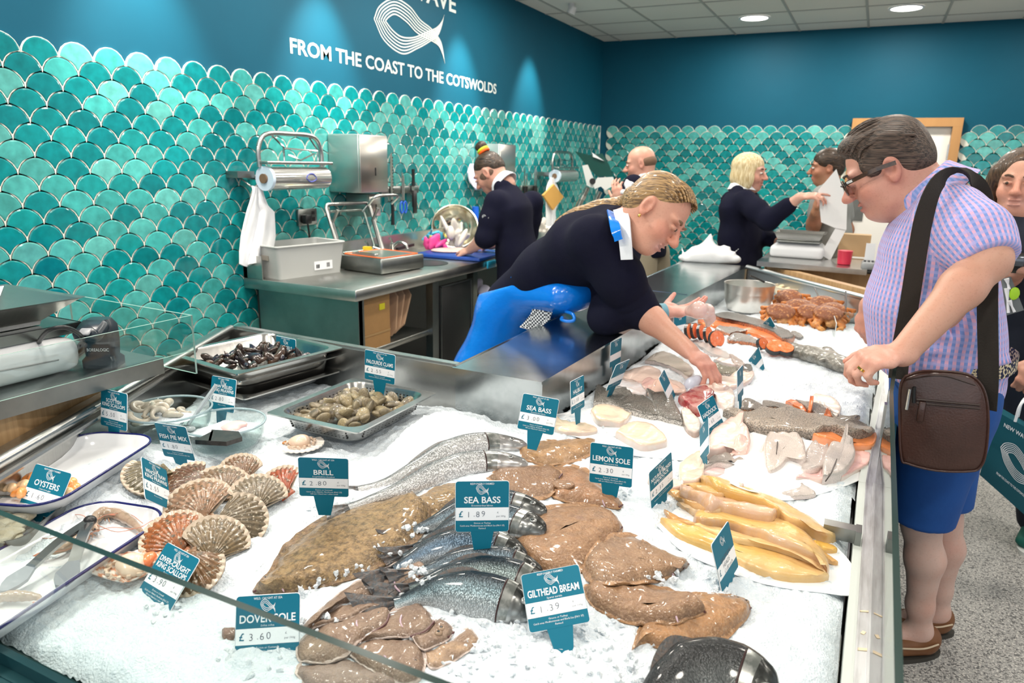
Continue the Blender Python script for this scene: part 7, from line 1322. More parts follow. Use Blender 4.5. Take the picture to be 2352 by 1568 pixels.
def hand(S, w, d, n, thumb, col, k=1.1, curl=(.35, .4, .45, .5), spread=.10, tcurl=.3, open_=1.0, kf=.004):
    """w wrist, d towards the fingers, n out of the back of the hand, thumb = +1/-1 side along n x d"""
    d, n = nrm(d), nrm(n); n = nrm(n-d*(n@d)); s = np.cross(n, d)*thumb; w = A(w); P_ = lambda a, b, c: w+k*(d*a+s*b+n*c); segs = []; tip = tuple(A(col)*A([1.05, .82, .78])); nail = tuple(A(col)*A([1.12, .95, .95]))
    S.ecap(P_(-.01, 0, 0), P_(.045, 0, .002), (.029*k, .019*k), (.041*k, .0165*k), s, col, .012*k); S.ecap(P_(.045, 0, .002), P_(.078, -.001, .001), (.041*k, .0165*k), (.041*k, .013*k), s, col, .012*k)
    S.ell(P_(.03, .030, -.010), A([.032, .017, .014])*k, np.stack([d, s, n], 1), col, .012*k)
    for i, (b, L) in enumerate(((.029, .92), (.010, 1.0), (-.010, .94), (-.0285, .76))):
        p = P_(.085-.004*(i == 0)-.010*(i == 3), b, .001); S.ell(p, A([.011, .0105, .011])*k, None, tip, .006); a = 0; dd = nrm(d+s*(b/.03)*spread*.9); ax = np.cross(dd, n)
        for j, (ln, r) in enumerate(((.044, .0094), (.027, .0086), (.021, .0078))):
            a += curl[i]*(.9, 1.15, .8)[j]; v = dd*math.cos(a)-n*math.sin(a); q = p+v*ln*L*k; S.cap(p, q, r*k, (r-.0009)*k, col if j < 2 else tip, kf if j else .007); segs.append((p, q, r*k)); p = q
    p = P_(.018, .036, -.006); v = nrm(d*.70+s*.62-n*.25)
    for j, (ln, r) in enumerate(((.040, .0125), (.032, .0105), (.024, .0092))):
        q = p+v*ln*k; S.cap(p, q, r*k, (r-.001)*k, col if j < 2 else tip, .010 if j == 0 else kf); p = q; v = nrm(v*math.cos(tcurl)+(d*.6-n*.6-s*.35)*math.sin(tcurl))
    return segs
def hair_build(dark, light, sc=(6, 60, 6)):
    def f(nt, b, tc):
        N, L = nt.nodes, nt.links; mp = N.new('ShaderNodeMapping'); mp.inputs['Scale'].default_value = sc; L.new(tc.outputs['Object'], mp.inputs[0]); t = N.new('ShaderNodeTexNoise'); t.inputs['Scale'].default_value = 4; t.inputs['Detail'].default_value = 6; L.new(mp.outputs[0], t.inputs['Vector'])
        r = N.new('ShaderNodeMapRange'); r.inputs[1].default_value = .36; r.inputs[2].default_value = .66; L.new(t.outputs[0], r.inputs[0]); x = N.new('ShaderNodeMix'); x.data_type = 'RGBA'; L.new(r.outputs[0], x.inputs[0]); x.inputs[6].default_value = (*dark, 1); x.inputs[7].default_value = (*light, 1); L.new(x.outputs[2], b.inputs['Base Color']); bp = N.new('ShaderNodeBump'); bp.inputs['Strength'].default_value = .6; bp.inputs['Distance'].default_value = .01; L.new(t.outputs[0], bp.inputs['Height']); L.new(bp.outputs[0], b.inputs['Normal'])
    return f
def strands(h, rootp, n, col_m, par, seed=0): pass
def shoe(heel, d, k, m, sole, par, name='shoe'):
    d = nrm(d); s = A([-d[1], d[0], 0]); h = A(heel); S = Sculpt(.02); S.ecap(h+d*.05*k+A([0, 0, .045*k]), h+d*.20*k+A([0, 0, .036*k]), (.040*k, .040*k), (.048*k, .026*k), s).ecap(h+d*.04*k+A([0, 0, .06*k]), h+d*.06*k+A([0, 0, .075*k]), (.037*k, .04*k), (.034*k, .03*k), s); S.cut(h+A([0, 0, .014]), (0, 0, -1)); o = mk(name, S.mesh(.007), m, par)
    ou = A([(math.cos(a), math.sin(a)) for a in np.arange(26)/26*2*pi]); pts = [h+d*(.125*k+.135*k*x)+s*(.045*k+.006*k*x)*y for x, y in ou]; mk('sole', loft([A(pts)+A([0, 0, z]) for z in (.0, .016)]), sole, o); return o
# ================= the customer in the checked shirt
FAIR = (.60, .335, .24); MK = 1.15
m1 = thing('person', 'man in pink and blue checked shirt and blue shorts bending over the glass counter', 'person', (.40, 2.68, 0))
hd = Head(PY(2034, 388, 2.62), (-.86, -.06, -.50), (-.5, 0, .86), 1.20); S = Sculpt(.02); sculpt_head(S, hd, (.62, .325, .25), jaw=1.25, plump=1.22)
S.ell(hd(.02, 0, -.105), (.055, .060, .035), hd.R, FAIR, .03)                      # soft double chin
nb = A([.165, 2.62, 1.57]); S.cap(hd(-.045, 0, -.06), nb, .074, .085, (.64, .35, .28), .04)
S.ecap((.205, 2.62, 1.50), (.225, 2.62, 1.20), (.20, .115), (.20, .15), (0, 1, 0), FAIR, .05).ecap((.225, 2.62, 1.20), (.275, 2.62, .98), (.20, .15), (.175, .14), (0, 1, 0), FAIR, .05)
shL, elL, wrL = A([.25, 2.41, 1.50]), PY(2268, 596, 2.33), PY(2072, 812, 2.15); shR, elR, wrR = A([.20, 2.84, 1.50]), A([.20, 2.95, 1.20]), PY(1997, 702, 2.82)
S.chain([shL, (shL+elL)/2, elL], [.075, .066, .056], FAIR, .03); S.chain([elL, elL+(wrL-elL)*.3, wrL], [.055, .054, .036], FAIR, .03); S.chain([shR, elR, elR+(wrR-elR)*.4, wrR], [.07, .055, .05, .034], (.56, .30, .22), .03)
sgL = hand(S, wrL, PY(1985, 828, 2.10)-wrL, A([-.15, -.35, .93]), -1, (.64, .36, .28), 1.16, (.75, .85, .95, 1.0), .0, .5); hand(S, wrR, PY(1985, 760, 2.80)-wrR, A([-.75, -.6, .15]), 1, (.54, .27, .20), 1.12, (.25, .75, .9, .95), .05, .6)
hipL, hipR = A([.29, 2.54, .95]), A([.29, 2.72, .95]); knL, anL = PY(2116, 1205, 2.55), PY(2112, 1448, 2.60); knR, anR = PY(2166, 1190, 2.74), PY(2153, 1405, 2.76)
LEGC = (.62, .42, .35)
for a, b, c in ((hipL, knL, anL), (hipR, knR, anR)): S.chain([a, b, b+(c-b)*.3+A([.012, 0, 0]), b+(c-b)*.75, c], [.09, .056, .058, .040, .036], LEGC, .03).cap(c, c+A([-.12, -.05, -.045]), .038, .03, LEGC, .03)
vf = S.mesh(.0055, 1); mk('body', vf, SK, m1, col=S.colors(FAIR, .006))
SUN = mat('black_lens', (.006, .006, .007), .06, coat=.6); TORT = mat('dark_tortoise_frame', (.025, .012, .008), .2, coat=.4, noise=(60, .6, (.10, .045, .015)))
gl = mk('sunglasses', J(*[tube([hd(.106, s*(.034+.027*math.cos(a)), .000+.020*math.sin(a)) for a in np.arange(18)/18*2*pi], .0035, 8, closed=True) for s in (-1, 1)], tube([hd(.108, -.010, .006), hd(.112, 0, .009), hd(.108, .010, .006)], .003, 6), *[strap(spline([hd(.104, s*.062, .008), hd(.09, s*.080, .010), hd(.03, s*.096, .010), hd(-.02, s*.094, .004)], 6), hd.u, .013, .005) for s in (-1, 1)]), TORT, m1)
for s in (-1, 1): mk('lens', loft([[hd(.104+dx, s*(.034+.027*math.cos(a)), .02*math.sin(a)) for a in np.arange(18)/18*2*pi] for dx in (0, .003)]), SUN, gl); mk('steel_hinge', tube([hd(.098, s*.078, .010), hd(.084, s*.085, .010)], .0045, 6), CHROME, gl)
S = Sculpt(.02); S.ell(hd(-.022, 0, .048), A([.098, .0855, .081])*1.2, hd.R).ell(hd(-.055, 0, .005), A([.068, .079, .075])*1.2, hd.R).ell(hd(.03, 0, .095), A([.055, .062, .030])*1.2, hd.R)
for s in (-1, 1): S.ell(hd(.028, s*.070, .028), A([.030, .014, .036])*1.2, hd.R, k=.015)
for s in (-1, 1): S.ell(hd(-.01, s*.098, -.012), A([.028, .024, .036])*1.2, hd.R, None, .008, '-')
S.ell(hd(.125, 0, -.015), A([.055, .09, .095])*1.2, hd.R, None, .01, '-'); S.ell(hd(-.01, 0, -.13), A([.14, .12, .07])*1.2, hd.R, None, .012, '-')
HM1 = mat('combed_brown_hair', rough=.42, build=hair_build((.014, .009, .007), (.13, .085, .062), (2.2, 60, 60)))
hr = mk('hair', S.mesh(.006, 1), HM1, m1)
for i in range(26):                                                              # combed-back locks
    y = -.082+.164*i/25; q = math.sqrt(max(1-(y/.088)**2, .02)); pts = [hd(.072*q+.012, y, .085*q+.012), hd(.03, y*1.02, .118*q+.012), hd(-.03, y*1.0, .122*q+.008), hd(-.085, y*.98, .085*q), hd(-.112*q-.004, y*.9, .03), hd(-.10*q-.012, y*.85, -.03)]
    if i % 2 == 0: mk('hair_lock', tube(spline(pts, 6), [.002]+[.0045]*29+[.002], 5), HM1, hr)
mk('eyebrow', tube([hd(.098, .02, .028), hd(.09, .05, .028)], .004, 6), HM1, m1)
def shirt_uv(V, S, labs):
    lab = S.labels(); uv = np.zeros((len(V), 3))
    for l, (o, ax, side) in labs.items():
        m = lab == l; ax = nrm(ax); sd = nrm(A(side)-ax*(A(side)@ax)); b = np.cross(ax, sd); p = V[m]-A(o); uv[m] = np.c_[np.arctan2(p@b, p@sd)*(.21 if l == 1 else .095), p@ax, np.zeros(m.sum())]
    return uv
def gingham(nt, b, tc):
    N, L = nt.nodes, nt.links; a = N.new('ShaderNodeAttribute'); a.attribute_name = 'cloth'; s = N.new('ShaderNodeSeparateXYZ'); L.new(a.outputs['Vector'], s.inputs[0]); outs = []
    for ch, per in (('X', 370), ('Y', 350)):
        m = N.new('ShaderNodeMath'); m.operation = 'MULTIPLY'; m.inputs[1].default_value = per; L.new(s.outputs[ch], m.inputs[0]); q = N.new('ShaderNodeMath'); q.operation = 'SINE'; L.new(m.outputs[0], q.inputs[0]); r = N.new('ShaderNodeMapRange'); r.inputs[1].default_value = -.18; r.inputs[2].default_value = .18; L.new(q.outputs[0], r.inputs[0]); outs.append(r)
    x1 = N.new('ShaderNodeMix'); x1.data_type = 'RGBA'; x1.inputs[6].default_value = (.74, .42, .60, 1); x1.inputs[7].default_value = (.19, .30, .66, 1); L.new(outs[0].outputs[0], x1.inputs[0])
    x2 = N.new('ShaderNodeMix'); x2.data_type = 'RGBA'; x2.inputs[7].default_value = (.40, .42, .78, 1); g = N.new('ShaderNodeMath'); g.operation = 'MULTIPLY'; g.inputs[1].default_value = .55; L.new(outs[1].outputs[0], g.inputs[0]); L.new(g.outputs[0], x2.inputs[0]); L.new(x1.outputs[2], x2.inputs[6]); L.new(x2.outputs[2], b.inputs['Base Color'])
    t = N.new('ShaderNodeTexNoise'); t.inputs['Scale'].default_value = 9; t.inputs['Detail'].default_value = 3; L.new(tc.outputs['Object'], t.inputs['Vector']); bp = N.new('ShaderNodeBump'); bp.inputs['Strength'].default_value = .5; bp.inputs['Distance'].default_value = .03; L.new(t.outputs[0], bp.inputs['Height']); L.new(bp.outputs[0], b.inputs['Normal'])
SHIRT = mat('pink_blue_gingham', rough=.8, sheen=.1, build=gingham)
S = Sculpt(.04); Yc = 2.62; yv = (0, 1, 0)
S.ecap((.185, Yc, 1.55), (.195, Yc, 1.42), (.175, .085), (.235, .150), yv, k=.06, lab=1).ecap((.195, Yc, 1.42), (.205, Yc, 1.24), (.235, .150), (.245, .182), yv, k=.05, lab=1).ecap((.205, Yc, 1.24), (.235, Yc, 1.12), (.245, .182), (.235, .185), yv, k=.05, lab=1).ecap((.235, Yc, 1.12), (.275, Yc, 1.00), (.235, .180), (.225, .172), yv, k=.05, lab=1)
S.cap((.28, Yc-.12, 1.07), (.40, Yc-.10, 1.08), .07, .03, lab=1)
slE = shL+(elL-shL)*.82; S.cap(shL+A([-.03, .05, .015]), shL+(slE-shL)*.4, .096, .094, lab=2, k=.05).cap(shL+(slE-shL)*.4, slE, .094, .086, lab=2, k=.03); S.cap(shR, shR+(elR-shR)*.7, .09, .085, lab=3, k=.05)
ad = nrm(elL-shL); S.box(slE+ad*.16+A([0, 0, 0]), (.16, .16, .13), np.stack([nrm(np.cross(ad, [0, 1, 0])), np.cross(ad, nrm(np.cross(ad, [0, 1, 0]))), ad], 1), .0, None, .006, '-')
S.cap(hd(-.05, 0, -.07), nb, .080, .086, op='-', k=.02); S.cut((.2, Yc, .985), (-.42, 0, -1))
for z, a in ((1.30, .3), (1.18, -.2), (1.09, .25)): S.cap((.10, 2.36, z), (.34, 2.37, z+a*.18), .006, .004, op='-', k=.03)
vf = S.mesh(.008, 1); cl = shirt_uv(vf[0], S, {1: ((.22, Yc, 0), (0, 0, 1), (0, 1, 0)), 2: (shL, ad, (0, 1, .2)), 3: (shR, elR-shR, (0, -1, 0))}); sh = mk('checked_shirt', vf, SHIRT, m1, attr={'cloth': cl})
colp = [(-.050, -.085), (.02, -.098), (.06, -.075), (.070, 0), (.06, .075), (.02, .098), (-.050, .085)]
def collar_piece(pts_top, pts_bot, th=.006): return sheet(A([pts_top, A(pts_top)*.5+A(pts_bot)*.5+0, pts_bot]), th)
up_ = nrm(hd(-.05, 0, -.07)-nb); fx = nrm(A([-1, 0, 0])-up_*(-up_[0])); fy = np.cross(up_, fx)
rg = lambda r, z, a0=-2.75, a1=2.75, n=20: [nb+up_*z+r*(math.cos(t)*fx*-1*1.0+math.sin(t)*fy) for t in np.linspace(a0, a1, n)]
vf = sheet(A([rg(.098, .058), rg(.106, .052), rg(.125, .0), rg(.14, -.03)]), .005); mk('shirt_collar', vf, SHIRT, m1, attr={'cloth': np.c_[vf[0][:, 1], vf[0][:, 2]+vf[0][:, 0], vf[0][:, 0]*0]})
for x, y in ((2033, 560), (2022, 631), (2010, 703)): q = PY(x+2, y, 2.56); mk('shirt_button', ellip(q, (.007, .007, .007), 10, 6), COLLAR, sh)
SHORT = mat('blue_cotton_shorts', (.008, .075, .30), .8, bump=(14, .35), noise=(10, .3, (.006, .05, .22)))
S = Sculpt(.04); S.ecap((.27, Yc, 1.10), (.285, Yc, .92), (.21, .165), (.215, .155), yv, k=.05); 
for hp, kn in ((hipL, knL), (hipR, knR)): S.cap(hp, hp+(kn-hp)*.35, .13, .12, k=.05).cap(hp+(kn-hp)*.35, kn+A([-.005, 0, -.05]), .12, .092, k=.04)
S.cut((0, 0, float(knL[2])+.015), (0, 0, -1)); S.cut((0, 0, 1.085), (0, 0, 1)); mk('shorts', S.mesh(.010, 1), SHORT, m1)
mk('belt', loft([[(.28+.182*math.cos(a), Yc+.232*math.sin(a), z+.10*math.cos(a)*.25) for a in np.arange(40)/40*2*pi] for z in (1.045, 1.048, 1.085, 1.088)], cap=False), mat('navy_cream_woven_belt', (.012, .016, .05), .8, noise=(120, 1, (.62, .52, .34), 0, (1, 1, 1), .5, .52)), m1)
TAN = mat('tan_leather_shoe', (.19, .075, .026), .5, bump=(60, .15)); SOLE = mat('rubber_sole', (.045, .04, .032), .7)
for h_, d_ in ((A([.40, 2.64, 0]), A([-.86, -.5, 0])), (A([.455, 2.79, 0]), A([-.92, -.38, 0]))): o = shoe(h_, d_, 1.15, TAN, SOLE, m1); mk('lace', tube(spline([h_+nrm(d_)*.02+A([.01, -.052, .075]), h_+nrm(d_)*.08+A([.015, -.062, .068]), h_+nrm(d_)*.16+A([.01, -.05, .062])], 5), .003, 6), mat('cream_lace', (.6, .48, .34), .7), o)
rp_, rq_, rd_ = sgL[6]; rt_ = nrm(rq_-rp_); rn_ = nrm(np.cross(rt_, [0, 0, 1])); rb_ = np.cross(rt_, rn_); mk('wedding_ring', loft([[rp_+(rq_-rp_)*.55+rt_*z+rd_*k*(math.cos(a)*rn_+math.sin(a)*rb_) for a in np.arange(20)/20*2*pi] for z, k in ((-.0035, 1.04), (-.003, 1.16), (.003, 1.16), (.0035, 1.04))], cap=False), mat('gold', (.80, .48, .12), .15, 1), m1)
# shoulder bag
LEA = mat('dark_brown_leather', (.070, .028, .020), .32, coat=.3, noise=(9, .6, (.040, .016, .012)), bump=(160, .15))
bq = [(2078, 862), (2120, 850), (2200, 853), (2240, 866), (2264, 900), (2272, 960), (2266, 1040), (2252, 1075), (2225, 1084), (2150, 1082), (2085, 1066), (2068, 1050), (2064, 950), (2066, 885)]
yb = 2.27; bg = thing('shoulder_bag', 'brown leather shoulder bag hanging at the hip of the man in checked shirt', 'bag', tuple(PY(2165, 1080, yb))); o2 = spline([*bq, bq[0]], 5)[:-1]; cx_, cy_ = o2.mean(0)
rings = []
for dy, k in ((.0, .90), (.004, .97), (.016, 1.0), (.07, 1.0), (.084, .96)): rings.append([PY(cx_+(x-cx_)*k, cy_+(y-cy_)*k, yb+dy) for x, y in o2])
mk('bag_body', loft(rings), LEA, bg, auto=70); pip = [PY(cx_+(x-cx_)*.985, cy_+(y-cy_)*.985, yb+.004) for x, y in o2]; mk('piping', tube(pip, .0035, 6, closed=True), LEA, bg)
mk('zip_line', J(tube([PY(2105, 917, yb-.001), PY(2180, 924, yb-.002), PY(2250, 930, yb)], .004, 6), tube([PY(2105, 925, yb-.001), PY(2180, 932, yb-.002), PY(2250, 938, yb)], .003, 6)), mat('zip_leather', (.03, .013, .01), .4), bg)
mk('zip_puller', rbox(PY(2116, 945, yb-.004), (.018, .006, .06), .004, .002), LEA, bg); mk('pen', tube([PY(2090, 893, yb-.004), PY(2082, 940, yb-.006)], .005, 8), CHROME, bg); mk('pen_clip', tube([PY(2100, 888, yb-.004), PY(2099, 925, yb-.005)], .0045, 8), BLACK, bg); mk('top_seam', tube(spline([PY(2078, 872, yb-.0), PY(2160, 862, yb-.002), PY(2240, 884, yb)], 6), .0022, 5), mat('zip_leather'), bg)
WEB = mat('dark_brown_webbing', (.022, .017, .013), .8, bump=(300, .2)); sp_ = [PY(2266, 940, yb+.03), PY(2270, 860, yb+.02), PY(2268, 700, 2.33), PY(2270, 560, 2.50), PY(2262, 470, 2.56), PY(2235, 412, 2.52), PY(2195, 396, 2.45), PY(2150, 425, 2.385), PY(2122, 500, 2.362), PY(2104, 600, 2.352), PY(2085, 720, 2.345), PY(2070, 800, 2.33), PY(2062, 870, 2.29)]
nv = [(.9, -.4, 0)]*5+[(.5, .85, 0), (.25, .95, 0), (.7, .6, -.2), (.92, .3, .1), (.95, .2, .1), (.95, .15, .1), (.95, .2, .1), (.95, .2, .1)]; sp2 = spline(sp_, 6); nv2 = np.stack([np.interp(np.linspace(0, 12, len(sp2)), range(13), A(nv)[:, i]) for i in range(3)], 1); mk('strap', strap(sp2, nv2, .05, .004), WEB, bg)
# ================= the fishmonger leaning over the ledge
w1 = thing('person', 'woman in navy jumper and bright blue apron leaning over the ledge for fish', 'person', (-1.48, 2.86, 0)); WC_ = (.62, .335, .24)
hw = Head(PY(1508, 492, 2.60), (.79, -.24, -.56), (.60, .30, .74), 1.16); S = Sculpt(.02); sculpt_head(S, hw, (.63, .335, .24), jaw=.95, smile=True)
nbw = A([-.90, 2.70, 1.41]); S.cap(hw(-.04, 0, -.06), nbw, .058, .066, WC_, .04); S.ecap(nbw, (-1.30, 2.86, 1.08), (.08, .055), (.14, .10), (0, 1, 0), WC_, .05).cap((-1.30, 2.86, 1.08), (-1.42, 2.9, .98), .13, .13, WC_)
wsR, weR, wwR = PY(1368, 548, 2.52), PY(1462, 705, 2.66), PY(1583, 806, 2.56); wsL, weL, wwL = A([-.93, 2.93, 1.34]), P(1392, 728, 1.068), P(1527, 717, 1.075)
S.chain([wsR+A([-.02, .03, -.01]), weR], [.05, .046], WC_, .03).chain([weR, weR+(wwR-weR)*.3, wwR], [.050, .050, .031], WC_, .03).chain([wsL, weL, weL+(wwL-weL)*.3, wwL], [.06, .046, .044, .030], WC_, .03)
hand(S, wwR, PY(1634, 850, 2.52)-wwR, A([.62, -.20, .75]), 1, (.64, .33, .26), 1.14, (.42, .50, .55, .6), .0, .5); hand(S, wwL, P(1600, 708, 1.085)-wwL, A([.05, .15, -.98]), -1, (.72, .40, .34), 1.14, (.18, .25, .3, .35), .12, .1)
for s, y in ((0, 2.80), (1, 2.98)): S.chain([A([-1.42, y, .95]), A([-1.50, y, .52]), A([-1.55, y, .10])], [.10, .07, .045], WC_, .03)
mk('body', S.mesh(.0055, 1), SK, w1, col=S.colors(WC_, .006)); face_parts(hw, w1, (.20, .12, .07))
S = Sculpt(.02); S.ell(hw(-.024, 0, .050), A([.097, .084, .076])*1.16, hw.R).ell(hw(-.055, 0, .005), A([.068, .077, .080])*1.16, hw.R)
for s in (-1, 1): S.ell(hw(-.01, s*.098, -.010), A([.026, .022, .036])*1.16, hw.R, None, .008, '-')
S.ell(hw(.122, 0, -.030), A([.060, .10, .10])*1.16, hw.R, None, .012, '-'); S.ell(hw(.02, 0, -.13), A([.11, .12, .072])*1.16, hw.R, None, .012, '-')
BLO = mat('dark_blonde_hair', rough=.4, coat=.15, build=hair_build((.085, .045, .02), (.50, .30, .12), (2.5, 40, 40))); hr = mk('hair', S.mesh(.006, 1), BLO, w1)
for i in range(20):
    y = -.078+.156*i/19; q = math.sqrt(max(1-(y/.085)**2, .03)); pts = [hw(.066*q+.012, y, .078*q+.02), hw(.02, y, .116*q+.008), hw(-.05, y*.98, .105*q+.004), hw(-.105*q-.004, y*.7, .03), hw(-.115, y*.35, -.02)]; mk('hair_lock', tube(spline(pts, 5), [.002]+[.0048]*19+[.003], 5), BLO, hr)
bp_ = [hw(-.115, 0, -.01), PY(1434, 464, 2.70), PY(1400, 468, 2.72), PY(1360, 476, 2.72), PY(1325, 488, 2.72), PY(1296, 501, 2.73), PY(1276, 520, 2.73)]; bs = resample(spline(bp_, 6), 44); S = Sculpt(.008)
for i in range(3): 
    ph = i*2*pi/3; S.chain([b+A([0, .013*math.sin(.95*k+ph), .010*math.cos(1.9*k+2*ph)]) for k, b in enumerate(bs)], list(np.linspace(.017, .008, 44)))
mk('braid', S.mesh(.005, 0), BLO, w1); mk('earring', ellip(hw(.0, -.086, -.045), (.006,)*3, 10, 8), mat('gold', (.8, .48, .12)), w1)
S = Sculpt(.04); sg_ = nrm(A([.42, -.16, .32])); wy = nrm(A([.25, .95, .12]))
hipc, mid, chs = A([-1.37, 2.86, 1.04]), A([-1.18, 2.80, 1.20]), A([-1.0, 2.73, 1.33]); S.ecap(hipc, mid, (.18, .135), (.18, .135), wy, k=.06).ecap(mid, chs, (.18, .135), (.195, .14), wy, k=.06).ecap(chs, nbw+A([-.03, .02, -.02]), (.195, .14), (.11, .085), wy, k=.07)
S.chain([wsR+A([-.02, .03, -.01]), wsR+(weR-wsR)*.55, weR+(weR-wsR)*.02], [.098, .088, .074], k=.05).cap(weR, weR+(wwR-weR)*.14, .074, .066, k=.03); S.chain([wsL, wsL+(weL-wsL)*.55, weL, weL+(wwL-weL)*.22], [.095, .082, .066, .058], k=.04)
for t in (.62, .74, .86, .96): q = wsR+(weR-wsR)*t; S.ell(q, (.083, .083, .016), np.stack([nrm(np.cross(weR-wsR, [0, 1, 0])), nrm(np.cross(weR-wsR, np.cross(weR-wsR, [0, 1, 0]))), nrm(weR-wsR)], 1), k=.015)
fa = nrm(wwR-weR); o_ = weR+fa*.10; t1_ = nrm(np.cross(fa, [0, 1, 0])); S.box(o_+fa*.10, (.09, .09, .075), np.stack([t1_, np.cross(fa, t1_), fa], 1), 0, None, .006, '-'); S.cap(nbw, nbw+(hw(-.04, 0, -.06)-nbw)*.30, .088, .076, k=.05)
mk('navy_jumper', S.mesh(.008, 1), NAVYC, w1)
upw = nrm(hw(-.04, 0, -.06)-nbw); fw = nrm(A([1, -.2, -.6])-upw*(A([1, -.2, -.6])@upw)); sw_ = np.cross(upw, fw)
rg = lambda r, z, n=24: [nbw+upw*z+r*(math.cos(t)*fw+math.sin(t)*sw_) for t in np.linspace(.25, 2*pi-.25, n)]
mk('white_collar', sheet(A([rg(.070, .075), rg(.074, .06), rg(.086, .02), rg(.098, -.005)]), .005), COLLAR, w1)
V = [PY(1424, 480, 2.56), PY(1432, 510, 2.50), PY(1437, 560, 2.47), PY(1440, 596, 2.47)]; mk('collar_point', strap(V, (.9, -.3, -.2), .05, .006), COLLAR, w1)
APB = mat('bright_blue_pvc', (.003, .205, .80), .22, coat=.4, noise=(7, .3, (.002, .15, .66)), bump=(9, 1.0))
mk('apron_neck_strap', strap(spline([PY(1404, 486, 2.60), PY(1409, 506, 2.50), PY(1415, 530, 2.455), PY(1421, 552, 2.45)], 6), (.85, -.3, -.4), .035, .006), APB, w1)
S = Sculpt(.05); S.ecap((-1.385, 2.86, 1.02), (-1.27, 2.83, 1.12), (.195, .155), (.19, .150), wy, k=.05); S.ecap((-1.385, 2.86, 1.0), (-1.49, 2.86, .70), (.215, .15), (.25, .165), (0, 1, 0), k=.05).ecap((-1.49, 2.86, .70), (-1.54, 2.86, .42), (.25, .165), (.27, .17), (0, 1, 0), k=.05).ecap((-1.27, 2.83, 1.12), (-1.04, 2.72, 1.145), (.188, .140), (.165, .085), wy, k=.05)
S.cut((-1.27, 2.83, 1.165), (-.35, 0, 1)); S.cut((0, 0, .42), (0, 0, -1)); mk('blue_apron', S.mesh(.010, 1), APB, w1)
mk('apron_cord', tube(spline([PY(1176, 636, 2.66), PY(1200, 660, 2.64), PY(1222, 688, 2.63), PY(1236, 700, 2.63)], 6), .008, 8), APB, w1); mk('apron_tie', J(tube(spline([PY(1300, 715, 2.62), PY(1316, 722, 2.60), PY(1318, 735, 2.59), PY(1304, 738, 2.59), PY(1290, 734, 2.60), PY(1292, 728, 2.61)], 6), .007, 8)), APB, w1)
def check(nt, b, tc):
    N, L = nt.nodes, nt.links; t = N.new('ShaderNodeTexChecker'); t.inputs['Scale'].default_value = 130; L.new(tc.outputs['Object'], t.inputs[0]); t.inputs[1].default_value = (.75, .77, .8, 1); t.inputs[2].default_value = (.02, .025, .04, 1); L.new(t.outputs[0], b.inputs['Base Color'])
tw = [[(1238, 688), (1255, 690), (1272, 703)], [(1228, 705), (1250, 708), (1270, 716)], [(1222, 722), (1240, 728), (1262, 734)], [(1205, 742), (1225, 748), (1244, 748)], [(1196, 752), (1212, 756), (1228, 757)]]
mk('checked_towel', sheet(A([[PY(x, y, 2.635-.008*(j == 1)+.004*(i % 2)) for j, (x, y) in enumerate(r)] for i, r in enumerate(tw)]), .012), mat('checked_towel', rough=.85, build=check), w1)
S = Sculpt(.02); [S.chain([A([-1.42, y, .95]), A([-1.50, y, .52]), A([-1.55, y, .08])], [.12, .095, .07], k=.03) for y in (2.79, 2.99)]; mk('dark_trousers', S.mesh(.014, 1), NAVYC, w1)
for y in (2.79, 2.99): shoe((-1.62, y, 0), (1, 0, 0), 1.1, BLACK, SOLE, w1)
b_ = P(1519, 718, 1.075); t_ = nrm(wwL-weL); n1 = nrm(np.cross(t_, [0, 0, 1])); n2 = np.cross(t_, n1); mk('wristband', loft([[b_+t_*z+.038*(math.cos(a)*n1+math.sin(a)*n2) for a in np.arange(24)/24*2*pi] for z in (-.013, .013)], cap=False), mat('pale_blue_band', (.17, .40, .50), .5), w1)
S = Sculpt(.015).chain([P(1586, 714, 1.125), P(1604, 712, 1.135), P(1624, 714, 1.12)], [.022, .03, .024]).chain([P(1624, 714, 1.12), P(1630, 730, 1.09), P(1626, 746, 1.06)], [.026, .02, .010]).ell(P(1610, 716, 1.12), (.035, .028, .02)); tag(mk('fish_piece', S.mesh(.005), mat('pink_raw_fish', (.76, .50, .45), .25, coat=.35, noise=(30, .5, (.82, .66, .60)))), 'pale pink raw fish piece resting on the open palm of the woman in apron', 'fish piece')
S = Sculpt(.012).chain([PY(1602, 872, 2.50), PY(1586, 886, 2.49), PY(1574, 903, 2.47)], [.018, .022, .012]).ell(PY(1588, 884, 2.485), (.022, .02, .03)); tag(mk('fish_strip', S.mesh(.005), mat('bluish_raw_fish', (.60, .62, .72), .22, coat=.4)), 'bluish white fish strip pinched by the reaching hand', 'fish piece')
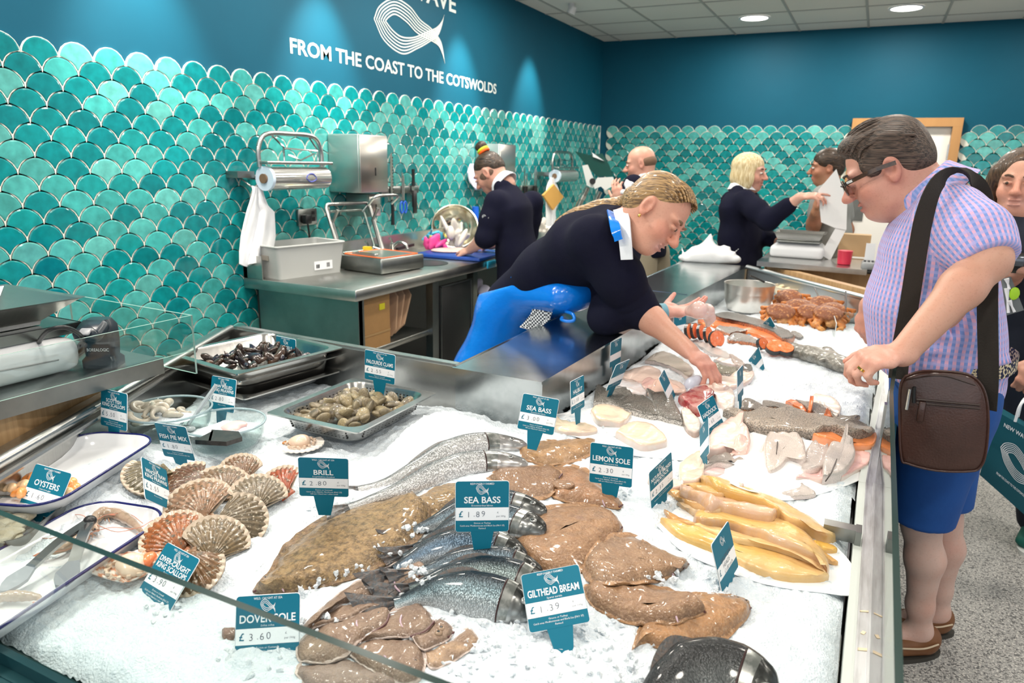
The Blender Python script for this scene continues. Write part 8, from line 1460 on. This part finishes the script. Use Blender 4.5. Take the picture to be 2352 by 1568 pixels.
# ================= background figures
def bg_person(label, base, hc, f, u, hk, skin_c, hairf, jumper, torso, arms, legs, res=.009, collar=True, beard=None, brow=(.1, .06, .04), trousers=None, hands=None, jm=NAVYC, cuff=1.0, jaw=1.0, plump=1.0, smile=False, shoem=None, shoes=None):
    t = thing('person', label, 'person', base); h = Head(hc, f, u, hk); S = Sculpt(.02); sculpt_head(S, h, skin_c, beard=beard, jaw=jaw, plump=plump, smile=smile); n0_, ch, wa, hp, side, wd = torso
    S.cap(h(-.03, 0, -.07), n0_, .060*hk, .068*hk, skin_c, .04); S.ecap(n0_-A([0, 0, .07]), wa, (wd*.42, .045), (wd*.75, .10), side, skin_c, .04); S.ecap(wa, hp, (wd*.75, .10), (wd*.75, .10), side, skin_c, .05)
    for (a, b, c) in arms: S.chain([a, b, b+(A(c)-A(b))*.3, c], [.045, .046, .046, .031], skin_c, .03)
    for (a, b, c) in legs: S.chain([a, b, c], [.09, .06, .04], skin_c, .03)
    for hh in hands or []: hand(S, *hh[:4], skin_c, *hh[4:])
    mk('body', S.mesh(res*.8, 1), SK, t, col=S.colors(skin_c, .008)); face_parts(h, t, brow)
    S = Sculpt(.04); S.ecap(n0_-A([0, 0, .015]), ch, (wd*.55, .08), (wd, .125), side, k=.07).ecap(ch, wa, (wd, .125), (wd*.95, .135), side, k=.05).ecap(wa, hp, (wd*.95, .135), (wd, .145), side, k=.05)
    for (a, b, c) in arms: e = A(b)+(A(c)-A(b))*(cuff-.0 if cuff < 1 else .45); S.chain([a, (A(a)+A(b))/2, b, e] if cuff > .0 else [a, A(a)+(A(b)-A(a))*.6], [.082, .075, .066, .058] if cuff > .0 else [.08, .07], k=.04)
    S.cap(h(-.03, 0, -.07), n0_+A([0, 0, .02]), .064*hk, .07*hk, op='-', k=.02); S.cut(A(hp)-A([0, 0, .04]), (0, 0, -1)); mk(jumper, S.mesh(res, 1), jm, t)
    if collar:
        up__ = nrm(h(-.03, 0, -.07)-n0_); ff = nrm(A(f)*[1, 1, 0]-up__*((A(f)*[1, 1, 0])@up__)); ss = np.cross(up__, ff); rg_ = lambda r, z: [n0_+up__*z+r*(math.cos(q)*ff+math.sin(q)*ss) for q in np.linspace(.2, 2*pi-.2, 22)]
        mk('white_collar', sheet(A([rg_(.072*hk, .055), rg_(.080*hk, .045), rg_(.098*hk, -.005)]), .006), COLLAR, t)
    hairf(h, t)
    if legs:
        S = Sculpt(.03); 
        for (a, b, c) in legs: S.chain([a, b, A(c)+A([0, 0, .02])], [.115, .095, .075], k=.04)
        mk('trousers', S.mesh(res*1.3, 1), trousers or NAVYC, t)
        for (a, b, c) in legs: shoe(A([c[0], c[1], 0])-nrm(A([f[0], f[1], 0]))*.06, (f[0], f[1], 0), 1.1, shoem or BLACK, shoes or SOLE, t)
    return t, h
DKH = mat('dark_brown_hair', rough=.45, coat=.1, build=hair_build((.010, .006, .004), (.07, .04, .022), (5, 30, 30)))
def bun_hair(h, t):
    S = Sculpt(.015); S.ell(h(-.02, 0, .050), A([.096, .083, .080])*h.k, h.R).ell(h(-.06, 0, .012), A([.06, .072, .06])*h.k, h.R); S.ell(h(.125, 0, -.0), A([.055, .1, .085])*h.k, h.R, None, .01, '-'); S.ell(h(-.02, 0, -.10), A([.13, .12, .095])*h.k, h.R, None, .012, '-')
    o = mk('hair', S.mesh(.007, 1), DKH, t); q = h(-.045, 0, .13); S = Sculpt(.02).cap(h(-.04, 0, .11), q+h.u*.03, .03, .028).ell(q+h.u*.045-h.f*.01, (.036, .036, .032)).ell(q+h.u*.05+h.f*.02, (.022, .022, .02)); mk('hair_bun', S.mesh(.006, 0), DKH, o)
    for z, m in ((.0, mat('neon_orange_band', (.9, .12, .01), .6)), (.016, mat('neon_yellow_band', (.55, .72, .03), .6))): mk('hair_band', tube([q+h.u*z+.034*(math.cos(a)*h.f+math.sin(a)*h.l) for a in np.arange(20)/20*2*pi], .010, 8, closed=True), m, o)
    S = Sculpt(.01); S.ell(h(-.005, 0, -.012), A([.085, .0815, .055])*h.k, h.R); S.ell(h(.125, 0, -.01), A([.06, .1, .1])*h.k, h.R, None, .01, '-'); [S.ell(h(-.005, s*.09, -.012), A([.028, .02, .04])*h.k, h.R, None, .008, '-') for s in (-1, 1)]; mk('shaved_sides', S.mesh(.007, 1), mat('cropped_hair', (.13, .075, .05), .8, bump=(200, .3)), o)
yb_ = 4.45; NX = A([-2.075, yb_, 1.50])
bgA = bg_person('man with a hair bun and navy jumper working at the bench, back turned', (-2.10, 4.45, 0), PY(1124, 398, yb_), (-.80, -.10, -.60), (-.55, 0, .83), 1.08, (.58, .33, .25), bun_hair, 'navy_jumper', (PY(1160, 425, yb_), PY(1176, 485, yb_), PY(1188, 580, yb_), PY(1190, 655, yb_), A([-.25, .97, 0]), .21),
    [(PY(1140, 465, 4.27), PY(1116, 545, 4.22), PY(1079, 574, 4.33)), (PY(1222, 465, 4.65), A([-2.2, 4.72, 1.15]), A([-2.45, 4.62, 1.06]))], [(A([-2.06, 4.36, .92]), A([-2.08, 4.36, .5]), A([-2.04, 4.36, .08])), (A([-2.02, 4.56, .92]), A([-2.04, 4.56, .5]), A([-2.0, 4.56, .08]))], beard=(.12, .07, .05), hands=[(PY(1079, 574, 4.33), (-.9, .3, -.25), (.1, -.2, .95), 1, 1.1, (.5, .55, .6, .6)), (A([-2.45, 4.62, 1.06]), (-.9, -.3, -.2), (.1, 0, .95), -1, 1.1, (.5, .55, .6, .6))], cuff=.12)
V_, F__ = small_logo(); q = PY(1115, 500, 4.165); mk('sleeve_emblem', (q+np.c_[V_[:, 0]*.05, np.zeros(len(V_)), V_[:, 1]*.05], F__), TWH, bgA[0], smooth=False)
def bald_hair(h, t):
    S = Sculpt(.01); S.ell(h(-.035, 0, .006), A([.085, .0815, .058])*h.k, h.R); S.ell(h(.10, 0, 0), A([.09, .12, .12])*h.k, h.R, None, .01, '-'); S.ell(h(-.02, 0, .085), A([.12, .11, .048])*h.k, h.R, None, .01, '-'); mk('hair', S.mesh(.008, 1), mat('short_brown_fringe', (.16, .09, .055), .7, bump=(180, .3)), t)
yc_ = 5.6; KHA = mat('khaki_trousers', (.36, .31, .22), .8, bump=(14, .3))
bgB = bg_person('bald man in navy jumper and khaki trousers holding white plastic by the wall', (-1.60, 5.6, 0), PY(1470, 376, yc_), (-.93, -.28, -.2), (-.15, 0, .98), 1.10, (.60, .33, .25), bald_hair, 'navy_jumper', (PY(1484, 418, yc_), PY(1488, 450, yc_), PY(1490, 520, yc_), PY(1488, 575, yc_), A([-.25, .96, 0]), .22),
    [(PY(1455, 425, 5.4), PY(1430, 480, 5.32), PY(1424, 462, 5.1)), (PY(1528, 425, 5.8), PY(1540, 490, 5.8), PY(1500, 500, 5.45))], [(PY(1478, 580, 5.48), A([-1.55, 5.5, .5]), A([-1.55, 5.5, .08])), (PY(1505, 580, 5.7), A([-1.45, 5.72, .5]), A([-1.45, 5.72, .08]))], res=.011, trousers=KHA, hands=[(PY(1424, 462, 5.1), (-.3, .0, .9), (-.2, -.9, 0), 1, 1.1)])
crumple(PY(1440, 432, 5.08), (.04, .04, .06), 0, 'plastic_bag', 'white plastic held up by the bald man', 'plastic bag', mat('white_bag_plastic'), 10, 12)
def bob_hair(h, t):
    S = Sculpt(.02); S.ell(h(-.02, 0, .042), A([.104, .092, .084])*h.k, h.R).ell(h(-.05, 0, -.03), A([.072, .085, .085])*h.k, h.R); [S.ell(h(.005, s*.070, -.035), A([.058, .026, .085])*h.k, h.R) for s in (-1, 1)]; S.ell(h(.115, 0, -.03), A([.062, .075, .088])*h.k, h.R, None, .012, '-'); S.ell(h(.0, 0, -.15), A([.12, .12, .05])*h.k, h.R, None, .01, '-'); mk('hair', S.mesh(.008, 1), mat('pale_blonde_hair', rough=.45, build=hair_build((.50, .36, .17), (.82, .70, .45), (30, 30, 4))), t)
bgC = bg_person('blonde bobbed woman in navy jumper pointing at the till screen', (-.86, 5.6, 0), PY(1722, 396, yc_), (.97, -.22, -.05), (.05, 0, 1), 1.14, (.62, .36, .28), bob_hair, 'navy_jumper', (PY(1706, 436, yc_), PY(1702, 475, yc_), PY(1700, 545, yc_), PY(1702, 600, yc_), A([.22, .97, 0]), .23),
    [(PY(1712, 462, 5.4), PY(1765, 506, 5.28), PY(1838, 452, 5.2)), (PY(1680, 462, 5.8), A([-.72, 5.75, 1.15]), A([-.55, 5.55, 1.12]))], [(PY(1692, 620, 5.5), A([-.86, 5.5, .5]), A([-.88, 5.5, .08])), (PY(1712, 620, 5.7), A([-.84, 5.7, .5]), A([-.86, 5.7, .08]))], res=.011, hands=[(PY(1838, 452, 5.2), (.95, -.05, .12), (.0, -.3, .95), 1, 1.1, (.15, .5, .6, .7))], cuff=.62)
def short_dark(h, t):
    S = Sculpt(.015); S.ell(h(-.02, 0, .045), A([.104, .09, .084])*h.k, h.R).ell(h(-.055, 0, .0), A([.066, .08, .08])*h.k, h.R); S.ell(h(.12, 0, -.02), A([.055, .1, .1])*h.k, h.R, None, .01, '-'); S.ell(h(.03, 0, -.10), A([.12, .12, .06])*h.k, h.R, None, .01, '-'); mk('hair', S.mesh(.009, 1), DKH, t)
yd = 5.9
bgD = bg_person('dark haired person in a grey top half hidden behind the white till screen', (-.25, 5.9, 0), PY(1898, 384, yd), (-.97, -.2, -.1), (0, 0, 1), 1.08, (.36, .18, .105), short_dark, 'grey_top', (PY(1906, 425, yd), PY(1908, 470, yd), PY(1908, 540, yd), PY(1908, 600, yd), A([-.2, .97, 0]), .20),
    [(PY(1890, 450, 5.72), PY(1868, 520, 5.7), PY(1872, 488, 5.55)), (PY(1930, 450, 6.0), A([-.15, 6.1, 1.2]), A([-.35, 5.8, 1.25]))], [(A([-.26, 5.8, .95]), A([-.26, 5.8, .5]), A([-.25, 5.8, .08])), (A([-.22, 6, .95]), A([-.22, 6, .5]), A([-.2, 6, .08]))], res=.012, collar=False, jm=mat('grey_cotton', (.27, .28, .27), .8, bump=(20, .2)), hands=[(PY(1872, 488, 5.55), (.1, -.2, .95), (-.9, -.3, 0), 1, 1.1, (.8, .8, .85, .9))], cuff=0)
def long_dark(h, t):
    S = Sculpt(.02); S.ell(h(-.02, 0, .045), A([.102, .09, .082])*h.k, h.R).ell(h(-.06, 0, -.06), A([.062, .09, .13])*h.k, h.R); [S.chain([h(.02, s*.075, .04), h(.0, s*.095, -.05), h(.01, s*.092, -.15), h(.02, s*.085, -.23)], [.03, .036, .036, .018]) for s in (-1, 1)]; S.ell(h(.118, 0, -.005), A([.066, .068, .118])*h.k, h.R, None, .012, '-'); mk('hair', S.mesh(.007, 1), mat('brown_long_hair', rough=.4, coat=.15, build=hair_build((.022, .012, .008), (.13, .075, .04), (40, 40, 4))), t)
ye = 3.65; NT = mat('navy_tshirt', (.006, .010, .022), .8, bump=(16, .25))
bgE = bg_person('smiling woman with long brown hair and navy top at the right edge', (.66, 3.7, 0), PY(2345, 420, ye), (-.25, -.96, -.02), (0, 0, 1), 1.14, (.58, .31, .22), long_dark, 'navy_top', (PY(2350, 490, ye), PY(2360, 560, ye), PY(2362, 690, ye), PY(2358, 800, ye), A([.97, -.22, 0]), .20),
    [(PY(2302, 530, 3.62), PY(2300, 640, 3.55), PY(2352, 610, 3.36)), (PY(2425, 530, 3.62), PY(2440, 690, 3.50), PY(2392, 835, 3.30))], [(PY(2350, 840, ye), A([.78, 3.70, .5]), A([.86, 3.80, .08])), (PY(2400, 840, ye), A([.92, 3.66, .5]), A([1.02, 3.74, .08]))], res=.008, collar=False, jm=NT, hands=[(PY(2352, 610, 3.36), (.9, -.2, -.1), (-.2, -.7, .6), 1, 1.1), (PY(2392, 835, 3.30), (-.35, -.1, -.9), (-.2, -.95, .1), -1, 1.1, (.8, .9, .9, .9))], cuff=0, trousers=mat('dark_jeans', (.008, .013, .028), .8), smile=True, shoem=mat('green_canvas_shoe', (.01, .13, .10), .7), shoes=mat('white_sole', (.75, .75, .72), .6))
q = PY(2340, 604, 3.37); wt = mk('wrist_watch', loft([[q+A([1, -.15, 0])*z+.040*(math.cos(a)*A([.1, .6, .8])+math.sin(a)*A([0, -.8, .6])) for a in np.arange(24)/24*2*pi] for z in (-.016, .016)], cap=False), BLACK, bgE[0]); mk('watch_face', rbox(q+A([-.01, -.042, .012]), (.04, .012, .04), .004, .002), mat('watch_glass', (.10, .11, .13), .15, .5), wt)
lm = thing('leaflet', 'grey leaflet with white cutlery shapes and green dot beside the watch', 'leaflet', tuple(PY(2328, 720, 3.4))); V = [[PY(x, y, 3.40+dy) for x, y in ((2300, 640), (2322, 635), (2352, 712), (2306, 726))] for dy in (0, .004)]; mk('sheet', loft(V), mat('leaflet_grey', (.16, .18, .18), .6), lm, smooth=False); mk('green_dot', ellip(PY(2330, 674, 3.394), (.018, .004, .026), 14, 6), mat('lime_print', (.42, .75, .03), .5), lm)
for x0, y0, x1, y1 in ((2312, 662, 2316, 718), (2318, 690, 2330, 716), (2312, 640, 2318, 664)): mk('cutlery_print', tube([PY(x0, y0, 3.394), PY((x0+x1)/2, (y0+y1)/2, 3.394), PY(x1, y1, 3.394)], [.010, .004, .006], 6), TAGW, lm)
# teal carrier bag hanging from her hand
pb = thing('paper_bag', 'large teal paper carrier bag with white emblem hanging from a hand at the right edge', 'bag', tuple(PY(2320, 1190, 3.22))); Q4 = [PY(2250, 1090, 3.16), PY(2398, 1222, 3.10), PY(2412, 1012, 3.10), PY(2290, 945, 3.16)]; nn_ = nrm(np.cross(Q4[1]-Q4[0], Q4[3]-Q4[0])); nn_ = nn_ if nn_[1] > 0 else -nn_
def bagp(u, v, d=0): return (Q4[0]*(1-u)+Q4[1]*u)*(1-v)+(Q4[3]*(1-u)+Q4[2]*u)*v+nn_*d
mk('bag_body', loft([[bagp(0, v, 0), bagp(1, v, 0), bagp(1, v, .13*k), bagp(.5, v, .11*k), bagp(0, v, .13*k)] for v, k in ((0, 1), (.5, .9), (1, .6))]), mat('teal_paper', (.004, .085, .115), .5, bump=(8, .2)), pb, smooth=False)
V_, F__ = fish_logo(6, 2.4, lambda q: A(q)); u_ = (V_[:, 0]-859)/162; v_ = (60-V_[:, 1])/162
mk('emblem', (A([bagp(.20+u*.78, .52+v*.52, -.003) for u, v in zip(u_, v_)]), F__), TWH, pb, smooth=False)
for s_t, u0, v0, ku, kv in (('NEW WAVE', .17, .86, .085, .075), ('FROM THE COAST TO THE COTSWOLDS', .22, .20, .026, .045)):
    Vt, Ft = text_vf(s_t, 1, None, .012, res=2); mk('lettering', (A([bagp(u0+x*ku, v0+y*kv, -.003) for x, y in Vt[:, :2]]), Ft), TWH, pb, smooth=False)
for d in (.0, .08): mk('handle', tube(spline([bagp(.35, 1, d), bagp(.40, 1.25, d*.6), PY(2378, 905, 3.20)+nn_*d*.2, bagp(.72, 1.2, d*.6), bagp(.72, 1, d)], 6), .005, 8), TWH, pb)
